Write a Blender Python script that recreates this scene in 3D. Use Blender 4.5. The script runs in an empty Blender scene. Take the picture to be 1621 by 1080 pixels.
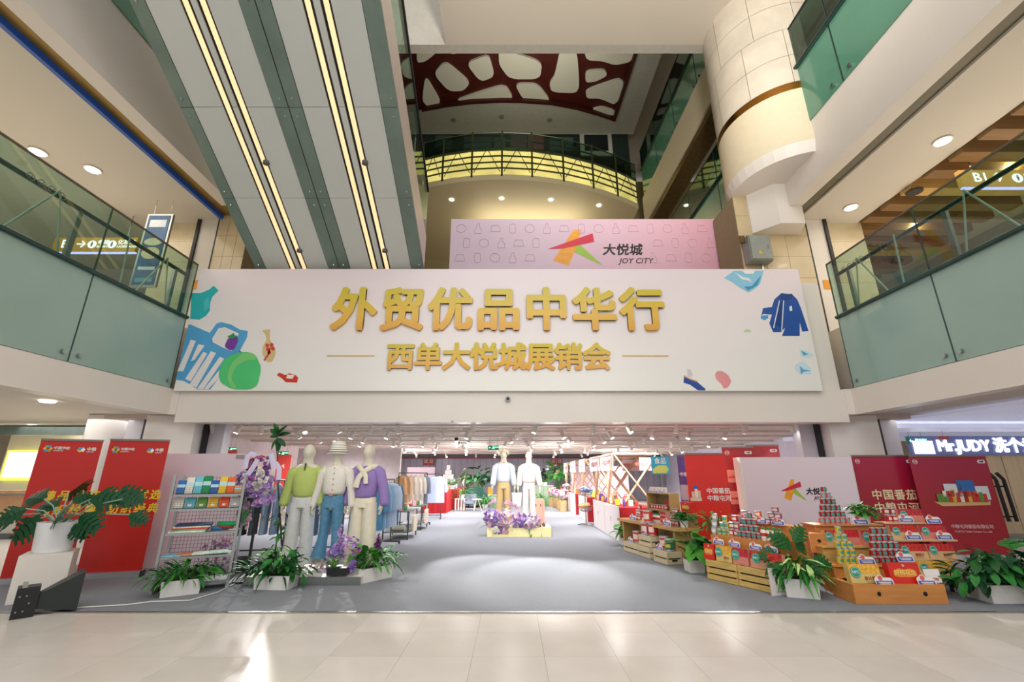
import bpy, bmesh, math, random
from mathutils import Vector, Matrix
random.seed(7)
SC = bpy.context.scene; COL = SC.collection
R = math.radians; PI = math.pi
# ---------------- camera, world, lights, exposure ----------------
EYE = 1.4; TILT = R(16.85); FPX = 700.0
cd = bpy.data.cameras.new('camera'); cam = bpy.data.objects.new('camera', cd); COL.objects.link(cam)
cam.location = (0, 0, EYE); cam.rotation_euler = (PI/2 + TILT, 0, 0)
cd.sensor_width = 36; cd.lens = FPX/1621*36; cd.clip_start = .05; cd.clip_end = 200
SC.camera = cam
SC.view_settings.view_transform = 'Standard'; SC.view_settings.look = 'None'
SC.view_settings.gamma = 1; SC.view_settings.use_curve_mapping = False
SC.view_settings.exposure = 0.0
w = bpy.data.worlds.new('atrium_daylight'); SC.world = w; w.use_nodes = True
bg = w.node_tree.nodes['Background']; bg.inputs[0].default_value = (1, .98, .955, 1); bg.inputs[1].default_value = .66

def lamp(kind, loc, power, color=(1, .96, .9), size=1.0, size_y=None, target=None, rot=None, angle=60, blend=.5, name='lamp_light'):
    d = bpy.data.lights.new(name, kind); d.energy = power; d.color = color
    if kind == 'AREA':
        d.size = size
        if size_y: d.shape = 'RECTANGLE'; d.size_y = size_y
    elif kind == 'SPOT':
        d.spot_size = R(angle); d.spot_blend = blend; d.shadow_soft_size = size
    else: d.shadow_soft_size = size
    o = bpy.data.objects.new(name, d); COL.objects.link(o); o.location = loc
    if target is not None:
        o.rotation_euler = (Vector(target)-Vector(loc)).to_track_quat('-Z', 'Y').to_euler()
    elif rot: o.rotation_euler = rot
    return o
# atrium: skylight high over the void and behind the photographer
lamp('AREA', (0, -4, 13.5), 950, (1, .98, .96), 12, 8, target=(0, 8, 3), name='skylight')
# hall ceiling lamps (soft spots in rows)
for yy in (11.8, 14.6, 17.6, 20.8, 24.2):
    for xx in (-5.6, -1.9, 1.9, 5.6):
        lamp('SPOT', (xx, yy, 2.48), (380 if yy < 12 else 620), (1, .975, .97), .45, target=(xx, yy+.3, 0), angle=155, blend=1, name='hall_spot')
for xx in (-3.6, 0, 3.4): lamp('SPOT', (xx, 10.45, 2.46), 200, (1, .975, .97), .3, target=(xx, 10.1, 0), angle=140, blend=1, name='hall_spot')  # extra row added to brighten the dark carpet band inside the hall mouth
for xx in (-5, -1.7, 1.7, 5): lamp('POINT', (xx, 16+abs(xx), 1.9), 130, (1, .97, .97), .5, name='hall_fill')
# track spots that throw hard light on figures and carpet
for a_, b_, pw, an in (((-1.6, 9.75, 2.38), (-.2, 7.6, 0), 330, 44), ((.7, 9.75, 2.38), (.5, 7.4, 0), 330, 42), ((-3.6, 9.75, 2.38), (-2.3, 6.6, 0), 260, 34), ((-2.2, 9.75, 2.38), (-.9, 6.3, 0), 120, 24),
                     ((.2, 9.75, 2.38), (.25, 11.7, 1.0), 110, 70), ((4.2, 9.75, 2.38), (3.5, 7.2, 0), 260, 44), ((2.4, 9.75, 2.38), (3.2, 11.4, 1), 160, 80), ((5.6, 9.75, 2.38), (4.8, 6.8, 0), 260, 38), ((2.0, 9.75, 2.38), (1.6, 7.0, 0), 200, 38),
                     ((-4.9, 9.75, 2.38), (-3.4, 7.2, .8), 160, 40)):
    lamp('SPOT', a_, pw*1.9, (1, .97, .94), .04, target=b_, angle=an, blend=.5, name='track_spot')
# front fill from the opposite gallery lamps
for xx in (-5, 5): lamp('SPOT', (xx, -1.5, 6.0), 560, (1, .95, .9), .4, target=(-xx*.6, 7, .8), angle=70, blend=.8, name='gallery_flood')
for s in (-1, 1):
    lamp('AREA', (s*10.3, 7, 7.8), 150, (1, .9, .76), 4, 6, rot=(0, 0, 0), name='gallery_light')
    lamp('AREA', (s*10.3, 9.5, 2.55), 150, (1, .97, .93), 4, 6, rot=(0, 0, 0), name='gallery_light')
lamp('SPOT', (1, -2, 6.5), 7000, (1, .94, .86), .8, target=(3, 7.5, 14), angle=75, blend=.8, name='soffit_fill')  # unseen spot added behind the camera to brighten the bridge soffit
for yy in (5.6, 8.1, 10.6, 13.1): lamp('POINT', (11.2, yy+.15, 8.05), 26, (1, .8, .5), .05, name='baffle_lamp')
for s in (-1, 1): lamp('AREA', (s*10.8, 8, 4.9), 90 if s > 0 else 40, (1, .9, .76), 3, 8, rot=(PI, 0, 0), name='gallery_bounce_fill')  # upward panels added to imitate light bouncing off the gallery floors
lamp('AREA', (1, 15, 17.5), 170, (1, .93, .8), 5, 5, rot=(PI, 0, 0), name='void_fill')  # unseen upward panel added to brighten the cell ceiling
lamp('AREA', (1, 22.5, 14.0), 130, (1, .88, .68), 6, 3, rot=(PI, 0, 0), name='void_fill')  # unseen upward fill added below the far balcony soffit

# ---------------- pixel to point (1621 x 1080) ----------------
def ray(u, v):
    a = (u-810.5)/FPX; b = (540-v)/FPX; c, s = math.cos(TILT), math.sin(TILT)
    return Vector((a, c-b*s, s+b*c))
def onY(u, v, y): r = ray(u, v); return Vector((0, 0, EYE)) + r*(y/r.y)
def onZ(u, v, z=0): r = ray(u, v); return Vector((0, 0, EYE)) + r*((z-EYE)/r.z)

# ---------------- materials ----------------
def lin(c):
    if isinstance(c, str): c = [int(c[i:i+2], 16)/255 for i in (0, 2, 4)]
    return tuple(x/12.92 if x <= .04045 else ((x+.055)/1.055)**2.4 for x in c[:3])
MATS = {}
def M(name, c='808080', rough=.5, metal=0, emit=0, var=.05, scale=6., bump=0., alpha=1, coat=0, spec=.5, trans=0, stretch=None):
    if name in MATS: return MATS[name]
    m = bpy.data.materials.new(name); m.use_nodes = True; nt = m.node_tree; b = nt.nodes['Principled BSDF']
    c = lin(c); b.inputs['Roughness'].default_value = rough; b.inputs['Metallic'].default_value = metal
    b.inputs['Coat Weight'].default_value = coat; b.inputs['Specular IOR Level'].default_value = spec
    tc = nt.nodes.new('ShaderNodeTexCoord'); no = nt.nodes.new('ShaderNodeTexNoise'); no.inputs['Scale'].default_value = scale
    no.inputs['Detail'].default_value = 3
    src = tc.outputs['Object']
    if stretch:
        mp = nt.nodes.new('ShaderNodeMapping'); mp.inputs['Scale'].default_value = stretch; nt.links.new(src, mp.inputs[0]); src = mp.outputs[0]
    nt.links.new(src, no.inputs['Vector'])
    cr = nt.nodes.new('ShaderNodeValToRGB'); e = cr.color_ramp.elements
    e[0].position = .3; e[1].position = .7
    e[0].color = tuple(max(0, x*(1-var)) for x in c)+(1,); e[1].color = tuple(min(1, x*(1+var)) for x in c)+(1,)
    nt.links.new(no.outputs[0], cr.inputs[0])
    if emit:
        b.inputs['Base Color'].default_value = (0, 0, 0, 1) if emit > 2 else c+(1,)
        nt.links.new(cr.outputs[0], b.inputs['Emission Color']); b.inputs['Emission Strength'].default_value = emit
    else: nt.links.new(cr.outputs[0], b.inputs['Base Color'])
    if bump:
        bp = nt.nodes.new('ShaderNodeBump'); bp.inputs['Strength'].default_value = bump; bp.inputs['Distance'].default_value = .02
        nt.links.new(no.outputs[0], bp.inputs['Height']); nt.links.new(bp.outputs[0], b.inputs['Normal'])
    b.inputs['Alpha'].default_value = alpha
    b.inputs['Transmission Weight'].default_value = trans
    MATS[name] = m; return m
def grad(name, c0, c1, axis, lo, hi, rough=.45, c2=None):
    "printed colour gradient along an object axis"
    if name in MATS: return MATS[name]
    m = bpy.data.materials.new(name); m.use_nodes = True; nt = m.node_tree; b = nt.nodes['Principled BSDF']
    b.inputs['Roughness'].default_value = rough
    tc = nt.nodes.new('ShaderNodeTexCoord'); sp = nt.nodes.new('ShaderNodeSeparateXYZ'); mr = nt.nodes.new('ShaderNodeMapRange')
    cr = nt.nodes.new('ShaderNodeValToRGB'); nt.links.new(tc.outputs['Object'], sp.inputs[0]); nt.links.new(sp.outputs[axis], mr.inputs[0])
    mr.inputs[1].default_value = lo; mr.inputs[2].default_value = hi; nt.links.new(mr.outputs[0], cr.inputs[0])
    e = cr.color_ramp.elements; e[0].color = lin(c0)+(1,); e[1].color = lin(c1)+(1,)
    if c2: n = e.new(.5); n.color = lin(c2)+(1,)
    nt.links.new(cr.outputs[0], b.inputs['Base Color']); MATS[name] = m; return m
def glassmat(name, tint, refl=.12, rough=.02):
    if name in MATS: return MATS[name]
    m = bpy.data.materials.new(name); m.use_nodes = True; nt = m.node_tree
    for n in list(nt.nodes):
        if n.type != 'OUTPUT_MATERIAL': nt.nodes.remove(n)
    out = nt.nodes[0]; t = nt.nodes.new('ShaderNodeBsdfTransparent'); t.inputs[0].default_value = lin(tint)+(1,)
    g = nt.nodes.new('ShaderNodeBsdfGlossy'); g.inputs['Roughness'].default_value = rough; g.inputs[0].default_value = (.9, 1, .95, 1)
    f = nt.nodes.new('ShaderNodeLayerWeight'); f.inputs[0].default_value = .5
    pw_ = nt.nodes.new('ShaderNodeMath'); pw_.operation = 'POWER'; pw_.inputs[1].default_value = 4; nt.links.new(f.outputs['Facing'], pw_.inputs[0])
    ma = nt.nodes.new('ShaderNodeMath'); ma.operation = 'MULTIPLY_ADD'; ma.inputs[1].default_value = .4; ma.inputs[2].default_value = refl*.25; nt.links.new(pw_.outputs[0], ma.inputs[0])
    mx = nt.nodes.new('ShaderNodeMixShader'); nt.links.new(ma.outputs[0], mx.inputs[0]); nt.links.new(t.outputs[0], mx.inputs[1]); nt.links.new(g.outputs[0], mx.inputs[2])
    nt.links.new(mx.outputs[0], out.inputs[0]); MATS[name] = m; return m

# ---------------- mesh builder ----------------
class MB:
    def __init__(s): s.v = []; s.f = []; s.mi = []; s.k = 0; s.T = None
    def mat(s, k): s.k = k; return s
    def add(s, vs, fs):
        n = len(s.v); vs = [Vector(p) for p in vs]
        if s.T is not None: vs = [s.T @ p for p in vs]
        s.v += vs; s.f += [tuple(i+n for i in f) for f in fs]; s.mi += [s.k]*len(fs); return s
    def box(s, x0, x1, y0, y1, z0, z1):
        if x0 > x1: x0, x1 = x1, x0
        return s.add([(x0,y0,z0),(x1,y0,z0),(x1,y1,z0),(x0,y1,z0),(x0,y0,z1),(x1,y0,z1),(x1,y1,z1),(x0,y1,z1)],
                     [(0,3,2,1),(4,5,6,7),(0,1,5,4),(1,2,6,5),(2,3,7,6),(3,0,4,7)])
    def bar(s, a, b, w=.03, h=None, up=(0, 0, 1)):
        a = Vector(a); b = Vector(b); h = h or w; d = (b-a).normalized(); u = Vector(up)
        if abs(d.dot(u)) > .99: u = Vector((0, 1, 0))
        r = d.cross(u).normalized()*w/2; q = r.cross(d).normalized()*h/2
        return s.add([a-r-q, a+r-q, a+r+q, a-r+q, b-r-q, b+r-q, b+r+q, b-r+q],
                     [(0,1,2,3),(7,6,5,4),(0,4,5,1),(1,5,6,2),(2,6,7,3),(3,7,4,0)])
    def tube(s, pts, r, n=8, cap=True, up=None):
        "r: radius, list of radii, or list of (rx, ry)"
        P = [Vector(p) for p in pts]; vs = []; m = len(P); rr = r if isinstance(r, list) else [r]*m
        x = None
        for i, p in enumerate(P):
            d = (P[min(i+1, m-1)]-P[max(i-1, 0)])
            d = d.normalized() if d.length > 1e-9 else Vector((0, 0, 1))
            if x is None:
                u = Vector(up) if up else (Vector((1, 0, 0)) if abs(d.x) < .9 else Vector((0, 1, 0)))
                x = u
            x = (x-d*x.dot(d)); x = x.normalized() if x.length > 1e-6 else d.orthogonal().normalized()
            y = d.cross(x); q = rr[i]; rx, ry = q if isinstance(q, tuple) else (q, q)
            vs += [p+x*math.cos(2*PI*k/n)*rx+y*math.sin(2*PI*k/n)*ry for k in range(n)]
        fs = [(i*n+k, i*n+(k+1) % n, (i+1)*n+(k+1) % n, (i+1)*n+k) for i in range(m-1) for k in range(n)]
        if cap: fs += [tuple(reversed(range(n))), tuple((m-1)*n+k for k in range(n))]
        return s.add(vs, fs)
    def lathe(s, prof, n=16, c=(0, 0, 0), cap=True, kf=None):
        c = Vector(c); vs = []; m = len(prof)
        for r, z in prof: vs += [c+Vector((r*math.cos(2*PI*k/n), r*math.sin(2*PI*k/n), z)) for k in range(n)]
        k0 = s.k
        for i in range(m-1):
            for k in range(n):
                if kf: s.k = kf(i, k)
                n0 = len(s.v)
                s.f.append((n0+i*n+k, n0+i*n+(k+1) % n, n0+(i+1)*n+(k+1) % n, n0+(i+1)*n+k)); s.mi.append(s.k)
        s.k = k0
        n0 = len(s.v)
        if cap:
            s.f += [tuple(n0+k for k in reversed(range(n))), tuple(n0+(m-1)*n+k for k in range(n))]; s.mi += [k0, k0]
        if s.T is not None: vs = [s.T @ p for p in vs]
        s.v += vs; return s
    def plate(s, poly, y0=0., t=.01):
        "outline in (x,z), front face at y0, thickness t backwards"
        n = len(poly); a = sum(poly[i][0]*poly[(i+1) % n][1]-poly[(i+1) % n][0]*poly[i][1] for i in range(n))
        if a < 0: poly = poly[::-1]
        vs = [(x, y0, z) for x, z in poly]+[(x, y0+t, z) for x, z in poly]
        fs = [tuple(range(n)), tuple(reversed(range(n, 2*n)))]+[(i, n+i, n+(i+1) % n, (i+1) % n) for i in range(n)]
        return s.add(vs, fs)
    def slab(s, poly, z0, z1):
        "outline in (x,y)"
        n = len(poly); a = sum(poly[i][0]*poly[(i+1) % n][1]-poly[(i+1) % n][0]*poly[i][1] for i in range(n))
        if a < 0: poly = poly[::-1]
        vs = [(x, y, z0) for x, y in poly]+[(x, y, z1) for x, y in poly]
        fs = [tuple(reversed(range(n))), tuple(range(n, 2*n))]+[(i, (i+1) % n, n+(i+1) % n, n+i) for i in range(n)]
        return s.add(vs, fs)
    def ball(s, c, r, n=8, m=5, sz=1.):
        c = Vector(c); prof = [(math.sin(PI*i/m)*r, -math.cos(PI*i/m)*r*sz) for i in range(m+1)]
        prof[0] = (r*.02, prof[0][1]); prof[-1] = (r*.02, prof[-1][1])
        return s.lathe(prof, n, c)
    def mesh(s, name, smooth=False, W=None):
        me = bpy.data.meshes.new(name); off = Vector(W) if W is not None else Vector((0, 0, 0))
        me.from_pydata([tuple(p-off) for p in s.v], [], s.f)
        if any(s.mi): me.polygons.foreach_set('material_index', s.mi)
        me.update()
        if smooth:
            me.polygons.foreach_set('use_smooth', [True]*len(me.polygons))
            me.set_sharp_from_angle(angle=R(smooth if smooth is not True else 45))
        return me
def mk(name, me, mats, parent=None, loc=(0, 0, 0), rot=(0, 0, 0), sc=None):
    if isinstance(me, MB): me = me.mesh(name)
    if not me.materials:
        for m in (mats if isinstance(mats, (list, tuple)) else [mats]): me.materials.append(m)
    o = bpy.data.objects.new(name, me); COL.objects.link(o); o.location = loc; o.rotation_euler = rot
    if sc: o.scale = sc
    if parent: o.parent = parent
    return o
def P(name, mb, mats, t, smooth=False):
    "part given in world space under an unrotated thing"
    return mk(name, mb.mesh(name, smooth, W=t.location), mats, t)
def tag(o, label, cat, group=None):
    o['label'] = label; o['category'] = cat
    if group: o['group'] = group
    return o
def thing(name, label, cat, loc=(0, 0, 0), rz=0, group=None, rot=None):
    o = bpy.data.objects.new(name, None); o.empty_display_size = .1; COL.objects.link(o); o.location = loc
    o.rotation_euler = rot or (0, 0, rz)
    return tag(o, label, cat, group)
def struct(name, mb, m, W=None, smooth=False, parent=None):
    o = mk(name, mb.mesh(name, smooth), m, parent)
    if not parent: o['kind'] = 'structure'
    return o
def kids(o): return [c for c in COL.objects if c.parent == o]
def dup(o, loc=None, rz=None, label=None, group=None, parent=None, ch=None):
    c = o.copy(); COL.objects.link(c)
    if parent: c.parent = parent
    for k in (ch if ch is not None else o.children): dup(k, parent=c)
    if loc is not None: c.location = loc
    if rz is not None: c.rotation_euler = (c.rotation_euler[0], c.rotation_euler[1], rz)
    if label: c['label'] = label
    if group: c['group'] = group
    return c
TX = {}
def text(body, h, m, parent, loc, rot=(PI/2, 0, 0), ext=.002, bold=0., al='CENTER', name='lettering', sx=1., shear=0, sp=1., res=2, lh=1.):
    key = (body, ext, bold, al, shear, sp, res, h, lh, m.name)
    if key not in TX:
        c = bpy.data.curves.new('t', 'FONT'); c.body = body; c.size = h; c.extrude = ext; c.align_x = al; c.align_y = 'CENTER'
        c.shear = shear; c.space_character = sp; c.resolution_u = res; c.space_line = lh
        o = bpy.data.objects.new('t', c); COL.objects.link(o); bpy.context.view_layer.update()
        me = bpy.data.meshes.new_from_object(o.evaluated_get(bpy.context.evaluated_depsgraph_get()))
        bpy.data.objects.remove(o)
        if bold:
            n8 = 8 if h > .5 else 4; vs = [v.co.copy() for v in me.vertices]; fs = [tuple(p.vertices) for p in me.polygons]; q = MB()
            for k in range(n8): dx = bold*h*math.cos(2*PI*(k+.5)/n8); dy = bold*h*math.sin(2*PI*(k+.5)/n8); q.add([v+Vector((dx, dy, .0006*(k+1))) for v in vs], fs)
            if n8 == 8: q.add(vs, fs)
            me = q.mesh(name)
        me.name = name; me.materials.clear(); me.materials.append(m); TX[key] = me
    o = mk(name, TX[key], m, parent, loc, rot); o.scale = (sx, 1, 1); return o
def arc(cx, cz, r, a0, a1, n=8, ry=None):
    return [(cx+r*math.cos(R(a0+(a1-a0)*i/n)), cz+(ry or r)*math.sin(R(a0+(a1-a0)*i/n))) for i in range(n+1)]
def rrect(x0, x1, z0, z1, r, n=3):
    return arc(x1-r, z0+r, r, -90, 0, n)+arc(x1-r, z1-r, r, 0, 90, n)+arc(x0+r, z1-r, r, 90, 180, n)+arc(x0+r, z0+r, r, 180, 270, n)
white = M('white_paint', 'e4ddd3', .5, var=.02)
cream = M('cream_paint', 'dcd0b8', .5, var=.03)
steel = M('brushed_steel', 'a9adab', .3, 1, var=.05, scale=30)
black = M('black_metal', '1b1d1f', .45, var=.1)
dgreen = M('dark_teal_rail', '3d5552', .35, .6, var=.05)
# ================= THE SETTING =================
fl = struct('floor', MB().box(-14, 14, -3, 28, -.12, -.012), M('floor_bed', 'b5aca0', .5))
tile_ms = [M('polished_tile_%d' % i, c, .2, var=.03, scale=3, spec=.06) for i, c in enumerate(('d0c9c1', 'cbc4bc', 'd3ccc5'))]
tw = .58; tme = []
for m in tile_ms:
    b = MB().box(-tw/2+.0009, tw/2-.0009, -tw/2+.0009, tw/2-.0009, -.02, 0).mesh('floor_tile'); b.materials.append(m); tme.append(b)
for j in range(5):
    for i in range(-11, 12):
        mk('floor_tile', random.choice(tme), None, fl, (i*tw-.03, 5.3-tw/2-j*tw, 0))
struct('floor_1', MB().box(-14, 14, -3, 5.3-5*tw, -.012, -.001), tile_ms[0])
struct('floor_2', MB().box(-14, -7.05, 5.3, 14, -.012, -.001).box(7.4, 14, 5.3, 14, -.012, -.001), tile_ms[1])
cp = MB().box(-6.7, 6.3, 5.336, 27.05, -.011, .004).box(-7.05, -6.7, 5.336, 9.45, -.011, .004).box(6.3, 7.4, 5.336, 9.45, -.011, .004).mesh('carpet')
tag(mk('carpet', cp, M('grey_carpet', '8b8e95', .95, var=.12, scale=160, bump=.3, spec=.1)), 'large pale grey carpet covering the market hall floor up to the polished tiles', 'carpet')
tag(mk('threshold_strip', MB().box(-7.05, 7.4, 5.3, 5.335, -.01, .012), steel), 'thin metal strip edging the grey carpet along the polished tiles', 'floor trim')

fasc = M('fascia_white', 'e6dfd6', .35, var=.02, scale=1)
lowp = M('pillar_white', 'e9e4df', .2, var=.015, coat=.3, scale=1)
galc = M('gallery_ceiling', 'd9d2c6', .6, var=.02, scale=.6)
frost = M('frosted_film', 'a9c6bc', .2, var=.05, scale=.5, coat=.3, alpha=.72)
clear = glassmat('clear_glass', 'd5e4dc', .2)
green = glassmat('green_glass', '6f998a', .35, .04)
rod = M('painted_rod', 'c9cdc6', .4)
tilew = M('beige_stone', 'c7b48f', .25, var=.08, scale=2, coat=.4)
goldm = M('gold_soffit', '9a7a35', .35, .3, var=.25, scale=1.5)
joint = M('stone_joint', '8f7f62', .8)
def balustrade(s, side):
    X = 7.12
    t = thing('glass_balustrade', 'lower gallery balustrade of frosted and clear glass on the %s of the atrium' % side, 'balustrade', (s*X, 5.6, 3.14))
    for a, b in ((-.1, 2.22), (2.25, 4.54), (4.57, 6.86), (6.89, 9.09)):
        P('frosted_pane', MB().box(s*X, s*(X+.014), a, b, 3.14, 4.68), frost, t)
        P('clear_pane', MB().box(s*X, s*(X+.014), a, b, 4.70, 5.95), clear, t)
        for y in (a+.12, b-.12):
            P('glass_clamp', MB().tube([(s*(X-.05), y, 3.27), (s*(X+.05), y, 3.27)], .035, 10), steel, t, 45)
        P('pane_edge', MB().box(s*(X-.004), s*(X+.018), b+.002, b+.018, 3.14, 5.95), dgreen, t)
        for ya, za, yb, zb in ((a+.15, 3.2, a+1.55, 5.8), (a+1.55, 5.8, b-.1, 3.2), (a+.6, 5.8, a+.75, 3.2)):
            P('brace_rod', MB().tube([(s*(X+(.16 if za < 9 else 0)), ya, za), (s*(X+.16), yb, zb)], .016, 6), rod, t)
        P('post', MB().box(s*(X+.2), s*(X+.26), b-.34, b-.26, 3.3, 5.7), steel, t)
    P('mid_rail', MB().tube([(s*(X-.03), -.1, 4.69), (s*(X-.03), 9.1, 4.69)], .04, 10), dgreen, t, 45)
    P('handrail', MB().tube([(s*(X+.22), -.1, 5.72), (s*(X+.22), 9.1, 5.72)], .04, 10), dgreen, t, 45)
    P('top_edge', MB().box(s*(X-.01), s*(X+.025), -.1, 9.1, 5.95, 5.975), M('edge_brown', '6b5a4c', .4), t)
    # four round safety stickers
    for k in range(4):
        tor = MB(); y = (8.15 if s > 0 else 5.55)+k*.16
        pts = [(s*(X-.008), y+.055*math.cos(2*PI*i/14), 5.62+.055*math.sin(2*PI*i/14)) for i in range(15)]
        tor.tube(pts, .006, 4).tube([(s*(X-.008), y-.025, 5.59), (s*(X-.008), y+.025, 5.65)], .006, 4)
        P('safety_sticker', tor, M('sticker_ink', '5c6358', .6), t)
def upper_glass(s, side, z0, ya, yb, name, level):
    t = thing('glass_balustrade', 'green tinted glass balustrade of the %s gallery on the %s' % (level, side), 'balustrade', (s*7.05, yb, z0))
    y = yb
    while y > ya+.1:
        y2 = max(ya, y-2.35)
        P('green_pane', MB().box(s*7.03, s*7.045, y2+.015, y-.015, z0, z0+1.6), M('frosted_green', '5b937c', .15, var=.08, scale=.5, coat=.4), t)
        P('clear_pane', MB().box(s*7.03, s*7.045, y2+.015, y-.015, z0+1.64, z0+2.85), green, t)
        P('pane_edge', MB().box(s*7.02, s*7.055, y2-.012, y2+.012, z0, z0+2.85), dgreen, t)
        for q in (y-.25, y2+.25):
            P('glass_clamp', MB().tube([(s*6.97, q, z0+.14), (s*7.08, q, z0+.14)], .04, 8), steel, t)
        P('brace_rod', MB().tube([(s*7.2, y-.2, z0+.1), (s*7.2, y-1.6, z0+2.6)], .02, 6), dgreen, t)
        P('brace_rod', MB().tube([(s*7.2, y-1.2, z0+2.6), (s*7.2, y2+.3, z0+.1)], .02, 6), dgreen, t)
        y = y2
    P('mid_rail', MB().tube([(s*7.0, ya, z0+1.62), (s*7.0, yb, z0+1.62)], .055, 8), dgreen, t)
    P('handrail', MB().tube([(s*7.3, ya, z0+2.4), (s*7.3, yb, z0+2.4)], .045, 8), dgreen, t)
    P('top_edge', MB().box(s*7.02, s*7.06, ya, yb, z0+2.85, z0+2.89), black, t)
    P('backing_kerb', MB().box(s*7.35, s*7.5, ya, yb, z0, z0+1.5), M('kerb_green', '9db0a2', .5), t)
for s, side in ((-1, 'left'), (1, 'right')):
    # lower gallery: fascia, slab, glass
    struct('trim_%d' % (1 if s < 0 else 2), MB().box(s*7.12, s*7.42, -1, 9.2, 2.6, 3.13), fasc)
    struct('ceiling_%d' % (1 if s < 0 else 2), MB().box(s*7.42, s*14, -1, 14, 2.66, 4.6), galc)
    balustrade(s, side)
    # upper gallery fascia and soffit
    struct('trim_%d' % (3 if s < 0 else 4), MB().box(s*7.05, s*7.38, -1, 9.75, 7.95, 9.4).box(s*7.05, s*7.38, 11.4, 19.6, 7.95, 9.4), fasc)
    struct('trim_%d' % (5 if s < 0 else 6), MB().box(s*7.38, s*7.7, -1, 10.3, 8.02, 8.3), M('olive_channel', '6f6a58', .4, .2, var=.2, scale=1) if s > 0 else goldm)
    struct('ceiling_%d' % (3 if s < 0 else 4), MB().box(s*7.7, s*(9.4 if s > 0 else 14), -1, 18, 7.97, 8.35), galc)
    struct('ceiling_%d' % (5 if s < 0 else 6), MB().box(s*7.38, s*14, -1, 20, 8.6, 10.8), galc)
    if s < 0: tag(mk('blue_cove', MB().box(-7.76, -7.68, -1, 10.3, 7.9, 8.02), M('cove_blue', '1f4fa0', .3, emit=.1)), 'thin blue strip beside the gold soffit channel of the left gallery', 'ceiling trim')
    upper_glass(s, side, 9.4, .2, 9.72, 'upper', 'second')
    upper_glass(s, side, 9.4, 11.6, 17.6, 'far', 'second gallery beyond the corner, far')
    # third gallery far beyond the corner
    struct('trim_%d' % (7 if s < 0 else 8), MB().box(s*7.0, s*7.5, 10.6, 20.5, 14.0, 15.6), M('cream_fascia', 'd8ccb0', .5, var=.03))
    struct('trim_%d' % (9 if s < 0 else 10), MB().box(s*7.06, s*7.8, 10.6, 20.5, 13.7, 13.98), M('bronze_strip', '6b5630', .3, .5, var=.2))
    upper_glass(s, side, 15.6, 10.8, 20.3, 'top', 'third')
    # outer walls
    struct('wall_%s' % side, MB().box(s*15.4, s*15.7, -1, 28, 0, 22), M('outer_wall', 'd3c8b4', .6, var=.04))
    # corner stone piers of the lower gallery
    x0 = 6.95 if s < 0 else 5.95
    pier = struct('wall_%s_pier' % side, MB().box(s*x0, s*7.75, 10.32, 11.5, 4.4, 8.6), joint)
    nx = 3
    for i in range(nx):
        for k in range(7):
            a = x0+(7.75-x0)*i/nx; b = x0+(7.75-x0)*(i+1)/nx
            P2 = MB().box(s*(a+.004), s*(b-.004), 10.3, 10.33, 4.4+k*.6+.004, 4.4+k*.6+.596)
            o = mk('stone_slab', P2, tilew, pier)
    pier2 = struct('wall_%s_outer_pier' % side, MB().box(s*8.45, s*9.5, 10.62, 11.5, 4.4, 8.0), joint)
    for k in range(6):
        mk('stone_slab', MB().box(s*8.452, s*9.5, 10.6, 10.63, 4.4+k*.6+.003, 4.4+k*.6+.597), M('cream_stone', 'd8c9a6', .2, var=.05, coat=.5), pier2)
    # fire shutter guide: white panel between two black rails
    t = thing('shutter_guide', 'white fire shutter guide panel with two dark rails on the %s gallery' % side, 'shutter guide', (s*8.1, 10.5, 4.6))
    P('panel', MB().box(s*7.86, s*8.34, 10.45, 10.55, 4.4, 8.0), white, t)
    P('rail', MB().box(s*7.77, s*7.86, 10.4, 10.6, 4.4, 8.0), black, t); P('rail', MB().box(s*8.34, s*8.42, 10.4, 10.6, 4.4, 8.0), black, t)
    st = P('warning_sticker', MB().box(s*8.0, s*8.2, 10.435, 10.45, 5.95, 6.2), M('orange_sticker', 'e79a2e', .5), t)
    P('pictogram', MB().tube([(s*8.1+.055*math.cos(a*PI/6), 10.43, 6.08+.055*math.sin(a*PI/6)) for a in range(13)], .008, 4), M('ink_dark', '4b2a12', .6), st)
# facade beam over the hall mouth, corner piers of the hall level
struct('trim_11', MB().box(-6.98, 6.98, 9.22, 9.6, 2.44, 3.12), fasc)
struct('trim_12', MB().box(-6.98, 6.98, 9.3, 10.2, 3.12, 5.6), fasc)
struct('wall_back_of_banner', MB().box(-7.12, -6.98, 9.2, 9.6, 2.6, 3.13).box(6.98, 7.12, 9.2, 9.6, 2.6, 3.13), fasc)
for s in (-1, 1):
    struct('wall_%s_column' % ('left' if s < 0 else 'right'), MB().box(s*6.72, s*7.78, 9.5, 10.4, 0, 2.62), lowp)
    struct('trim_%d' % (13 if s < 0 else 14), MB().box(s*6.62, s*6.7, 9.75, 9.9, 0, 2.5).box(s*7.95, s*8.03, 9.75, 9.9, 0, 2.62), black)
    struct('trim_%d' % (15 if s < 0 else 16), MB().box(s*8.03, s*8.42, 9.8, 10.3, 0, 2.62).box(s*6.3, s*6.62, 9.85, 10.1, 0, 2.5), M('grey_lilac_trim', 'c9c6ce', .3, var=.02))
# glossy round column at the far left, hall level
tag(mk('round_column', MB().lathe([(.34, 0), (.34, 2.64)], 32, (-8.95, 9.9, 0)).mesh('round_column', 45), lowp), 'glossy white round column behind the left red banner', 'column')
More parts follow.
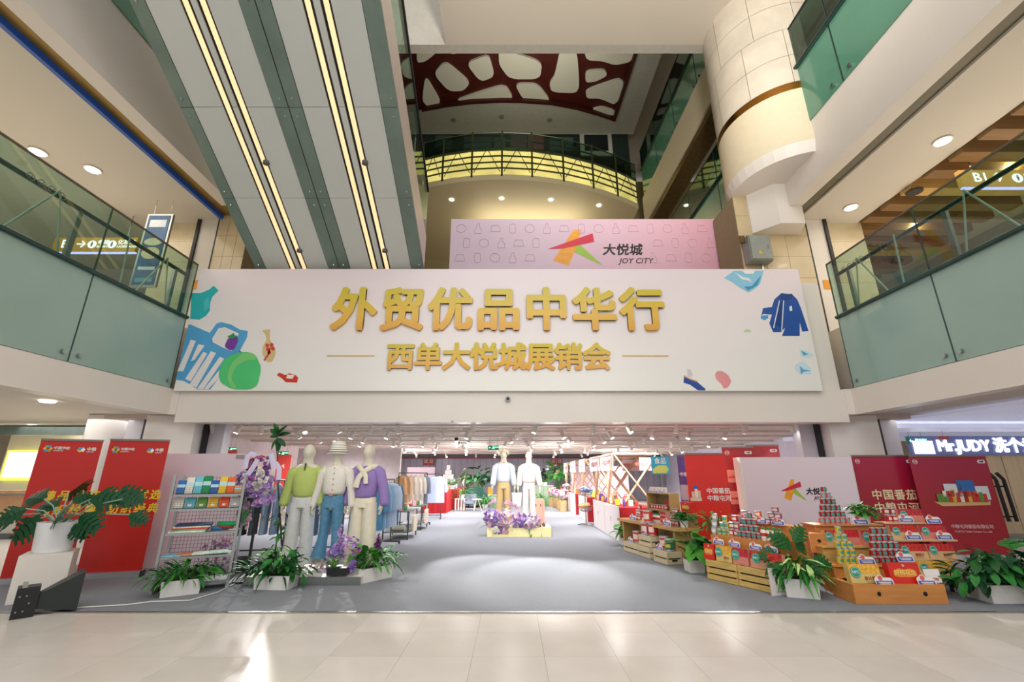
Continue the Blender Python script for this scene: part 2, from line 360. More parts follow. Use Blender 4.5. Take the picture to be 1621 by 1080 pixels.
# ---------------- market hall shell ----------------
hallc = M('hall_ceiling', 'cdbfb4', .6, var=.03)
struct('ceiling_7', MB().box(-9, 9, 9.6, 27.2, 2.56, 2.66), hallc)
for k, y in enumerate((10.6, 12.2, 13.8, 15.6, 17.6, 19.8, 22.2, 24.8)):
    struct('trim_%d' % (20+k), MB().box(-9, 9, y, y+.22, 2.5, 2.56), M('ceiling_beam', 'e2d6cc', .6))
    struct('trim_%d' % (30+k), MB().box(-9, 9, y+.24, y+.29, 2.515, 2.57), M('shadow_gap', '877a70', .7))
struct('wall_left_hall', MB().box(-9.2, -9, 11.5, 27.2, 0, 2.56), M('pinkish_wall', 'e0d3d4', .5))
struct('wall_right_hall', MB().box(9, 9.2, 11.5, 27.2, 0, 2.56), M('lilac_wall', 'd5d4e6', .5))
bw = struct('wall_back', MB().box(-9.2, 9.2, 27.1, 27.3, 0, 2.6), M('back_joint', '75757c', .6))
pw = 18/48
pm = MB().box(.012, pw-.012, -.03, 0, 0, 2.3).mesh('wall_panel')
for i in range(48): mk('wall_panel', pm, M('grey_panel', '9a99a4', .35, .2, var=.06, scale=2), bw, (-9+i*pw, 27.1, .02))
struct('trim_40', MB().box(-9, 9, 26.9, 27.1, 2.32, 2.4), M('red_line', '8d3038', .5))
# ---------------- far void: third level, ceiling with cell pattern ----------------
struct('ceiling_8', MB().box(-2.05, 14, 2.5, 10.4, 14.1, 14.5), M('bridge_soffit', 'cfc5b6', .6, var=.02, scale=.5))
struct('trim_41', MB().box(-14, 14, 10.4, 10.7, 14.1, 21.5).box(-14, 14, 10.4, 28, 21.9, 22.3), M('void_grey', 'b8b3a8', .7))
# ---- round stone column at the right corner ----
t = thing('stone_column', 'huge round marble-clad column with a brass band at the right corner', 'column', (7.4, 10.0, 8.9))
cm = M('marble_cladding', 'cdc3b2', .35, var=.12, scale=1.3, bump=.05)
core = P('core', MB().lathe([(1.53, 8.9), (1.53, 14.1)], 40, (7.4, 10, 0)), joint, t)
for (za, zb) in ((10.62, 11.45), (11.46, 12.3), (12.31, 13.15), (13.16, 14.1)):
    for k in range(10):
        a0 = R(36*k+ (12 if int(za*10) % 2 else 0)+.2); a1 = a0+R(35.6); pts = []
        vs = []; fs = []; n = 8
        for i in range(n+1):
            a = a0+(a1-a0)*i/n
            for z in (za, zb): vs.append((7.4+1.56*math.cos(a), 10+1.56*math.sin(a), z))
        fs = [(2*i, 2*i+2, 2*i+3, 2*i+1) for i in range(n)]
        P('stone_slab', MB().add(vs, fs), cm, t, True)
P('brass_band', MB().lathe([(1.575, 10.4), (1.575, 10.6)], 48, (7.4, 10, 0)), M('brass', '9a6b2f', .25, 1), t, 60)
P('plaster_drum', MB().lathe([(1.565, 8.9), (1.565, 10.4)], 48, (7.4, 10, 0)), M('plaster_cream', 'ddd0b2', .6, var=.02), t, 60)
struct('trim_42', MB().lathe([(1.5, 8.6), (1.565, 8.9)], 40, (7.4, 10, 0)).slab([(6.3, 10.25), (6.75, 9.76), (7.37, 9.76), (8, 11.5), (6.3, 11.5)], 7.45, 8.95), fasc)
# ---- cell pattern ceiling ----
ZC = 21.3
def onC(x, y): p = onZ(540+x/3, y/3, ZC); return (p.x, p.y)
struct('ceiling_9', MB().box(-9, 5.9, 15.4, 24, ZC, ZC+.2), M('dark_red_ceiling', '4e1712', .5, var=.2))
cells = [[(360,205),(440,205),(455,240),(400,285),(360,290)],[(500,210),(670,210),(600,235),(520,252)],[(840,208),(1000,208),(1000,222),(930,222)],
 [(1150,215),(1395,218),(1378,285),(1300,302),(1240,282),(1165,278)],[(440,345),(480,295),(510,295),(615,385),(580,425),(510,425)],
 [(592,292),(680,258),(705,262),(730,355),(662,382)],[(748,240),(780,232),(955,285),(945,368),(800,368),(750,300)],
 [(1040,222),(1120,225),(1132,400),(1115,435),(1000,430),(988,390),(1015,350)],[(1160,330),(1250,322),(1265,350),(1210,380),(1160,385)],
 [(1160,420),(1352,355),(1308,495),(1230,460),(1165,460)],[(535,474),(640,435),(780,393),(822,466),(690,468)],[(828,400),(850,390),(935,392),(1000,478),(865,466)],
 [(1042,488),(1060,478),(1130,492),(1142,503)],[(1185,513),(1240,500),(1300,520),(1298,545)],[(400,350),(470,470),(465,487),(412,500),(385,470)]]
def rounded(poly, it=2):
    for _ in range(it):
        q = []
        for i in range(len(poly)):
            a = Vector(poly[i]); b = Vector(poly[(i+1) % len(poly)]); q += [tuple(a*.82+b*.18), tuple(a*.18+b*.82)]
        poly = q
    return poly
ct = thing('ceiling_feature', 'dark red ceiling feature pierced by pale rounded cells above the far void', 'ceiling panel', (0, 17, ZC))
cellm = M('cell_white', 'cfcdbc', .6, var=.03, scale=.6, emit=.08)
for c in cells:
    P('cell', MB().slab(rounded([onC(*p) for p in c]), ZC-.12, ZC), cellm, ct)
edge = [onC(x, y) for x, y in ((385,512),(500,490),(620,475),(760,468),(860,470),(1000,480),(1120,503),(1220,532),(1300,560),(1410,216),(1397,216),(1290,545),(1215,518),(1120,489),(1000,467),(860,457),(760,456),(620,462),(500,476),(385,498))]
P('curved_rim', MB().slab(edge, ZC-.3, ZC), M('rim_red', '451410', .5), ct)
low = [onC(x, y) for x, y in ((300,530),(385,512),(500,490),(620,475),(760,468),(860,470),(1000,480),(1120,503),(1220,532),(1300,560),(1410,216),(1530,218),(1385,625),(300,625))]
P('soffit_band', MB().slab(low, ZC-.2, ZC-.1), M('band_white', 'b9bbb6', .6), ct)
for u in (718, 794, 870):
    p = onZ(u, 190 if u != 794 else 185, ZC-.2)
    P('downlight', MB().lathe([(.16, -.03), (.16, 0)], 14, (p.x, p.y, ZC-.2)), M('unlit_lens', '8b8b84', .4), ct)
# ---- curved back balcony with glowing parapet ----
def yb(x): return 18.5+.045*(x+.5)**2
bt = thing('curved_balcony', 'curved far balcony with glowing yellow parapet panels and green railing', 'balcony', (.6, 21, 15.5))
XS = [-4.6, -3.5, -2.0, -.5, 1.0, 2.6, 4.2, 5.6, 6.9]
glow = M('glow_panel', 'd9cb78', .5, emit=.85, var=.4, scale=.9)
fr = M('balcony_frame', '3f4a2c', .4, .3)
for a, b in zip(XS, XS[1:]):
    pa, pb = Vector((a, yb(a), 0)), Vector((b, yb(b), 0))
    for k in range(4):
        z0 = 15.62+k*.36
        P('glow_panel', MB().add([(a+.04, pa.y, z0), (b-.04, pb.y, z0), (b-.04, pb.y, z0+.31), (a+.04, pa.y, z0+.31), (a+.04, pa.y+.1, z0), (b-.04, pb.y+.1, z0), (b-.04, pb.y+.1, z0+.31), (a+.04, pa.y+.1, z0+.31)],
          [(0,1,2,3),(7,6,5,4),(0,4,5,1),(3,2,6,7),(0,3,7,4),(1,5,6,2)]), glow, bt)
        P('parapet_bar', MB().bar((a, pa.y-.03, z0+.335), (b, pb.y-.03, z0+.335), .06), fr, bt)
    P('post', MB().bar((a, pa.y-.05, 15.5), (a, pa.y-.05, 18.15), .09), fr, bt)
    for z in (17.15, 17.6, 18.1): P('rail', MB().tube([(a, pa.y-.02, z), (b, pb.y-.02, z)], .035, 6), M('rail_green', '58684f', .3, .5), bt)
    m_ = (pa+pb)/2
    P('brace_rod', MB().tube([(a+.1, pa.y-.1, 15.7), (m_.x, m_.y-.1, 17.1)], .02, 5).tube([(m_.x, m_.y-.1, 17.1), (b-.1, pb.y-.1, 15.7)], .02, 5), M('rail_green', '58684f'), bt)
    P('balustrade_glass', MB().add([(a, pa.y-.06, 17.1), (b, pb.y-.06, 17.1), (b, pb.y-.06, 18.05), (a, pa.y-.06, 18.05)], [(0,1,2,3)]), glassmat('void_glass', '8fae9a', .2), bt)
sl = [(x, yb(x)) for x in [XS[0]+(XS[-1]-XS[0])*i/16 for i in range(17)]]+[(XS[-1], 27), (XS[0]-4, 27), (XS[0]-4, yb(XS[0]))]
struct('ceiling_10', MB().slab(sl, 15.3, 15.6), M('cream_soffit', 'd9cba4', .5, var=.03, scale=.4))
for i, u in enumerate((637, 715, 794, 872, 948)):
    p = onZ(u, (316, 316, 314, 316, 325)[i], 15.3)
    tag(mk('downlight', MB().lathe([(.11, -.03), (.13, 0)], 14).mesh('downlight', 30), M('lamp_white', 'fff6e0', emit=9), None, (p.x, p.y, 15.3)), ('%s round downlight in the cream soffit under the curved far balcony' % ('first left', 'second left', 'third left', 'fourth left', 'rightmost')[i]).replace('first left', 'leftmost').replace(' left', ' from left'), 'ceiling light', 'downlights under the far balcony')
# dark shops behind the far balcony and the void's back wall
struct('wall_back_void', MB().box(-14, 14, 27, 27.2, 2.7, 21.5), M('dim_wall', 'a89a6e', .5, var=.1, scale=.5))
sh = thing('shopfront', 'dark shopfront with pictures behind the curved far balcony', 'shopfront', (1, 22, 15.6))
P('wall', MB().box(-8, 7, 22, 22.2, 15.6, 21.2), M('shop_dark', '20302c', .3, var=.2), sh)
SP = MB
for i, (ua, ub, va, vb, c) in enumerate(((735, 778, 217, 236, '41575a'), (808, 834, 214, 237, '6b4f58'), (836, 861, 214, 237, '8a5560'), (870, 908, 218, 238, '43585c'), (690, 714, 215, 236, '3b4b46'), (782, 800, 218, 236, '4d5f62'))):
    a = onY(ua, va, 21.98); b = onY(ub, vb, 21.98)
    P('picture', MB().box(a.x, b.x, 21.95, 22, b.z, a.z), M('shop_pic_%d' % i, c, .3, emit=.08, var=.5, scale=1.5), sh)
a = onY(917, 208, 21.98); b = onY(970, 247, 21.98)
f2 = P('white_frame', MB().box(a.x, b.x, 21.9, 22, b.z, a.z), M('frame_white', 'b9bcb4', .4), sh)
mk('screen', MB().box(a.x+.25, b.x-.25, 21.87, 21.9, b.z+.3, a.z-.35), M('screen_dark', '182022', .2), None).parent = f2
kids_fix = f2.children[0]; kids_fix.location = -Vector(sh.location)
text('LACOSTE', .42, M('shop_letters', 'b9c4bc', emit=.3), sh, onY(940, 205, 21.9)-Vector(sh.location), ext=.01, bold=.02)

# ================= LOWER GALLERY, RIGHT: timber baffle ceiling =================
bz = 7.9; baf = M('timber_baffle', '8a6a42', .45, var=.15, scale=3, stretch=(.3, 8, 8)); baf_lit = M('timber_baffle_lit', 'caa562', .45, var=.15, scale=3, stretch=(.3, 8, 8))
struct('ceiling_11', MB().box(9.4, 14, -1, 18, 8.3, 8.5), M('baffle_back', 'bdae98', .6))
bf = thing('baffle_ceiling', 'stepped ceiling of brown timber baffles over the right gallery', 'ceiling panel', (11, 10, bz))
y = 4.6; i = 0
while y < 16.6:
    P('baffle', MB().box(9.42, 12.7+(.0 if i % 2 else .05), y, y+.3, bz-.02*(i % 3), 8.3), baf_lit if i % 5 == 2 else baf, bf); y += .62; i += 1  # every fifth baffle gets a paler colour, painted as if lit
def downlight(p, lab, grp='gallery downlights', r=.13):
    t = thing('downlight', lab, 'ceiling light', p, 0, grp)
    mk('trim_ring', MB().lathe([(r*1.25, -.02), (r*1.25, 0)], 20).mesh('trim_ring'), white, t)
    mk('lens', MB().lathe([(r, -.03), (r, -.021)], 20).mesh('lens'), M('lamp_white2', 'fff4df', emit=8), t)
downlight(onZ(1492, 223, 7.96), 'round downlight in the right gallery soffit above the gold sign')
downlight(onZ(1347, 328, 7.96), 'round downlight in the right gallery soffit near the cream pier')
downlight(onZ(147, 268, 7.96), 'round downlight in the left gallery soffit above the gold sign')
downlight(onZ(60, 240, 7.96), 'round downlight in the left gallery soffit, leftmost')
def signbox(lab, c, wd, left):
    t = thing('hanging_sign', lab, 'sign', c)
    mk('panel', MB().box(-wd/2, wd/2, 0, .1, -.2, .2).mesh('p'), M('sign_gold', 'b98d3a', .4, .2, emit=.15), t)
    mk('under_glow', MB().box(-wd/2, wd/2, .02, .08, -.235, -.205).mesh('p'), M('violet_led', 'b9b4ff', emit=2.5), t)
    for x in (-wd*.35, wd*.35): mk('hanger_rod', MB().tube([(x, .05, .2), (x, .05, 7.95-c.z)], .012, 6), steel, t)
    lm = M('sign_white', 'ffffff', emit=2.2)
    text('B1', .32, lm, t, (-wd*.32, -.01, 0), bold=.02)
    text('→' if left else '↑', .3, lm, t, (-wd*.16, -.01, 0), bold=.02)
    xs = (-.03, .21) if left else (.02,)
    for i, x in enumerate(xs):
        mk('icon_disc', MB().plate(arc(x*wd, 0, .11, 0, 360, 18)[:-1], -.012, .012), lm, t)
        q = x*wd
        mk('icon_figure', MB().plate(arc(q, .055, .02, 0, 360, 8)[:-1], -.016, .004).plate([(q-.03, .03), (q+.03, .03), (q+.015, -.07), (q-.015, -.07)], -.016, .004), M('icon_gold', '8f6a26', .5), t)
        text('化妆间' if (i or not left) else '电梯', .15, lm, t, (x*wd+.14, -.01, .05), al='LEFT', bold=.01)
        text("LADIES' ROOM" if (i or not left) else 'ELEVATOR', .085, lm, t, (x*wd+.14, -.01, -.07), al='LEFT', bold=.01)
signbox('gold hanging sign reading B1 with an up arrow in the right gallery', onY(1592, 282, 8.0)+Vector((.2, 0, 0)), 2.3, False)
signbox('gold hanging sign reading B1 with a right arrow in the left gallery', onY(150, 387, 10.2), 2.15, True)
for k, (u, v) in enumerate(((1448, 305), (1420, 415))):
    p = onZ(u, v, 7.8); t = thing('ceiling_speaker', 'dark round ceiling speaker hanging %s under the timber baffles' % ('nearer the sign' if k == 0 else 'farther back'), 'speaker', p)
    mk('dish', MB().lathe([(.16, 0), (.17, .04), (.03, .07)], 18).mesh('d', 30), M('dish_dark', '3a352c', .5), t); mk('stem', MB().tube([(0, 0, .06), (0, 0, .3)], .02, 6), steel, t)
# notice board in the left gallery
p = onY(240, 395, 9.5); t = thing('notice_board', 'tall blue notice board in a silver frame hanging in the left gallery', 'notice board', p)
mk('frame', MB().box(-.31, .31, 0, .06, -.97, .97), steel, t)
for x in (-.2, .2): mk('cord', MB().tube([(x, .03, .97), (x, .03, 7.97-p.z)], .006, 4), steel, t)
pn = mk('print', MB().box(-.26, .26, -.01, 0, -.92, .92), M('navy_print', '27598a', .3, var=.4, scale=2), t)
for z, hh, c in ((.7, .2, 'dfe8ee'), (.2, .1, 'e8dfc4'), (-.1, .16, 'e3d6b0'), (-.5, .08, 'd8e4ee'), (-.8, .1, '58a0b0')):
    mk('print_block', MB().plate(arc(0, z, .22, 0, 360, 16, hh)[:-1], -.015, .005) if c[0] == 'e' else MB().box(-.2, .2, -.014, -.01, z-hh/2, z+hh/2), M('nb_'+c, c, .4, var=.1), pn)
# electrical box on the right pier
p = onY(1203, 392, 10.0); t = thing('electrical_box', 'grey metal electrical box with a warning triangle on the right stone pier', 'electrical box', p)
mk('cabinet', MB().box(-.28, .28, -.02, .28, -.36, .34), M('box_grey', '8b918c', .4, .3), t)
mk('door', MB().box(-.25, .25, -.05, -.02, -.33, .31), M('box_door', '979d98', .4, .3), t)
mk('warning_triangle', MB().plate([(-.1, -.2), (.02, -.2), (-.04, -.09)], -.055, .004), M('warn_yellow', 'd8b52a', .5), t)
mk('latch', MB().box(.17, .2, -.07, -.05, -.05, .05), steel, t)
mk('conduit', MB().tube([(.1, .2, -.36), (.1, .2, -.9), (.1, .25, -1.6)], .03, 8), steel, t)
mk('bracket', MB().box(-.4, -.28, .1, .16, .2, .4), M('bronze_strip', '6b5630'), t)
CZ0 = .006
# ================= ESCALATORS =================
def ze(y, dz=0): return 5.96+(9.35-y)*math.tan(R(30))+dz
Y0, Y1 = 9.35, 1.0
def strip(x0, x1, dz0, dz1, ya=Y0, yb_=Y1):
    vs = []
    for y in (ya, yb_):
        for x, dz in ((x0, dz0), (x1, dz0), (x1, dz1), (x0, dz1)): vs.append((x, y, ze(y, dz)))
    return MB().add(vs, [(0,1,2,3),(7,6,5,4),(0,4,5,1),(1,5,6,2),(2,6,7,3),(3,7,4,0)])
escp = M('escalator_panel', 'dadcd8', .35, var=.015, scale=.5, coat=.2); escg = M('escalator_green_steel', '7f9087', .4, .2, var=.1, scale=2)
led = M('warm_led', 'f3d2a0', emit=.95, var=.12, scale=.7); slot = M('slot_dark', '14161a', .5)
def escalator(lab, xl, w0, leds, w1, xr, side_glass):
    t = thing('escalator', lab, 'escalator', ((xl+xr)/2, Y0, 5.96), 0, 'escalators rising over the banner')
    joints = [9.35, 7.83, 6.35, 4.9, 3.4, 2.0, 1.0]
    for a, b in zip(joints, joints[1:]):
        a2, b2 = a-.006, b+.006
        P('soffit_panel', strip(w0, leds[0][0]-.04, 0, .04, a2, b2), escp, t); P('soffit_panel', strip(leds[0][1]+.05, leds[1][0]-.05, 0, .04, a2, b2), escp, t)
        P('soffit_panel', strip(leds[1][1]+.04, w1, 0, .04, a2, b2), escp, t)
        P('edge_plate', strip(xl, w0-.012, -.01, .05, a2, b2), escg, t); P('edge_plate', strip(w1+.012, xr, -.01, .05, a2, b2), escg, t)
        for x in (xl+.1, xr-.1):
            for q in (a2-.12, b2+.12): P('bolt', MB().tube([(x, q, ze(q, -.03)), (x, q, ze(q, .02))], .018, 8), steel, t)
        P('cladding', strip(xr-.05, xr, .05, .85, a2, b2), M('escalator_cladding', 'd4c4ba', .35, var=.03), t)
        P('cladding', strip(xl, xl+.05, .05, .85, a2, b2), MATS['escalator_cladding'], t)
        if side_glass: P('balustrade_glass', strip(xr-.035, xr-.02, .9, 2.1, a2, b2), clear, t)
        P('balustrade_glass', strip(xl+.02, xl+.035, .9, 2.1, a2, b2), green, t)
    for a, b in leds:
        P('light_strip', strip(a, b, .02, .03), led, t); P('slot', strip(a-.045, b+.045, .045, .08), slot, t)
    P('truss', strip(xl+.05, xr-.05, .1, .8), slot, t)
    for x in (xr-.05, xl+.06): P('handrail', strip(x-.05, x+.05, 2.1, 2.16), black, t)
    xm = (leds[1][1]+w1)/2-.25
    for q in (8.9, 7.2): P('sprinkler', MB().tube([(xm, q, ze(q, -.04)), (xm, q, ze(q, .02))], .06, 12), M('sensor_grey', '5a5e5e', .5), t)
    return t
escalator('white-panelled escalator underside with warm light strips, nearer the left gallery', -5.93, -5.69, ((-5.13, -5.045), (-4.86, -4.775)), -4.25, -4.0, False)
escalator('white-panelled escalator underside with warm light strips, nearer the atrium centre', -3.98, -3.74, ((-3.23, -3.145), (-2.94, -2.855)), -2.34, -2.04, True)
# ================= MAIN BANNERS =================
YB = 9.12
A = onY(275, 617.5, YB); B = onY(1303, 620, YB); z0 = (A.z+B.z)/2; z1 = onY(789, 426, YB).z
mb = thing('banner', 'wide pale pink banner with gold Chinese lettering hung across the atrium', 'banner', ((A.x+B.x)/2, YB, z0))
bm_ = grad('banner_pink', 'f1efe9', 'eadbe0', 2, 0, 2.8, .35); hw = (B.x-A.x)/2; hh = z1-z0
mk('board', MB().box(-hw, hw, 0, .09, 0, hh), bm_, mb)
mk('mount_frame', MB().box(-hw+.1, hw-.1, .09, .13, .1, hh-.1), steel, mb)
def lp(u, v): q = onY(u, v, YB-.004)-Vector(mb.location); return (q.x, q.z)
gold = grad('gold_gradient', 'dd9d45', 'd0bb35', 1, -.55, .45, .3, 'e3b84a')
gold2 = grad('gold_gradient_2', 'dd9d45', 'd3bd3c', 1, -.3, .3, .3, 'e0b448')
for i, ch in enumerate('外贸优品中华行'):
    x, z = lp(562+i*75.7, 492); text(ch, 1.03, gold, mb, (x, -.03, z-.05), ext=.03, bold=.036, name='character', sx=.97, res=3)
for i, ch in enumerate('西单大悦城展销会'):
    x, z = lp(634+i*44.3, 566); text(ch, .62, gold2, mb, (x, -.02, z-.03), ext=.02, bold=.034, name='character', sx=1., res=2)
lg = M('gold_line', 'dcae48', .4)
for a, b in ((517, 593), (985, 1058)):
    x0, z = lp(a, 563.5); x1, _ = lp(b, 563.5); mk('gold_rule', MB().box(x0, x1, -.01, 0, z-.012, z+.012), lg, mb)
def art(name, pts, c, lay=1, off=0, rnd=0):
    k = off; poly = [lp(*p) for p in pts]
    if rnd: poly = rounded(poly, rnd)
    return mk(name, MB().plate(poly, -.003*lay, .0028), M('ink_'+c, c, .4, var=.05, scale=2), mb)
art('printed_vase', [(338,452),(346,460),(336,470),(333,478),(332,492),(326,500),(316,506),(301,505),(303,464),(318,464),(332,458)], '1fb0b5', 1)
art('printed_vase_shine', [(322,478),(330,470),(332,486),(324,494)], '49bfc4', 2)
# blue basket
art('printed_basket', [(298,514),(302,514),(332,527),(343,512),(350,510),(366,514),(380,522),(392,524),(391,534),(376,562),(363,572),(352,590),(333,616.5),(321,616.5),(312,616.5),(300,608),(290,603),(278,601)], '54a4d6', 1)
art('printed_basket_gap', [(336,536),(346,520),(356,518),(378,528),(372,546),(366,556),(352,550),(337,542)], 'ece6e4', 2)
for q in ([(302,538),(310,540),(290,588),(281,588)], [(314,545),(324,547),(308,570),(302,572)], [(322,557),(328,560),(302,604),(293,600)], [(334,556),(342,559),(311,614),(300,609)], [(348,565),(355,568),(322,616),(312,616)], [(356,575),(345,600),(330,616),(323,616)]):
    art('printed_basket_gap', q, 'ece6e4', 2)
art('printed_aubergine', [(362,534),(376,532),(377,540),(371,553),(364,555),(355,549)], '7a3a9c', 3, rnd=1)
art('printed_aubergine_leaf', [(360,533),(366,530),(370,527),(372,531),(377,532),(370,535),(364,536)], '2f9a4e', 4)
art('printed_stem', [(378,554),(386,560),(380,562)], '7a3a9c', 2)
art('printed_cabbage', [(350,577),(358,566),(378,558),(392,557),(405,562),(414,582),(408,610),(396,617),(368,616.5),(349,606),(346,592)], '52c978', 3, rnd=1)
art('printed_cabbage_leaf', [(384,560),(398,558),(408,566),(404,570),(390,570),(372,582),(366,600),(376,615),(366,614),(360,598),(364,580),(374,568)], '7fd07a', 4, rnd=1)
art('printed_vase', [(414,523),(429,521),(427,526),(427,538),(436,552),(436,562),(430,574),(422,573),(415,560),(416,548),(422,538),(420,529)], 'd9c08a', 1, rnd=1)
for x, y in ((423,547),(430,546),(424,553),(432,552),(426,558)):
    art('printed_blossom', arc(x, y, 3.2, 0, 360, 8)[:-1], 'd8463c', 2)
art('printed_branch', [(417,570),(424,560),(428,548),(429,549),(426,562),(419,572)], 'c0502f', 2)
art('printed_bottle', [(438,594),(442,590),(452,594),(458,591),(468,594),(472,598),(470,606),(452,605),(446,599)], 'd0351f', 1)
art('printed_label', [(455,593),(466,594),(463,600),(453,599)], 'ece6e4', 2)
# right side drawings (the drawn figure is left out)
art('printed_bag', [(1162,428.5),(1209,428.5),(1203,450),(1194,458),(1185,463),(1172,456),(1158,446),(1146,440),(1156,433)], '8cc6df', 1)
art('printed_bag_fold', [(1205,436),(1199,452),(1184,460),(1178,454),(1190,453)], '3f93c0', 2)
art('printed_bag_mark', [(1163,431),(1176,439),(1186,441),(1190,447),(1184,444),(1174,442)], 'ece6e4', 2)
art('printed_bag_mark', [(1174,428.5),(1196,428.5),(1192,434),(1180,434)], 'ece6e4', 3)
art('printed_jacket', [(1237,464),(1254,466),(1262,474),(1268,488),(1280,524),(1270,525),(1266,510),(1266,532),(1238,532),(1243,519),(1236,526),(1224,526),(1218,512),(1222,498),(1208,497),(1205,501),(1208,488),(1222,486),(1226,474)], '1f4f9e', 1)
art('printed_jacket_lining', [(1235,476),(1239,476),(1235,518),(1227,514),(1230,492)], '173a78', 2)
art('printed_collar', [(1237,464),(1242,467),(1254,465),(1253,472),(1241,476),(1235,471)], '163d80', 3)
for q in ([(1233,476),(1234.5,476),(1225,520),(1223.5,519)], [(1239.5,476),(1241,476),(1238,524),(1236.5,524)], [(1249,486),(1253,484),(1254,492),(1250,493)]): art('printed_jacket_line', q, 'dfe6ee', 4)
art('printed_cuff', [(1205,500),(1216,499),(1216,504),(1210,507),(1204,504)], '4f9bd0', 2)
art('printed_shoe', [(1083,594),(1092,601),(1104,605),(1117,616),(1116,618.5),(1105,618),(1092,609),(1082,606)], '2a4c9c', 1)
art('printed_shoe_top', [(1088,584),(1094,586),(1097,594),(1094,598),(1088,596)], 'd9cdd0', 1)
art('printed_shoe_sole', [(1083,594),(1092,599),(1104,603),(1104,605),(1092,601),(1082,596)], 'dca878', 2)
art('printed_bean', [(1135,588),(1143,587),(1153,594),(1158,604),(1153,613),(1146,616),(1142,608),(1133,600),(1132,592)], 'e99a9c', 1, rnd=1)
art('printed_leaf', [(1176,526),(1181,521),(1187,522),(1190,526)], 'b9d6a0', 1, rnd=1)
for k, (x, y) in enumerate(((1266,553),(1260,577))):
    art('printed_gem', [(x,y),(x+14,y+4),(x+22,y+8),(x+18,y+14),(x+2,y+12)] if k == 0 else [(x,y),(x+12,y-6),(x+24,y+6),(x+24,y+16),(x+6,y+16),(x-2,y+6)], 'cfe4ee', 1)
    art('printed_gem_facet', [(x+2,y+2),(x+14,y+8),(x+6,y+10)] if k == 0 else [(x+6,y+2),(x+12,y+8),(x+24,y+10),(x+12,y+12),(x+8,y+16)], '62acd2', 2)
LOGO = [('e8951f', [(.42, 1.), (.56, 1.), (.30, -.0), (.02, .1)], 1), ('d11f3d', [(0, .44), (.78, .9), (.82, .62), (.12, .44)], 2), ('8fbf3c', [(.46, .52), (.58, .56), (1.0, 0), (.47, .38)], 3)]
def logo(t, x, z, h, red='d3203f', orange='efa32a', lime='9cc23e', w=1.15, ink='221f20', txt=True, ty=0, name='emblem'):
    P0 = {'o': [(.36, .0), (.50, .98), (.60, 1.), (.44, .55)]}
    S_ = lambda q: [(x+a*h*w, z+b*h) for a, b in q]
    mk('emblem_orange', MB().plate(S_([(.09, .14), (.50, 1.0), (.64, 1.0), (.56, .55), (.37, .0)]), -.004, .004), M('ink_'+orange, orange, .4, var=.1), t)
    mk('emblem_lime', MB().plate(S_([(.56, .56), (.62, .56), (1.02, 0), (.49, .38)]), -.006, .003), M('ink_'+lime, lime, .4), t)
    mk('emblem_red', MB().plate(S_([(0, .46), (.86, .90), (.88, .66), (.28, .47)]), -.009, .003), M('ink_'+red, red, .4), t)
    if txt:
        im = M('ink_'+ink, ink, .4)
        text('大悦城', h*.33, im, t, (x+h*w*1.02, -.004, z+h*.42), ext=.002, bold=.03, al='LEFT', shear=.15, res=2)
        text('JOY CITY', h*.2, im, t, (x+h*w*1.32, -.004, z+h*.13), ext=.002, bold=.01, al='LEFT', shear=.3, res=2)
# upper pink banner
YP = 11.6; A = onY(711, 424, YP); B = onY(1173, 427, YP); C_ = onY(936, 347, YP)
pb = thing('banner', 'smaller pink banner with a colourful emblem above and behind the wide banner', 'banner', ((A.x+B.x)/2, YP, A.z-1.2))
hw2 = (B.x-A.x)/2; hz = C_.z-pb.location.z
for x in (-hw2+.4, hw2-.4): mk('support_post', MB().box(x-.05, x+.05, .1, .2, 2.665-pb.location.z, hz*.8), steel, pb)
mk('board', MB().box(-hw2, hw2, 0, .1, 0, hz), grad('pink2', 'dcc4d6', 'e3a9b8', 0, -hw2*.4, hw2), pb)
q = onY(868, 421, YP)-Vector(pb.location)
logo(pb, q.x, q.z, onY(900, 364, YP).z-onY(900, 421, YP).z, w=1.32)
lm_ = M('pink_outline', 'd8b4c4', .5); oi = 0
for r_ in range(3):
    for i in range(16):
        x = -hw2+.3+i*(2*hw2-.5)/15.5+(.18 if r_ % 2 else 0); z = hz-.32-r_*.48
        if x > hw2-.2 or (q.x-.1 < x < q.x+2.9 and z < q.z+1.1): continue
        k = (i*3+r_) % 4
        pl = [arc(x, z, .14, 0, 360, 12), rrect(x-.09, x+.09, z-.15, z+.15, .05), [(x-.15, z-.1), (x+.15, z-.1), (x+.1, z+.1), (x-.1, z+.1), (x-.15, z-.1)], [(x-.04, z+.16), (x+.04, z+.16), (x+.04, z+.05), (x+.1, z-.02), (x+.1, z-.16), (x-.1, z-.16), (x-.1, z-.02), (x-.04, z+.05)]][k]
        pts = [(a, -.004, b) for a, b in pl]+[(pl[0][0], -.004, pl[0][1])]
        mk('printed_outline', MB().tube(pts, .008, 4), lm_, pb)
# spotlight hood and camera on the beam
p = onY(804, 632, 9.2); t = thing('security_camera', 'small round dome camera on the white beam under the banner', 'camera', p)
mk('housing', MB().tube([(0, .02, 0), (0, -.04, 0)], .055, 18).mesh('h', 40), steel, t); mk('lens', MB().tube([(0, -.04, 0), (0, -.055, 0)], .03, 14), black, t)
tag(mk('sprinkler_cap', MB().tube([(0, 0, 0), (0, -.02, 0)], .03, 12), steel, None, onY(716, 668, 9.21)), 'tiny round cap on the lower edge of the white beam', 'sprinkler')

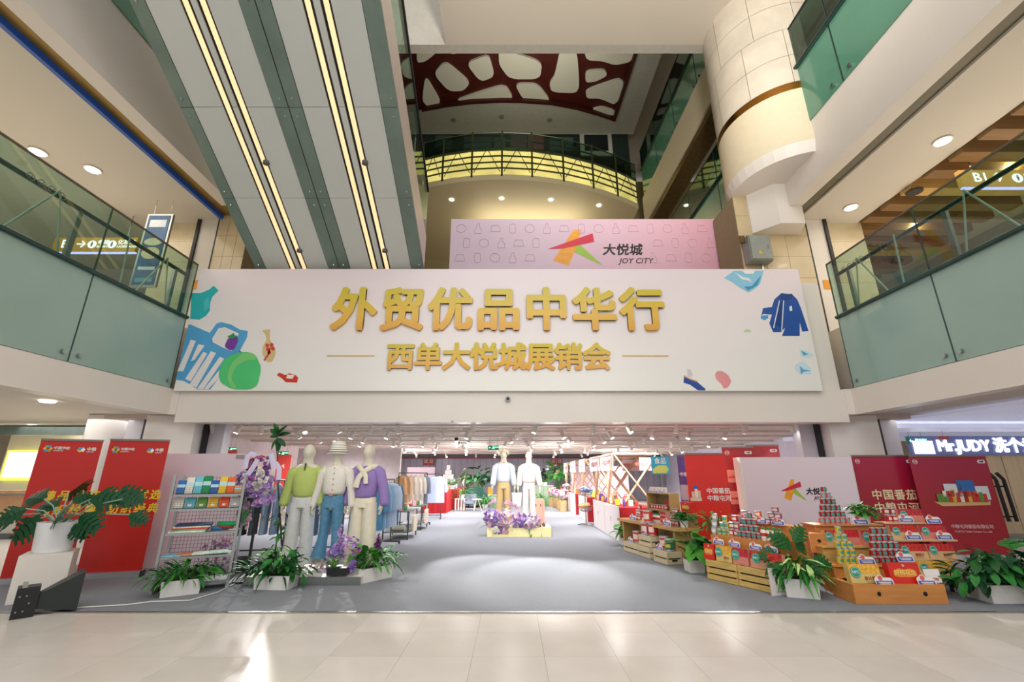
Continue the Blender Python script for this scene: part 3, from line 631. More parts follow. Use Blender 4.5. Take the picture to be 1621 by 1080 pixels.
# ================= TRACK LIGHTS =================
lens_m = M('spot_lens', 'fffaf0', emit=14); lensoff = M('spot_lens_dim', 'f4efe6', emit=1.2)
def track_light(tilt, yaw, on=True):
    t = thing('track_light', '', 'track light')
    mk('adapter', MB().box(-.13, .13, -.02, .02, -.035, 0), white, t)
    mk('arm', MB().box(-.012, .012, -.012, .012, -.1, -.035), white, t)
    h = mk('head', MB().lathe([(.03, .1), (.052, .09), (.052, -.1)], 16).mesh('head', 40), white, t, (0, 0, -.16), (tilt, 0, yaw))
    mk('lens', MB().lathe([(.046, -.103), (.046, -.1)], 14).mesh('lens'), lens_m if on else lensoff, h)
    return t
protos = [track_light(R(a), R(b), on) for a, b, on in ((25, 0, True), (-30, 40, True), (35, -50, True), (20, 120, True), (15, 60, False))]
def copylight(k, p, lab, grp, sc=1.):
    t = protos[k]
    if t.get('used'): t = dup(t, ch=t.children)
    t['used'] = 1; t.location = p; t['label'] = lab; t['group'] = grp; return t
spots = [(402,674),(437,674),(468,672),(528,672),(572,676),(618,672),(655,674),(757,672),(842,673),(921,672),(970,674),(1035,673),(1128,673),(1236,675)]
names = ['above the flower stand','by the tall plant tip','above the lime jumper','above the striped hat','above the purple sweater','first right of the sweater','second right of the sweater','just right of the beam camera','above the pale pair of mannequins','first before the market canopies','above the nearest canopy','above the timber shelf','above the red standees','rightmost by the white pillar']
for i, (u, v) in enumerate(spots):
    p = onZ(u, 678, 2.54); p = Vector((min(6.15, p.x), 9.85, 2.53))
    copylight((0, 3, 0, 1, 2, 4, 0, 4, 3, 0, 1, 4, 0, 2)[i], p, 'white track light in the front row, '+names[i], 'track lights at the hall mouth')
for row, (y, n, x0, x1) in enumerate(((11.4, 11, -5.2, 5.6), (13.0, 12, -5.5, 6), (14.7, 12, -6, 6.2), (16.7, 12, -6.5, 6.5), (18.8, 12, -7, 7), (21.2, 12, -7.4, 7.4), (23.8, 12, -7.8, 7.8))):
    mk('x', MB(), white) if 0 else None
    tr = tag(mk('light_track', MB().box(x0-.4, x1+.4, y-.018, y+.018, -.03, 0), white, None, (0, 0, 2.5+(.06 if row > -1 else 0))), 'white ceiling light track, %s row back from the hall mouth' % ('second','third','fourth','fifth','sixth','seventh','eighth')[row], 'light track')
    tr.location = (0, 0, 2.555)
    for i in range(n):
        x = x0+(x1-x0)*i/(n-1)+random.uniform(-.25, .25)
        copylight(random.choice((0, 1, 2, 3)), (x, y, 2.53), 'white track light in row %s from the hall mouth, %s from the left' % (('two','three','four','five','six','seven','eight')[row], ('first','second','third','fourth','fifth','sixth','seventh','eighth','ninth','tenth','eleventh','twelfth')[i]), 'track lights, hall row %s' % ('two','three','four','five','six','seven','eight')[row])
tag(mk('light_track', MB().box(-6.25, 6.25, 9.83, 9.87, 2.53, 2.558), white), 'white ceiling light track at the very front of the hall', 'light track')
# exit signs
exm = M('exit_green', '0f6b4a', .4, emit=.25); exl = M('exit_letters', '9ff5c9', emit=2)
def exit_sign(lab, p, wd, arrow=True):
    t = thing('exit_sign', lab, 'exit sign', p); h = wd*.4
    mk('box', MB().box(-wd/2, wd/2, 0, .04, -h/2, h/2), exm, t)
    mk('running_pictogram', MB().plate([(-.06*wd, .3*h), (.02*wd, .3*h), (.05*wd, .05*h), (.12*wd, -.25*h), (.04*wd, -.3*h), (-.02*wd, -.05*h), (-.12*wd, -.3*h), (-.16*wd, -.25*h), (-.08*wd, 0)], -.004, .004), exl, t)
    text('安全出口', wd*.15, exl, t, (.28*wd, -.003, .1*h), bold=.01); text('←', wd*.25, exl, t, (-.32*wd, -.003, 0), bold=.02)
    for x in (-.35, .35): mk('hanger', MB().tube([(x*wd, .02, h/2), (x*wd, .02, 2.56-p[2])], .006, 6), steel, t)
a = onY(781, 709, 14.2); exit_sign('green exit sign hanging over the middle of the hall', a, .34)
exit_sign('small green exit sign over the far left of the hall', onY(366, 711, 12.9), .26)
exit_sign('green exit sign at the right shopfront beside the bright sign', onY(1451, 698, 10.9), .42)
exit_sign('dark green exit sign above the red poster behind the lime jumper', onY(448, 718, 15.5), .35)

# ================= ROLL-UP BANNERS =================
redm = M('banner_red', 'c3221b', .35, var=.03, scale=1); yel = M('banner_yellow', 'e9c234', .4); wht = M('ink_white', 'efe6df', .5)
crim = grad('crimson_fade', '9f1626', 'a8204a', 2, .9, 1.9, .3)
def rollup(lab, A, B, top, m, group=None, base=True):
    A = Vector(A); B = Vector(B); d = B-A; wd = d.length; ang = math.atan2(d.y, d.x)
    t = thing('roll_up_banner', lab, 'banner stand', ((A.x+B.x)/2, (A.y+B.y)/2, CZ0), ang, group)
    mk('printed_sheet', MB().box(-wd/2, wd/2, 0, .006, .07, top-.02), m, t)
    mk('top_rail', MB().box(-wd/2, wd/2, -.012, .016, top-.03, top), M('rail_alu', '8f7f78', .3, .8), t)
    if base:
        mk('base_case', MB().plate(rrect(-wd/2-.01, wd/2+.01, .0, .075, .02), -.07, .15), M('case_silver', 'c2c6cc', .3, .7), t)
        mk('end_cap', MB().box(wd/2+.01, wd/2+.02, -.07, .08, 0, .075), black, t); mk('support_pole', MB().tube([(0, .05, .07), (0, .03, top-.02)], .008, 6), steel, t)
    return t, wd
def cofco(t, x, z, s):
    for i, (c, a) in enumerate((('3a9bd8', 60), ('e8b53a', 190), ('f2f2f0', 300))):
        mk('emblem_piece', MB().plate([(x, z), (x+s*math.cos(R(a)), z+s*.8*math.sin(R(a))), (x+s*math.cos(R(a+60)), z+s*.8*math.sin(R(a+60))), (x+s*math.cos(R(a+120)), z+s*.8*math.sin(R(a+120)))], -.004-.001*i, .003), M('ink_'+c, c, .4), t)
    text('中粮', s*1.1, wht, t, (x+s*1.3, -.003, z+s*.15), al='LEFT', bold=.03); text('COFCO', s*.5, wht, t, (x+s*1.3, -.003, z-s*.6), al='LEFT', bold=.02)
def chinatex(t, x, z, s):
    for i in range(6):
        a = R(60*i); cx = x+s*.75*math.cos(a); cz = z+s*.75*math.sin(a)
        mk('emblem_petal', MB().plate(arc(cx, cz, s*.42, 0, 360, 8)[:-1], -.004, .003), M('ink_p%d' % (i % 3), ('e8b53a', '3a9bd8', '7ab648')[i % 3], .4), t)
    text('中国中纺', s*1.0, wht, t, (x+s*1.4, -.003, z+s*.15), al='LEFT', bold=.03); text('CHINATEX', s*.5, wht, t, (x+s*1.4, -.003, z-s*.65), al='LEFT', bold=.02)
for k, (ua, va, ub, vb, lab) in enumerate(((-4, 927, 106, 919, 'red roll-up banner with yellow lettering behind the monstera on its pedestal, left of its twin'), (118, 918, 222, 913, 'red roll-up banner with yellow lettering nearest the metal display rack'))):
    a = onZ(ua, va); b = onZ(ub, vb); b.y -= .0
    t, wd = rollup(lab, a, b, 1.92 if k else 1.9, redm, 'red roll-up banners')
    cx = -wd/2
    chinatex(t, cx+.1, 1.76, .045); cofco(t, cx+wd-.23, 1.75, .05)
    for j, row in enumerate(('臻品优选', '纺织经典')):
        for i, ch in enumerate(row): text(ch, .145, yel, t, (cx+.25+.165*i, -.003, 1.1-.19*j), bold=.035, name='character', shear=.12)
pinkw = M('pink_board', 'e0cbd4', .45, var=.03, scale=1)
# low pink screens
a = onY(228, 722, 7.6); t = thing('pink_screen', 'pale pink screen board behind the metal display rack and flower stand', 'screen', (-4.9, 7.62, 0))
mk('board', MB().box(-.95, .45, 0, .06, CZ0, 1.74), pinkw, t); mk('foot', MB().box(-.9, -.8, .06, .5, CZ0, .05), steel, t); mk('foot', MB().box(.3, .4, .06, .5, CZ0, .05), steel, t)
mk('clip', MB().box(.3, .44, -.01, 0, 1.66, 1.72), M('clip_grey', '9b9294', .5), t)
a = onY(1170, 725, 8.7); b = onY(1349, 726, 8.5)
t = thing('pink_screen', 'pink screen board with a colourful emblem behind the can pyramids', 'screen', (a.x, 8.65, 0), -.06)
wd = b.x-a.x
mk('board', MB().box(0, wd, 0, .06, CZ0, 1.72), grad('pink3', 'e3cdd6', 'eadce6', 0, 0, wd), t); mk('side_panel', MB().box(-.02, 0, 0, .3, CZ0, 1.72), white, t)
q = onY(1238, 793, 8.62); q2 = onY(1238, 759, 8.62)
logo(t, q.x-a.x, q.z, (q2.z-q.z), ink='2b2628')
# dark red roll-ups on the right
a = onZ(1370, 888); b = onZ(1492, 889)
def emb(t, wd, top):
    mk('round_badge', MB().tube([(-wd/2+.09+.04*math.cos(i*PI/8), -.004, top-.12+.04*math.sin(i*PI/8)) for i in range(17)], .004, 4), wht, t)
    text('屯河', .04, wht, t, (-wd/2+.09, -.003, top-.12), bold=.02)
    bd = mk('pill_badge', MB().plate(rrect(wd/2-.17, wd/2-.04, top-.15, top-.09, .025), -.004, .003), wht, t)
    text('中粮', .035, M('ink_dark2', '4a3a40', .5), bd, (wd/2-.105, -.007, top-.12), bold=.02)
aa = onY(1347, 721, 8.7); ab = onY(1441, 721, 8.7); top = aa.z
t, wd = rollup('crimson roll-up banner with four-character cream lettering, just right of the pink emblem screen', (aa.x, 8.7, 0), (ab.x, 8.62, 0), top, crim, 'crimson roll-up banners')
emb(t, wd, top)
crm = M('ink_cream', 'efdcb4', .5)
for j, row in enumerate(('中国番茄', '中粮屯河')):
    for i, ch in enumerate(row): text(ch, .19, crm, t, (-.26+.2*i, -.003, 1.03-.225*j), bold=.024, name='character')
aa = onY(1441, 721, 8.4); ab = onY(1555, 721, 8.4); top = aa.z
t, wd = rollup('wide crimson roll-up banner picturing a shelf of groceries, farthest right', (aa.x, 8.45, 0), (ab.x, 8.35, 0), top, crim, 'crimson roll-up banners')
emb(t, wd, top)
text('中粮屯河番茄有限公司', .07, M('ink_pinkish', 'e3b0b4', .5), t, (.1, -.003, .52), bold=.02); text('COFCO Tunhe Tomato Co., Ltd.', .045, M('ink_pinkish', 'e3b0b4'), t, (.1, -.003, .44), bold=.01)
mk('picture_board', MB().plate([(-.42, .93), (.52, .95), (.5, .88), (-.3, .86)], -.008, .006), M('pic_wood', 'd9b07a', .5), t)
rnd = random.Random(3)
for (x, z, w_, h_, c) in [(-.2, 1.02, .3, .22, 'd9dde6'), (.3, 1.0, .24, .2, 'd9dde6'), (.02, 1.12, .3, .18, '2f6fb5')]+[(-.36+.065*i, .96, .06, .1+.12*rnd.random()*(1-abs(i-6)/8), rnd.choice(['c8322c', 'c8322c', 'd9554a', 'd8b13a', '5f8f3c', 'efe3dc', 'a81f28'])) for i in range(13)]+[(-.25+.065*i, 1.05, .06, .07, rnd.choice(['c8322c', 'd9554a', 'efe3dc'])) for i in range(9)]:
    mk('pictured_item', MB().plate(rrect(x, x+w_, z-.03, z+h_, .01, 2), -.012-(.004 if w_ < .1 else 0), .003), M('ink_'+c, c, .5), t)
# red standees behind the pink screen
def standee(lab, ua, ub, v, y, m, rows=None, bot=.0):
    a = onY(ua, v, y); b = onY(ub, v, y-.15)
    return rollup(lab, (a.x, y, 0), (b.x, y-.15, 0), a.z, m, 'standing banners on the right', True)
t, wd = standee('bright red standing banner with white lettering and bottle picture beside the timber shelf', 1083, 1145, 718, 8.9, M('bright_red', 'dc2a22', .3, var=.03))
for j, row in enumerate(('中国番茄', '中粮屯河')):
    for i, ch in enumerate(row): text(ch, .105, wht, t, (.02+.105*i, -.003, 1.1-.13*j), bold=.024, name='character')
for (x, z, w_, h_, c) in [(-.33, .92, .2, .06, 'e8c9a8'), (-.3, .97, .06, .12, 'e6b9a8'), (-.24, .97, .05, .18, 'f0ddd0'), (-.19, .97, .05, .14, 'e6b9a8'), (-.26, 1.14, .08, .06, '3a5fc0')]:
    mk('pictured_item', MB().plate(rrect(x, x+w_, z, z+h_, .01, 2), -.008, .005), M('ink_'+c, c, .5), t)
t, wd = standee('dark red standing banner printed with two cans, partly behind the pink screen', 1142, 1192, 708, 9.15, M('dark_red_print', 'a02a30', .35))
emb(t, wd, onY(1150, 708, 9.15).z)
for z in (1.35, .95): mk('pictured_can', MB().plate(rrect(-.25, -.1, z-.1, z+.14, .02), -.006, .004), M('ink_can', 'd9a58f', .5), t); text('番茄酱', .04, M('bright_red', ''), t, (-.175, -.008, z), bold=.02)
for i in range(6): text('番茄', .05, crm, t, (.02, -.004, 1.5-.11*i-(.1 if i > 2 else 0)), bold=.01)
t, wd = standee('dark red standing banner with a white pill badge, rearmost by the white pillar', 1180, 1232, 705, 9.3, MATS['dark_red_print'])
emb(t, wd, onY(1190, 705, 9.3).z)
t, wd = standee('narrow violet-blue standing banner with appliance pictures behind the bright red one', 1071, 1088, 721, 9.6, M('violet_print', '5a4a8c', .4, var=.2))
text('中粮', .09, wht, t, (0, -.003, 1.4), bold=.02); mk('pictured_item', MB().plate(rrect(-.1, .1, .9, 1.2, .02), -.006, .004), M('ink_grey9', 'b9b9c8', .5), t)
# turquoise poster above the timber shelf
a = onY(1030, 723, 9.0); b = onY(1061, 751, 9.0)
t = thing('poster', 'turquoise and yellow poster standing above the timber cube shelf', 'poster', ((a.x+b.x)/2, 9.0, b.z))
hw_ = (b.x-a.x)/2; ph = a.z-b.z
mk('sheet', MB().box(-hw_, hw_, 0, .01, 0, ph), M('turquoise_print', '36a3c6', .4, var=.1), t); mk('band', MB().plate([(-hw_+.02, .02), (hw_*.6, .02), (hw_*.9, ph*.3), (hw_*.6, ph*.5), (-hw_*.2, ph*.5), (-hw_+.02, ph*.3)], -.004, .003), M('ink_yel2', 'd6cf6a', .5), t)
text('食品', .12, wht, t, (0, -.004, ph*.72), bold=.02); mk('stem', MB().tube([(0, .01, 0), (0, .01, -.4)], .01, 6), steel, t)

# ================= RIGHT SHOPFRONT =================
YS = 11.0
t = thing('shopfront', 'bright shopfront with glowing lettering over pale timber doors on the right', 'shopfront', (10.5, YS, 0))
x0 = onY(1437, 710, YS).x
P('led_band', MB().box(x0, 13.95, YS-.1, YS, 1.86, 2.3), M('led_back', '5b638f', .4, emit=.35), t)
P('white_block', MB().box(x0+.06, x0+.52, YS-.13, YS-.1, 1.88, 2.18), M('led_white', 'eef0ff', emit=2.6), t)
q = onY(1479, 712, YS)
text('Mr.JUDY 洗个头', .36, MATS['led_white'], t, Vector((q.x-.02, YS-.12, 2.06))-Vector(t.location), ext=.01, bold=.035, al='LEFT', sx=.95)
dw = M('door_wood', 'dcc49c', .35, var=.08, scale=2, stretch=(6, 6, .4))
for i in range(8):
    a = x0+.9+i*.62
    if a > 13.6: break
    P('timber_panel', MB().box(a+.01, a+.61, YS-.05, YS+.02, .12, 1.86), dw, t)
P('plinth', MB().box(x0, 13.95, YS-.02, YS+.1, 0, .12), steel, t); P('jamb', MB().box(x0+.02, x0+.88, YS, YS+.1, .12, 1.86), M('lilac_wall', ''), t)
for (ua, va, ub, vb) in ((1565, 749, 1593, 826), (1577, 749, 1603, 826)):
    a = onY(ua, va, YS-.25); b = onY(ub, vb, YS-.25); mm = onY(ua+(15 if ua < 1570 else 14), va+14, YS-.25)
    P('door_handle', MB().bar(a, (a.x+.12, a.y, a.z-.14), .05).bar((a.x+.12, a.y, a.z-.14), (a.x+.14, a.y, b.z), .05).bar((a.x+.13, a.y, a.z-.3), (a.x+.13, a.y+.25, a.z-.3), .03).bar((a.x+.13, a.y, b.z+.1), (a.x+.13, a.y+.25, b.z+.1), .03), black, t)
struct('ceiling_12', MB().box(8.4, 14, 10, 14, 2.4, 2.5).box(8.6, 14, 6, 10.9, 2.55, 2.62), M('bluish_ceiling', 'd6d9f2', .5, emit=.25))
tag(mk('hanging_tag', MB().box(-.12, .12, 0, .02, -.03, .03).tube([(0, .01, .03), (0, .01, .2)], .005, 4), M('ink_d8463c', 'd8463c'), None, onY(1494, 693, 10.6)), 'small red tag hanging by the bright shop sign', 'sign')
# ---- left gallery, hall level ----
struct('wall_left_far', MB().box(-14, -9.3, 12.6, 12.8, 0, 2.6), M('cream_wall2', 'e6dcc6', .5, var=.02))
a = onY(30, 713, 12.5); b = onY(60, 761, 12.5)
t = thing('light_box', 'glowing white light box with a yellow-green frame on the far left wall', 'light box', ((a.x-.3+b.x)/2, 12.5, (a.z+b.z)/2))
hw_ = abs(b.x-(a.x-.3))/2; hh_ = (a.z-b.z)/2
mk('frame', MB().box(-hw_, hw_, 0, .1, -hh_, hh_), M('lime_frame', 'e3ee5a', emit=1.2), t); mk('screen', MB().box(-hw_+.08, hw_, -.02, 0, -hh_+.08, hh_-.06), M('light_white', 'ffffee', emit=2.5), t)
t = thing('low_partition', 'tan timber counter with glass top rail at the far left edge', 'counter', (-10.4, 11, 0))
P('panel', MB().box(-12.5, -9.1, 11, 11.2, .5, 1.05), M('tan_timber', 'b58a66', .4, var=.1), t); P('base', MB().box(-12.5, -9.1, 10.95, 11.15, 0, .5), M('warm_grey', 'b9b2ac', .4), t)
P('rail', MB().tube([(-12.5, 10.9, .95), (-9.1, 10.9, .95)], .025, 8), steel, t); P('kick', MB().box(-12.5, -9.1, 10.9, 10.95, 0, .12), M('dark_kick', '4a5452', .4), t)
struct('trim_50', MB().box(-14, -8.9, 11.2, 11.3, 2.35, 2.6), M('green_band', '6a7a72', .3, var=.1))
for k, (u, v) in enumerate(((75, 636), (107, 679), (74, 689), (8, 705))):
    p = onZ(u, v, 2.64); p.z = 2.655
    if p.y > 12.3: s_ = 12.2/p.y; p = Vector((max(-13.5, p.x*s_), 12.2-.2*k, 2.655))
    tag(mk('downlight', MB().lathe([(.1, -.03), (.12, 0)], 16).mesh('downlight'), M('lamp_white', ''), None, p), 'round downlight in the hall-level ceiling left of the red banners, %s' % ('nearest the balcony edge', 'beside the round column', 'second from the round column', 'leftmost')[k], 'ceiling light', 'hall-level left downlights')
# ================= PLANTS AND FLOWERS =================
def leaf_mesh(L, W, droop=.3, fold=.15, n=4, name='leaf', pale=False):
    m = MB(); vs = []
    for i in range(n+1):
        t = i/n; w_ = W/2*math.sin(PI*min(1, t*.92+.06))**.8; x = L*t*(1-.15*droop*t); z = L*(.12*t-droop*t*t)
        vs += [(x, -w_, z+w_*fold), (x, -w_*.4, z+w_*fold*.5), (x, 0, z), (x, w_*.4, z+w_*fold*.5), (x, w_, z+w_*fold)]
    for i in range(n):
        for k in range(4):
            m.mat(1 if pale and k in (1, 2) and i > 0 else 0)
            m.add([], []); m.f.append((5*i+k, 5*i+5+k, 5*i+6+k, 5*i+1+k)); m.mi.append(m.k)
    m.v = [Vector(p) for p in vs]; return m.mesh(name, True)
def monstera_mesh(L, W, droop=.25):
    m = MB(); z = lambda x, y: .08*x-droop*x*x/L-abs(y)*.18
    lob = [(-.12, .25, .62), (.05, .3, .9), (.22, .4, 1.), (.40, .55, .93), (.58, .72, .75), (.76, .9, .45)]
    for s in (-1, 1):
        for k, (b, e, r) in enumerate(lob):
            b2 = b+.15; e2 = e+.12; q = [(max(b, 0)*L, 0), (max(b2, .1)*L*1.0, 0), ((b2+e2)/2*L, s*W/2*r*.55), (e2*L, s*W/2*r*.98), ((e+.02)*L, s*W/2*r), ((b+e)/2*L, s*W/2*r*.5)]
            p = [(x, y, z(x, y)) for x, y in q]
            if s < 0: p = p[::-1]
            m.add(p, [(0, 1, 2, 5), (5, 2, 3, 4)] if s > 0 else [(5, 4, 3, 0), (0, 3, 2, 1)])
        q = [(-.03*L, s*W*.1), (L*.3, s*W*.3), (L*.75, s*W*.22), (L*.98, 0)]; p = [(x, y, z(x, y)+.002) for x, y in q]
        m.add(p if s > 0 else p[::-1], [(0, 1, 2, 3)])
        p = [(x, y, z(x, y)+.001) for x, y in [(-.03*L, s*W*.1), (L*.98, 0), (0, 0)]]
        m.add(p if s > 0 else p[::-1], [(0, 1, 2)])
    return m.mesh('leaf', True)
G = {k: M('leaf_'+k, c, .5, var=.25, scale=14, spec=.3) for k, c in dict(dark='1e5a24', mid='2f7a33', light='4f9a35', lime='8cbf4c', pale='b9d98a', deep='174a2a', blue='5e7d78', grey='c8d4b8').items()}
stemg = M('stem_green', '4a7a3a', .5); soil = M('soil', '3b2c22', .9)
LV = {'lance': leaf_mesh(.26, .075, .45), 'broad': leaf_mesh(.24, .11, .35), 'varieg': leaf_mesh(.25, .12, .4, pale=True), 'fern': leaf_mesh(.3, .03, .6), 'ficus': leaf_mesh(.17, .075, .25), 'tiny': leaf_mesh(.1, .045, .3), 'arch': leaf_mesh(.34, .05, .9), 'mon': monstera_mesh(.36, .34), 'mon_s': monstera_mesh(.24, .22)}
def leaves(t, kind, mats, n, c, spread, hz, rnd, L=1., pitch=(-60, 25), stems=True, name='leaf', az=None):
    "n leaves on short stems around c"
    sm = MB(); me0 = LV[kind]
    for i in range(n):
        a = rnd.uniform(0, 2*PI) if az is None else R(rnd.uniform(*az)); r = spread[0]*rnd.random()**.6; bx, by = c[0]+r*math.cos(a), c[1]+r*math.sin(a)*spread[1]/spread[0]
        h = c[2]+hz[0]+(hz[1]-hz[0])*rnd.random()*(1-.5*(r/spread[0])**2)
        key = (kind, tuple(m.name for m in mats[i % len(mats)])) if isinstance(mats[i % len(mats)], tuple) else (kind, mats[i % len(mats)].name)
        if key not in LC:
            me = me0.copy(); me.materials.clear(); mm = mats[i % len(mats)]
            for q in (mm if isinstance(mm, tuple) else (mm,)): me.materials.append(q)
            LC[key] = me
        s = L*rnd.uniform(.75, 1.15)
        mk(name, LC[key], None, t, (bx, by, h), (R(rnd.uniform(-25, 25)), -R(rnd.uniform(*pitch)), a), (s, s, s))
        if stems: sm.tube([(c[0]+(bx-c[0])*.3, c[1]+(by-c[1])*.3, c[2]), (bx, by, h)], .004, 3, cap=False)
    if stems and sm.v: mk('stems', sm, stemg, t)['kind'] = 'stuff'
LC = {}
def planter_box(t, w_, d_, h_, taper=.0):
    k = 1-taper
    m = MB().add([(-w_/2*k, -d_/2*k, 0), (w_/2*k, -d_/2*k, 0), (w_/2*k, d_/2*k, 0), (-w_/2*k, d_/2*k, 0), (-w_/2, -d_/2, h_), (w_/2, -d_/2, h_), (w_/2, d_/2, h_), (-w_/2, d_/2, h_)],
                 [(0,3,2,1),(0,1,5,4),(1,2,6,5),(2,3,7,6),(3,0,4,7),(4,5,6,7)])
    mk('planter', m, M('planter_white', 'e9e6e2', .35, var=.02), t); mk('soil', MB().box(-w_*.44, w_*.44, -d_*.42, d_*.42, h_, h_+.006), soil, t)
def two(A, B, d):
    "centre and angle of a box whose front bottom edge runs A to B"
    A = Vector(A); B = Vector(B); v = B-A; a = math.atan2(v.y, v.x); n = Vector((-math.sin(a), math.cos(a), 0))
    c = (A+B)/2+n*d/2; return (c.x, c.y, 0), a, v.length
CZ = .006
rn = random.Random(11)
# left planters
c, a, w_ = two(onZ(250, 949), onZ(316, 941), .22); c = (c[0], c[1], CZ)
t = thing('planter', 'low white trough of ferns and broad dark leaves in front of the metal display rack', 'planter', c, a)
planter_box(t, w_, .22, .17, .06); leaves(t, 'fern', [G['mid'], G['light']], 90, (-.05, 0, .17), (.32, .12), (.0, .16), rn, .75, (-15, 60), False); leaves(t, 'lance', [G['mid'], G['dark']], 60, (.05, 0, .17), (.3, .12), (.02, .2), rn, .75, (-50, 50))
c, a, w_ = two(onZ(402, 935), onZ(452, 936), .26)
t = thing('planter', 'low white trough of tangled dark greenery left of the mannequins', 'planter', (c[0], c[1], CZ), a)
planter_box(t, w_+.05, .26, .16, .05); leaves(t, 'fern', [G['deep'], G['mid']], 50, (-.12, 0, .16), (.3, .14), (0, .14), rn, 1., (-20, 60), False); leaves(t, 'broad', [G['dark'], G['mid'], G['deep']], 84, (.05, -.02, .16), (.36, .16), (.02, .32), rn, .72, (-65, 50)); leaves(t, 'arch', [G['light']], 12, (-.05, 0, .42), (.1, .1), (0, .1), rn, .6, (10, 30), True); leaves(t, 'tiny', [G['mid'], G['light'], G['dark']], 60, (.0, 0, .16), (.3, .16), (0, .25), rn, 1.1, (-40, 50), False)
c, a, w_ = two(onZ(571, 926), onZ(621, 915), .24)
t = thing('planter', 'low white trough with a pale-veined dieffenbachia and ferns right of the mannequins', 'planter', (c[0], c[1], CZ), a)
planter_box(t, w_, .24, .17, .04); leaves(t, 'varieg', [(G['mid'], G['pale']), (G['light'], G['lime'])], 18, (-.12, -.02, .17), (.12, .1), (.08, .26), rn, .95, (-40, 60)); leaves(t, 'fern', [G['mid'], G['light']], 60, (.14, 0, .17), (.22, .14), (.02, .2), rn, .9, (-20, 60), False); leaves(t, 'tiny', [G['mid']], 40, (.2, 0, .2), (.25, .15), (0, .2), rn, 1., (-20, 50), False)
# monstera on pedestal
P0 = onZ(85, 952); ped = thing('pedestal', 'plain white box pedestal under the potted monstera, left foreground', 'pedestal', (P0.x-.3, P0.y+.12, CZ), .62)
mk('column_box', MB().box(-.23, .23, -.23, .23, 0, .5), white, ped)
t = thing('potted_monstera', 'monstera with dark split leaves in a round white pot on the pedestal', 'potted plant', (P0.x-.3, P0.y+.12, CZ+.502))
mk('pot', MB().lathe([(.165, 0), (.178, .02), (.198, .32), (.203, .34), (.185, .34), (.175, .3)], 28).mesh('pot', 50), M('pot_white', 'eceef1', .25, var=.02), t); mk('soil', MB().lathe([(.174, .3), (.174, .31)], 20), soil, t)
st = MB()
for i, (az, el, r, h, kind) in enumerate(((180, -15, .5, .42, 'mon'), (170, 5, .3, .6, 'mon'), (165, 10, .12, .5, 'mon'), (8, 5, .3, .6, 'mon'), (110, 20, .15, .66, 'mon'), (20, 10, .5, .62, 'mon'), (0, -20, .85, .42, 'mon_s'), (-20, -25, .32, .42, 'mon'), (200, -45, .22, .38, 'mon'), (60, 15, .1, .58, 'mon_s'), (-60, -20, .14, .5, 'mon'), (10, -5, .68, .6, 'mon_s'), (230, -30, .45, .5, 'mon_s'), (-5, -40, .2, .3, 'mon_s'))):
    a = R(az); e = Vector((r*math.cos(a), r*math.sin(a)*.5, h)); key = (kind, 'leaf_dark')
    if key not in LC: me = LV[kind].copy(); me.materials.clear(); me.materials.append(G['deep']); LC[key] = me
    mk('leaf', LC[key], None, t, e, (R(62 if abs(az) < 80 else (-62 if az < 260 and az > 100 else 0))+R(rn.uniform(-15, 15)), -R(el), a))
    st.tube([(0, 0, .3), e*.5+Vector((0, 0, .22)), e], .008, 5, cap=False)
mk('stems', st, M('stem_pale', '8fae98', .5), t)['kind'] = 'stuff'
# tall rubber plant behind flowers
B0 = onZ(452, 880); t = thing('rubber_plant', 'tall thin rubber plant with a leafy tip reaching the beam beside the flower stand', 'potted plant', (B0.x, 7.35, CZ))
def rel(u, v, y): return onY(u, v, y)-Vector(t.location)
pts = [rel(447, 880, 7.35), rel(443, 810, 7.35), rel(440, 765, 7.35), rel(439, 720, 7.3), rel(436, 700, 7.25), rel(440, 690, 7.25)]
mk('trunk', MB().tube(pts, [.014, .013, .012, .009, .008, .007], 7).mesh('trunk', True), M('bark', '3b3a30', .7), t)
mk('pot', MB().lathe([(.1, 0), (.13, .2), (.12, .2), (.11, .17)], 18).mesh('pot', 40), black, t)
for k_, (az_, el_, dz_) in enumerate(((0, 55, .02), (180, 40, 0), (20, 20, 0), (160, 10, -.02), (0, -40, -.04), (180, -60, -.05), (90, 70, .02), (-80, 60, .02), (10, -75, -.06), (200, 65, .03), (-40, 35, 0))):
    kk = ('fic2', k_ % 2)
    if kk not in LC: me = LV['ficus'].copy(); me.materials.clear(); me.materials.append((G['deep'], G['dark'])[k_ % 2]); LC[kk] = me
    e_ = rel(440, 690, 7.25); mk('leaf', LC[kk], None, t, (e_.x, e_.y, e_.z+dz_), (R(55 if abs(az_) < 80 else -55), -R(el_), R(az_)), (1.15, 1.15, 1.15))
leaves(t, 'ficus', [G['dark'], G['mid']], 26, rel(445, 850, 7.3), (.12, .12), (0, .55), rn, .9, (-50, 40), False)
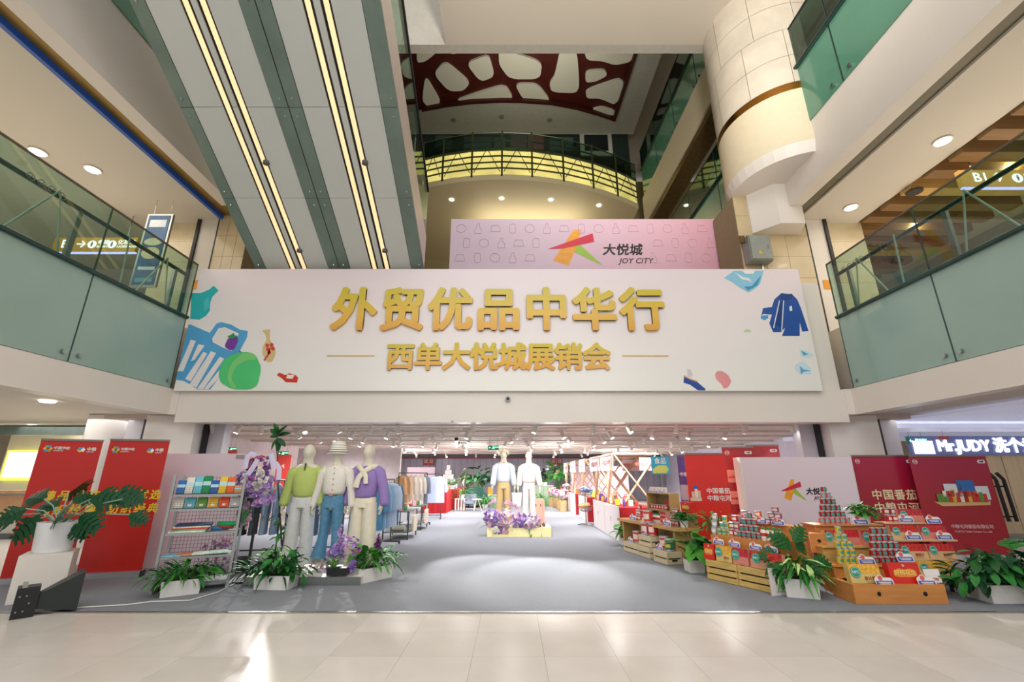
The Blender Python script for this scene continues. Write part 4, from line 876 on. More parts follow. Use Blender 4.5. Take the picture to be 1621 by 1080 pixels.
# right plants
def dieff(lab, px, r=.14, L=1., n=16, hh=.16, top=.3):
    b = onZ(*px); t = thing('potted_dieffenbachia', lab, 'potted plant', (b.x, b.y+.1, CZ)); planter_box(t, .24, .24, hh, .08)
    leaves(t, 'varieg', [(G['light'], G['pale']), (G['mid'], G['lime'])], int(n*1.4), (0, 0, hh), (r, r), (.04, top), rn, L, (-35, 65)); return t
dieff('variegated dieffenbachia in a white pot at the near end of the red table', (993, 864), .12, 1., 18, .14, .32)
dieff('large dieffenbachia with striped leaves in a white pot left of the timber pallet crates', (1104, 908), .14, 1.3, 20, .17, .42)
c = onZ(1296, 949); t = thing('planter', 'white planter with a monstera and variegated trailing leaves between the two tomato displays', 'planter', (c.x-.12, c.y+.14, CZ), -.35)
planter_box(t, .36, .3, .2, .06)
for i, (az, el, r, h) in enumerate(((150, 30, .04, .56), (30, 20, .06, .5), (165, -5, .16, .44), (-5, -20, .2, .42), (195, -40, .18, .32), (5, 50, .03, .6), (-60, -40, .12, .42), (175, 55, .02, .5))):
    a = R(az); key = ('mon_s', 'leaf_deep2')
    if key not in LC: me = LV['mon_s'].copy(); me.materials.clear(); me.materials.append(G['dark']); LC[key] = me
    mk('leaf', LC[key], None, t, (r*math.cos(a), r*math.sin(a), h), (R(66 if abs(az) < 80 else -66), -R(el), a+.35), (1.0,)*3)
leaves(t, 'arch', [(G['mid']), G['light'], G['mid'], G['pale']], 70, (0, 0, .2), (.16, .12), (.02, .24), rn, .75, (-10, 60)); leaves(t, 'broad', [G['mid'], G['dark'], G['pale']], 18, (0, 0, .2), (.25, .2), (.0, .3), rn, .8, (-60, 30))
c = onZ(1571, 958); t = thing('planter', 'wide white planter overflowing with dark climbing leaves at the right edge', 'planter', (c.x+.42, c.y+.17, CZ))
planter_box(t, .84, .34, .19, .1); leaves(t, 'broad', [G['deep'], G['dark'], G['mid'], G['deep']], 190, (-.05, -.02, .19), (.6, .24), (0, .38), rn, .8, (-70, 30)); leaves(t, 'mon_s', [G['blue'], G['mid'], G['dark']], 9, (.1, 0, .4), (.3, .1), (0, .3), rn, 1.1, (-30, 30))
def bush(name, lab, loc, kind, mats, n, sp, hz, pot=(.1, .13, .16), potm=None, L=.8, pitch=(-40, 40)):
    t = thing(name, lab, 'potted plant', loc)
    mk('pot', MB().lathe([(pot[0], 0), (pot[1], pot[2]), (pot[1]*.85, pot[2]), (pot[1]*.8, pot[2]*.85)], 18).mesh('pot', 40), potm or MATS['pot_white'], t)
    leaves(t, kind, mats, n, (0, 0, pot[2]), (sp, sp), hz, rn, L, pitch); return t

# flowers
def blossom_mesh():
    m = MB()
    for ring, (r0, r1, z0, z1, n) in enumerate(((.25, 1, 0, .35, 6), (.15, .7, .1, .65, 5), (.05, .38, .2, .8, 4))):
        for k in range(n):
            a = 2*PI*k/n+ring*.5; b = 2*PI/n*.62
            m.add([(r0*math.cos(a-b*.5), r0*math.sin(a-b*.5), z0), (r0*math.cos(a+b*.5), r0*math.sin(a+b*.5), z0), (r1*math.cos(a+b), r1*math.sin(a+b), z1), (r1*1.12*math.cos(a), r1*1.12*math.sin(a), z1*.9), (r1*math.cos(a-b), r1*math.sin(a-b), z1)], [(0, 1, 2, 3, 4)])
    return m.mesh('flower', True)
BLM = blossom_mesh(); FC = {}
FM = {k: M('petal_'+k, c, .6, var=.12, scale=20) for k, c in dict(lilac='c9a8e0', purple='a07fc8', pink='efc4dc', hot='d0408c', white='f4efe8', plum='8f5590', rose='e2a6c8', coral='e2604f').items()}
def flowers(t, cols, n, c, rad, size, rnd, front=True):
    for i in range(int(n*1.5) if n > 9 else n):
        u = rnd.uniform(-1, 1); a = rnd.uniform(0, 2*PI); q = math.sqrt(1-u*u); d = Vector((q*math.cos(a), (-abs(q*math.sin(a)) if front else q*math.sin(a)), u))
        p = Vector(c)+Vector((d.x*rad[0], d.y*rad[1], d.z*rad[2]))*rnd.uniform(.75, 1.05); col = cols[i % len(cols)]
        if col not in FC: me = BLM.copy(); me.materials.clear(); me.materials.append(FM[col]); FC[col] = me
        s = size*.72*rnd.uniform(.7, 1.2); e = d.to_track_quat('Z', 'Y').to_euler()
        mk('flower', FC[col], None, t, p, e, (s, s, s))
def spray(t, pts, col, n, size, rnd):
    "florets crowded along a stalk"
    P_ = [Vector(p) for p in pts]
    if col not in FC: me = BLM.copy(); me.materials.clear(); me.materials.append(FM[col]); FC[col] = me
    for i in range(n):
        k = i/n*(len(P_)-1); j = int(k); p = P_[j].lerp(P_[j+1], k-j)+Vector((rnd.uniform(-1, 1), rnd.uniform(-1, 1), rnd.uniform(-1, 1)))*size*1.2
        mk('flower', FC[col], None, t, p, (rnd.uniform(0, 2), rnd.uniform(0, 3), 0), (size*.8,)*3)
B0 = onZ(405, 912); yf = 6.75; t = thing('flower_stand', 'tall stand of lilac roses, white blooms and mauve ribbons beside the metal rack', 'flower arrangement', (onY(405, 800, yf).x, yf, CZ))
def rl(u, v, y=None): return onY(u, v, y or yf)-Vector(t.location)
mk('stand', MB().tube([(0, .05, 0), (0, .05, rl(405, 790).z)], .02, 8).lathe([(.16, 0), (.16, .02)], 20), black, t)
flowers(t, ['purple', 'lilac', 'coral', 'plum'], 50, rl(412, 737), (.17, .15, .13), .042, rn); flowers(t, ['lilac', 'purple', 'white', 'lilac', 'lilac'], 90, rl(405, 766), (.3, .2, .2), .046, rn); flowers(t, ['lilac', 'purple', 'white'], 40, rl(405, 764), (.18, .2, .13), .046, rn)
flowers(t, ['lilac', 'purple', 'rose'], 20, rl(410, 790), (.22, .16, .12), .045, rn); flowers(t, ['white'], 16, rl(411, 755, yf-.2), (.05, .05, .14), .04, rn); flowers(t, ['hot'], 3, rl(400, 758, yf-.22), (.04, .02, .03), .04, rn)
spray(t, [rl(395, 800), rl(393, 815), rl(388, 835)], 'pink', 30, .03, rn); spray(t, [rl(375, 765), rl(380, 790)], 'lilac', 14, .025, rn)
for u, v in ((427, 795), (416, 793), (432, 792)): flowers(t, ['lilac'], 3, rl(u, v, yf-.15), (.02, .02, .02), .05, rn)
leaves(t, 'fern', [G['mid'], G['blue']], 22, rl(392, 790), (.1, .08), (-.15, .05), rn, .8, (-80, -20), False)
rib = M('ribbon_mauve', 'cfc6e2', .4, var=.05)
for pts in ([(393, 722), (390, 730), (388, 742)], [(408, 727), (402, 738), (392, 752)], [(428, 718), (431, 728), (433, 742)], [(436, 733), (442, 742), (441, 760)], [(405, 722), (398, 718), (391, 724)]):
    mk('ribbon', MB().tube([rl(u, v, yf-.22) for u, v in pts], [(.035, .003)]*3, 8, up=(1, 0, 0)).mesh('ribbon', True), rib, t)
yf = 6.75; t = thing('flower_arrangement', 'lilac stocks and roses in a low black pot at the cardigan mannequin\'s feet', 'flower arrangement', (onY(537, 890, 6.55).x, 6.55, CZ+.12)); yf = 6.55
mk('pot', MB().box(-.13, .13, -.07, .07, 0, .09), black, t)
spray(t, [rl(538, 835), rl(539, 850), rl(543, 866)], 'lilac', 30, .024, rn); spray(t, [rl(527, 868), rl(520, 885), rl(516, 902)], 'lilac', 26, .022, rn); spray(t, [rl(560, 888), rl(557, 905)], 'purple', 34, .026, rn)
flowers(t, ['rose', 'purple', 'lilac'], 34, rl(553, 865), (.17, .1, .13), .035, rn); flowers(t, ['purple', 'lilac'], 16, rl(532, 872), (.09, .08, .09), .038, rn); leaves(t, 'tiny', [G['lime'], G['light']], 26, (-.07, -.06, .09), (.1, .08), (.0, .12), rn, .8, (-10, 60))
spray(t, [rl(596, 850, 6.9), rl(600, 870, 6.9)], 'plum', 24, .03, rn)

# ================= METAL DISPLAY RACK =================
A = onZ(238, 942); B = onZ(359, 932); A.z = B.z = 0
c, ang, wr = two(A, B, .4)
rk = thing('display_rack', 'grey metal display rack with wire back stocked with folded textiles', 'shelving', (c[0], c[1], CZ), ang)
rm = M('rack_grey', 'a4a9aa', .4, .4); wire = M('wire_dark', '6b6f73', .4, .5); hw_ = wr/2
for x in (-hw_, hw_):
    for y in (-.2, .2): mk('upright', MB().box(x-.015, x+.015, y-.015, y+.015, 0, 1.4), rm, rk)
    mk('foot', MB().box(x-.02, x+.02, -.24, .2, 0, .05), rm, rk)
levels = [.1, .4, .68, .97, 1.15]
for z in levels: mk('shelf', MB().box(-hw_+.016, hw_-.016, -.2, .19, z-.025, z), rm, rk)
g = MB()
for i in range(19): x = -hw_+.03+i*(2*hw_-.06)/18; g.box(x-.002, x+.002, .196, .2, .12, 1.38)
for i in range(28): z = .14+i*.045; g.box(-hw_, hw_, .195, .199, z-.002, z+.002)
mk('wire_grid', g, wire, rk)['kind'] = 'stuff'
for z in (.97, 1.15):
    g = MB()
    for i in range(24): x = -hw_+.02+i*(2*hw_-.04)/23; g.box(x-.0015, x+.0015, -.203, -.2, z, z+.085)
    for q in (.03, .06, .085): g.box(-hw_+.016, hw_-.016, -.204, -.2, z+q-.0015, z+q+.0015)
    mk('basket_front', g, wire, rk)['kind'] = 'stuff'
RM = Matrix.Translation(rk.location) @ Matrix.Rotation(ang, 4, 'Z')
def onrack(lab, name, cat, x, y, z, parts, rot=(0, 0, 0), grp=None):
    p = RM @ Vector((x, y, z)); t = thing(name, lab, cat, p, 0, grp, (rot[0], rot[1], ang+rot[2]))
    for nm, mb_, m in parts: mk(nm, mb_, m, t)
    return t
cols = [('2e6fb8', 'blue'), ('e6dfd2', 'off-white'), ('6cc3d0', 'turquoise'), ('1f8a52', 'dark green'), ('2b5ca8', 'navy-edged green'), ('e8c43a', 'yellow'), ('e8672c', 'orange'), ('d99a6a', 'tan')]
for i, (cc, nm) in enumerate(cols):
    x = -hw_+.07+i*(2*hw_-.14)/7; hh_ = (.17, .21, .22, .23, .17, .22, .21, .1)[i]
    onrack('%s folded towel pack with a pale blue band standing in the top basket' % nm, 'towel_pack', 'towel', x, -.12, 1.152, [('towel', MB().box(-.043, .043, -.03, .03, 0, hh_), M('towel_'+cc, cc, .8, bump=.2)), ('paper_band', MB().box(-.0445, .0445, -.0315, .0315, hh_*.45, hh_*.68), M('band_blue', 'b5d9e6', .5))], (R(-14), 0, 0), 'towel packs in the top basket')
for i, (cc, nm) in enumerate((('e0d8c8', 'off-white'), ('5fb6c9', 'turquoise'), ('5f9a42', 'grass green'), ('e6b83a', 'yellow'), ('e4532a', 'orange-red'), ('b9bdb9', 'grey'))):
    x = -hw_+.08+i*(2*hw_-.16)/5
    onrack('%s folded towel pack in the second basket down' % nm, 'towel_pack', 'towel', x, -.12, .972, [('towel', MB().box(-.055, .055, -.03, .03, 0, .135), M('towel_'+cc, cc, .8, bump=.2)), ('tag', MB().box(-.02, .02, -.034, -.031, .02, .05), wht)], (R(-14), 0, 0), 'towel packs in the second basket')
for i, (cc, nm) in enumerate((('e8dfd0', 'lowest, pale patterned'), ('7fae8a', 'second, sage green'), ('c8453a', 'third, red patterned'), ('ddd0b0', 'fourth, floral cream'), ('24406e', 'topmost, navy'))):
    onrack('folded tablecloth in the stack on the middle shelf, %s' % nm, 'folded_cloth', 'folded cloth', -.16+.012*i, -.03, .682+i*.0185, [('cloth', MB().box(-.2, .2, -.15, .15, 0, .018), M('cloth_'+cc, cc, .8, var=.35, scale=40))], (0, 0, .03*i), 'folded tablecloths')
for i, (x, z, cc, nm, L_) in enumerate(((.18, .71, '3470ae', 'blue', .1), (.24, .722, '8c3b32', 'brown red', .1), (.26, .76, '1f9a5c', 'bright green', .12))):
    onrack('%s rolled fabric bundle at the right of the middle shelf' % nm, 'fabric_roll', 'fabric roll', x, -.04, z, [('roll', MB().tube([(-L_, 0, 0), (L_, 0, 0)], .028+.004*(i == 2), 12).mesh('r', 50), M('roll_'+cc, cc, .7))], (0, 0, .2-.2*i), 'fabric rolls')
for i, (x, cc, nm) in enumerate(((-.27, '8fb8cf', 'pale blue printed'), (-.12, 'd98f72', 'orange printed'), (.04, 'd5dccf', 'pale mint'), (.22, 'b9d6c6', 'mint green'))):
    onrack('%s placemat lying on the lower shelf' % nm, 'placemat', 'placemat', x, -.06, .402+i*.004, [('mat', MB().box(-.11, .11, -.12, .12, 0, .003+.012), M('mat_'+cc, cc, .7, var=.25, scale=30))], (0, 0, .1*i-.1), 'placemats on the lower shelf')
# ================= FLOODLIGHT AND CABLE =================
F0 = onZ(18, 980); t = thing('floodlight', 'black stage floodlight with a flared hood lying on the floor at the far left', 'floodlight', (F0.x+.06, F0.y+.1, CZ), .8)
mk('housing', MB().box(-.13, .04, -.09, .09, 0, .28), black, t)
mk('hood', MB().add([(.04, -.07, .06), (.04, .07, .06), (.04, .07, .2), (.04, -.07, .2), (.36, -.15, .01), (.36, .15, .01), (.36, .15, .38), (.36, -.15, .38)], [(0,4,5,1),(1,5,6,2),(2,6,7,3),(3,7,4,0),(0,1,2,3)]), M('hood_black', '262c2c', .5), t)
mk('yoke', MB().box(-.1, -.06, -.1, .1, .28, .31), steel, t)
for x, z in ((-.1, .06), (-.05, .06), (-.1, .2), (-.05, .2), (-.02, .13)): mk('screw', MB().tube([(x, -.09, z), (x, -.098, z)], .008, 6), steel, t)
ca = [onZ(u, v, .012) for u, v in ((20, 965), (60, 968), (130, 962), (200, 958), (240, 953), (300, 951), (345, 938), (370, 925), (385, 912), (400, 900))]
tag(mk('cable', MB().tube([(p.x, p.y, .014) for p in ca], .007, 6).mesh('c', True), M('cable_white', 'e4e2dc', .5)), 'thin white power cable trailing over the grey carpet from the floodlight', 'cable')
# ================= PLATFORMS =================
pa = onZ(475, 928); pb_ = onZ(566, 919)
t = thing('display_platform', 'low white platform under the three dressed mannequins', 'platform', (0, 0, CZ)); t.location = (-2.62, 6.95, CZ)
P('deck', MB().box(-3.55, -2.0, 6.52, 7.35, CZ, CZ+.1), white, t); P('front_lip', MB().box(-3.55, -2.0, 6.505, 6.52, CZ, CZ+.1), steel, t)
a = onZ(771, 851); b = onZ(873, 851)
t = thing('display_platform', 'pale yellow platform under the pair of mannequins in the middle of the aisle', 'platform', ((a.x+b.x)/2, a.y+.4, CZ)); hw_ = (b.x-a.x)/2
mk('deck', MB().box(-hw_, hw_, -.4, .5, 0, .2), M('pale_yellow', 'efe3a8', .5), t); mk('top_edge', MB().box(-hw_-.005, hw_+.005, -.405, .505, .19, .202), M('pale_yellow2', 'f3e9b8', .5), t)

# ================= MANNEQUINS =================
skinm = M('mannequin_matte', 'd3ccbb', .45, var=.02)
def skin_body(verts, edges, rad, name):
    me = bpy.data.meshes.new(name); me.from_pydata(verts, edges, []); o = bpy.data.objects.new(name, me); COL.objects.link(o)
    md = o.modifiers.new('s', 'SKIN'); sv = me.skin_vertices[0].data
    for i, r in enumerate(rad): sv[i].radius = (r, r) if not isinstance(r, tuple) else r
    sv[0].use_root = True
    o.modifiers.new('u', 'SUBSURF').levels = 2; bpy.context.view_layer.update()
    m2 = bpy.data.meshes.new_from_object(o.evaluated_get(bpy.context.evaluated_depsgraph_get()))
    bpy.data.objects.remove(o); m2.polygons.foreach_set('use_smooth', [True]*len(m2.polygons)); m2.name = name; return m2
def body(arm_out=.05, turn=0):
    V_ = []; E_ = []; Rr = []
    def v(p, r, par=None):
        V_.append(p); Rr.append(r); i = len(V_)-1
        if par is not None: E_.append((par, i))
        return i
    pel = v((0, 0, .93), (.15, .1)); wa = v((0, 0, 1.08), (.115, .08), pel); ch = v((0, -.01, 1.27), (.15, .095), wa); ct_ = v((0, .005, 1.38), (.1, .07), ch)
    nk = v((0, .0, 1.46), .062, ct_); hb = v((0, -.01, 1.52), (.078, .085), nk); hm = v((0, -.012, 1.61), (.105, .125), hb); ht = v((0, -.005, 1.70), (.10, .115), hm)
    for s in (-1, 1):
        sh_ = v((s*.17, 0, 1.37), .055, ct_); el = v((s*(.21+arm_out*.5), .02, 1.12), .04, sh_); wr_ = v((s*(.22+arm_out), -.03, .88), .026, el)
        pm_ = v((s*(.225+arm_out), -.04, .82), (.018, .038), wr_)
        for k, (dy, L) in enumerate(((-.03, .065), (-.01, .075), (.01, .072), (.028, .055))):
            f1 = v((s*(.225+arm_out), -.04+dy, .80), .0095, pm_); f2 = v((s*(.22+arm_out), -.045+dy, .80-L*.5), .0085, f1); v((s*(.205+arm_out), -.05+dy, .80-L), .007, f2)
        t1 = v((s*(.215+arm_out), -.08, .835), .010, pm_); v((s*(.205+arm_out), -.095, .795), .008, t1)
        hp = v((s*.09, 0, .86), .085, pel); kn = v((s*.1, .0, .48), .055, hp); an = v((s*.11, .02, .09), .034, kn); v((s*.12, -.1, .03), (.035, .025), an)
    me = skin_body(V_, E_, Rr, 'body')
    for p in me.vertices:
        c = p.co
        if c.z > 1.485:
            k = min(1, (c.z-1.485)/.05); dx, dy, dz = c.x, c.y+.01, (c.z-1.61)*1.12
            L = math.sqrt((dx/.082)**2+(dy/.102)**2+(dz/.13)**2)+1e-6
            c.x += (dx/L-c.x)*k; c.y += (dy/L-.01-c.y)*k; c.z += (1.61+dz/L-c.z)*k*.9
            if c.z < 1.6: c.x *= 1-.12*k*(1.6-c.z)/.1
        for (x, z, amt, s2) in ((0, 1.605, -.022, .0005), (.032, 1.635, .010, .0004), (-.032, 1.635, .010, .0004), (0, 1.565, -.006, .0004), (0, 1.535, -.01, .0005)):
            if c.y < -.04: c.y += amt*math.exp(-((c.x-x)**2+(c.z-z)**2)/s2)
        if abs(c.z-1.61) < .04 and abs(c.x) > .06 and abs(c.y) < .03: c.x *= 1.08
    return me
BODY = body()
def cloth(name, t, m, tubes, smooth=True, n=16, wav=0, seed=0):
    mb_ = MB(); r_ = random.Random(seed)
    for pts, rad in tubes: mb_.tube(pts, rad, n, up=(1, 0, 0))
    if wav:
        for p in mb_.v: k = math.sin(p.x*60+p.z*9)*math.sin(p.z*23+p.x*15)*wav; p.y += k; p.x += k*.5
    me = mb_.mesh(name, 80); return mk(name, me, m, t)
def sleeve(s, ao=.05, end=.9, r=(.085, .075, .066, .055)):
    return ([(s*.13, 0, 1.38), (s*.19, 0, 1.33), (s*(.21+ao*.5), .02, 1.12), (s*(.22+ao), -.02, end+.04), (s*(.222+ao), -.028, end)], [r[0]*.8, r[0], r[1], r[2], r[3]])
TOR = lambda z0, w0, w1, d=.13: ([(0, 0, 1.45), (0, 0, 1.42), (0, 0, 1.38), (0, -.01, 1.26), (0, -.01, 1.1), (0, 0, z0+.05), (0, 0, z0)], [(.07, .06), (.1, .08), (.175, .1), (w0, d), (w0*.97, d*.97), (w1, d), (w1*.9, d*.92)])
def mannequin(lab, x, y, z, rz, sc=1., bodym=skinm):
    t = thing('mannequin', lab, 'mannequin', (x, y, z), rz); t.scale = (sc,)*3
    me = BODY.copy(); me.materials.clear(); me.materials.append(bodym); mk('body', me, None, t, (0, 0, .012))
    mk('base_plate', MB().lathe([(.18, 0), (.18, .01)], 28), M('base_glass', 'c9cdd0', .1, .5), t); return t
yM = 6.95; zM = CZ+.1
def mx(u, y): return onY(u, 780, y).x
t = mannequin('mannequin in a lime half-zip jumper and light grey trousers, leftmost of the front three', mx(482, yM), yM, zM, .1)
lime = M('knit_lime', 'b3c46c', .85, var=.05, scale=60, bump=.4)
cloth('jumper', t, lime, [TOR(.98, .185, .16), sleeve(-1, end=.86), sleeve(1, end=.86)])
cloth('collar', t, lime, [([(0, 0, 1.42), (0, -.005, 1.47), (0, -.005, 1.5)], [(.085, .075), (.065, .065), (.075, .07)])]); mk('zip', MB().box(-.004, .004, -.135, -.07, 1.36, 1.46), M('zip_dark', '4a4f38', .5), t)
gt = M('trouser_grey', 'c9cac8', .8, var=.06, scale=14, bump=.3)
cloth('trousers', t, gt, [([(0, 0, 1.03), (0, 0, .95), (0, 0, .84)], [(.135, .105), (.165, .12), (.17, .125)])]+[([(s*.085, 0, .9), (s*.095, 0, .6), (s*.11, .01, .3), (s*.12, .0, .07)], [(.09, .12), (.09, .1), (.09, .095), (.1, .1)]) for s in (-1, 1)], wav=.004)
t = mannequin('mannequin in striped bucket hat, white knit cardigan and blue flared jeans', mx(529, yM-.05), yM-.05, zM, -.06)
kw = M('knit_white', 'e9e4d9', .85, var=.05, scale=90, bump=.6); dn = M('denim_blue', '5587a6', .8, var=.15, scale=20, bump=.3)
cloth('cardigan', t, kw, [TOR(1.02, .17, .16), sleeve(-1, .07, .84, (.075, .06, .05, .04)), sleeve(1, .07, .84, (.075, .06, .05, .04))])
cloth('collar', t, kw, [([(0, 0, 1.43), (0, -.01, 1.49)], [(.085, .075), (.07, .065)])])
for k in range(5): mk('button', MB().tube([(.03, -.137, 1.09+.075*k), (.03, -.147, 1.09+.075*k)], .01, 8), M('button_tan', 'b9a98c', .4), t)
mk('belt', MB().lathe([(.138, 1.0), (.138, 1.03)], 20, cap=False), M('belt_dark', '3c4a56', .4), t, sc=(1, .8, 1)); mk('buckle', MB().box(-.02, .04, -.125, -.11, 1.0, 1.035), M('buckle_pink', 'c98a8c', .3, .5), t)
cloth('jeans', t, dn, [([(0, 0, 1.05), (0, 0, .97), (0, 0, .84)], [(.132, .1), (.155, .115), (.16, .12)])]+[([(s*.08, 0, .9), (s*.09, 0, .55), (s*.105, .01, .4), (s*.135, .0, .17)], [(.085, .11), (.065, .08), (.068, .078), (.105, .11)]) for s in (-1, 1)], wav=.003)
ht_ = MB(); ht_.lathe([(.16, 1.60), (.12, 1.66), (.105, 1.72), (.09, 1.775), (.03, 1.79)], 24, (0, -.01, 0), kf=lambda i, k: 0)
mk('bucket_hat', ht_.mesh('hat', 50), kw, t)
for k in range(5): z = 1.615+.035*k; r_ = (.155, .125, .113, .105, .094)[k]; mk('hat_stripe', MB().lathe([(r_+.002, z), (r_-.008, z+.016)], 24, (0, -.01, 0), cap=False), M('stripe_grey', '6d6a66', .8), t)
t = mannequin('mannequin in purple sweater, cream knit tied over its shoulders, cream trousers', mx(579, yM), yM, zM, -.12)
pu = M('knit_purple', '957cba', .85, var=.05, scale=60, bump=.4); cr_ = M('wool_cream', 'e4dcc6', .85, var=.05, scale=50, bump=.4)
cloth('sweater', t, pu, [TOR(.97, .185, .165), sleeve(-1, .06, .86), sleeve(1, .09, .86)])
cloth('tied_knit', t, cr_, [([(-.17, .02, 1.40), (-.1, -.08, 1.41), (0, -.135, 1.33), (.1, -.08, 1.41), (.17, .02, 1.40), (.08, .09, 1.42), (-.08, .09, 1.42), (-.17, .03, 1.40)], [(.035, .045)]*8), ([(0, -.14, 1.34), (-.06, -.16, 1.25), (-.09, -.165, 1.12)], [(.04, .018), (.045, .018), (.05, .016)]), ([(.0, -.14, 1.34), (.05, -.16, 1.27), (.06, -.165, 1.17)], [(.035, .018), (.035, .018), (.035, .016)])], n=10)
cw = M('cotton_cream', 'e2dac4', .8, var=.05, scale=12, bump=.3)
cloth('wide_trousers', t, cw, [([(0, 0, 1.03), (0, 0, .95), (0, 0, .84)], [(.135, .1), (.165, .12), (.17, .125)])]+[([(s*.085, 0, .9), (s*.09, 0, .6), (s*.1, .01, .3), (s*.11, .0, .06)], [(.092, .12), (.1, .11), (.11, .11), (.12, .12)]) for s in (-1, 1)], wav=.005)
t = mannequin('curly-haired mannequin in light blue shirt and khaki trousers on the yellow platform', onY(797, 780, 11.75).x, 11.8, CZ+.2, .05, 1.04)
bs = M('shirt_blue', 'd3dbe8', .7, var=.04); kh = M('khaki', 'cdb27c', .8, var=.06)
cloth('shirt', t, bs, [TOR(.98, .175, .16), sleeve(-1, .04), sleeve(1, .04)]); cloth('collar', t, M('collar_beige', 'b9a386', .8), [([(0, -.01, 1.42), (0, -.01, 1.47)], [(.08, .07), (.065, .06)])])
cloth('trousers', t, kh, [([(0, 0, 1.02), (0, 0, .84)], [(.14, .11), (.16, .12)])]+[([(s*.08, 0, .9), (s*.095, 0, .5), (s*.11, .0, .1)], [(.085, .1), (.075, .085), (.07, .075)]) for s in (-1, 1)])
hm_ = MB()
for i in range(70):
    u = rn.uniform(-.1, 1); a = rn.uniform(0, 2*PI); q = math.sqrt(max(0, 1-u*u))
    if math.sin(a) < -.3 and u < .45: continue
    hm_.ball((.115*q*math.cos(a), .12*q*math.sin(a), 1.645+.12*u), .035, 6, 4)
mk('curly_hair', hm_.mesh('hair', True), M('hair_cream', 'ddd0b4', .7, bump=.4), t)
t = mannequin('all-white mannequin in a white jacket and trousers on the yellow platform', onY(838, 780, 11.6).x, 11.75, CZ+.2, -.1, 1.02, M('mannequin_white', 'ece4da', .4))
wj = M('jacket_white', 'f1ebe6', .7, var=.02)
cloth('jacket', t, wj, [TOR(.98, .17, .16), sleeve(-1, .03), sleeve(1, .05)]); cloth('trousers', t, wj, [([(0, 0, 1.02), (0, 0, .84)], [(.14, .11), (.155, .12)])]+[([(s*.08, 0, .9), (s*.09, 0, .5), (s*.1, .0, .06)], [(.08, .1), (.075, .085), (.08, .085)]) for s in (-1, 1)])
mk('waist_tie', MB().lathe([(.165, 1.0), (.165, 1.02)], 20, cap=False), M('tie_peach', 'e5b9a0', .6), t, sc=(1, .8, 1))
yf = 11.35; t = thing('flower_arrangement', 'bank of pink, white and purple flowers along the front of the yellow platform', 'flower arrangement', (onY(808, 830, yf).x, yf, CZ+.2))
for u, v, cols_, n, rad in ((783, 818, ['purple', 'lilac'], 22, (.2, .14, .12)), (787, 838, ['purple', 'white'], 16, (.16, .12, .08)), (805, 822, ['pink', 'rose', 'white'], 30, (.25, .16, .2)), (822, 825, ['purple', 'lilac'], 22, (.16, .14, .12)), (838, 828, ['white', 'pink', 'lilac'], 22, (.2, .14, .1)), (845, 822, ['lilac', 'white'], 10, (.12, .1, .1)), (800, 840, ['pink'], 14, (.2, .1, .06)), (776, 826, ['white', 'pink'], 10, (.06, .1, .1))):
    flowers(t, cols_, int(n*2.6), rl(u, v), tuple(q*1.35 for q in rad), .052, rn)
spray(t, [rl(775, 800), rl(780, 793), rl(786, 792)], 'pink', 30, .03, rn); spray(t, [rl(800, 795), rl(810, 798), rl(822, 805)], 'pink', 40, .03, rn)
leaves(t, 'fern', [G['mid'], G['blue']], 26, (0, 0, .02), (.7, .15), (0, .2), rn, .8, (-40, 60)); leaves(t, 'fern', [G['mid']], 14, rl(848, 838), (.08, .05), (-.05, .05), rn, .8, (-80, -10), False)
a = onZ(850, 846, .2); t = thing('suitcase', 'upright pale pink suitcase standing on the yellow platform', 'suitcase', (onY(852, 810, 11.75).x, 11.8, CZ+.202))
mk('shell', MB().plate(rrect(-.155, .155, .04, .62, .04), -.12, .24), M('suitcase_pink', 'eab9a4', .35), t)
for x in (-.1, .1): mk('rib', MB().box(x-.01, x+.01, -.126, -.12, .1, .56), M('suitcase_rib', 'd9a48e', .4), t); mk('wheel', MB().tube([(x-.015, -.08, .02), (x+.015, -.08, .02)], .02, 10), black, t)
mk('latch', MB().box(-.07, -.05, -.13, -.12, .44, .5).box(.05, .07, -.13, -.12, .44, .5), black, t); mk('handle', MB().tube([(-.05, 0, .62), (-.05, 0, .66), (.05, 0, .66), (.05, 0, .62)], .008, 6), steel, t)
t = thing('trainers', 'pair of dark trainers at the right corner of the yellow platform', 'shoes', (onY(858, 833, 11.5).x, 11.5, CZ+.202))
for k in (-1, 1): mk('shoe', MB().tube([(k*.05, -.09, .025), (k*.05, -.04, .035), (k*.05, .04, .045), (k*.05, .09, .045)], [(.025, .02), (.035, .03), (.033, .04), (.03, .04)], 10).mesh('s', True), M('shoe_dark', '4a4540', .6), t)

yf = 7.15
for (u, v, lab) in ((503, 884, 'bundle of dusty pink dried flowers on the platform behind the mannequins'), (348, 880, 'spray of mauve orchids behind the metal rack')):
    q = onY(u, v, yf); t = thing('flower_bundle', lab, 'flowers', (q.x, yf, CZ+(.1 if u > 400 else 0)))
    if u > 400: flowers(t, ['rose', 'pink', 'plum'], 40, (0, 0, .14), (.22, .12, .13), .03, rn)
    else: flowers(t, ['rose', 'lilac', 'pink'], 60, (0, 0, .26), (.3, .12, .25), .035, rn)
    mk('stems', MB().tube([(-.1, 0, 0), (0, 0, .14)], .01, 5).tube([(.1, 0, 0), (0, 0, .14)], .01, 5), stemg, t)
for k, (u, y) in enumerate(((722, 13.4), (725, 15.0))):
    x = onY(u, 705, y).x; t = thing('dome_camera', 'small black dome camera under the hall ceiling, %s' % ('nearer', 'farther')[k], 'camera', (x, y, 2.49)); mk('dome', MB().ball((0, 0, -.07), .06, 12, 8).mesh('d', True), black, t); mk('mount', MB().lathe([(.04, -.04), (.04, .066)], 14), white, t)
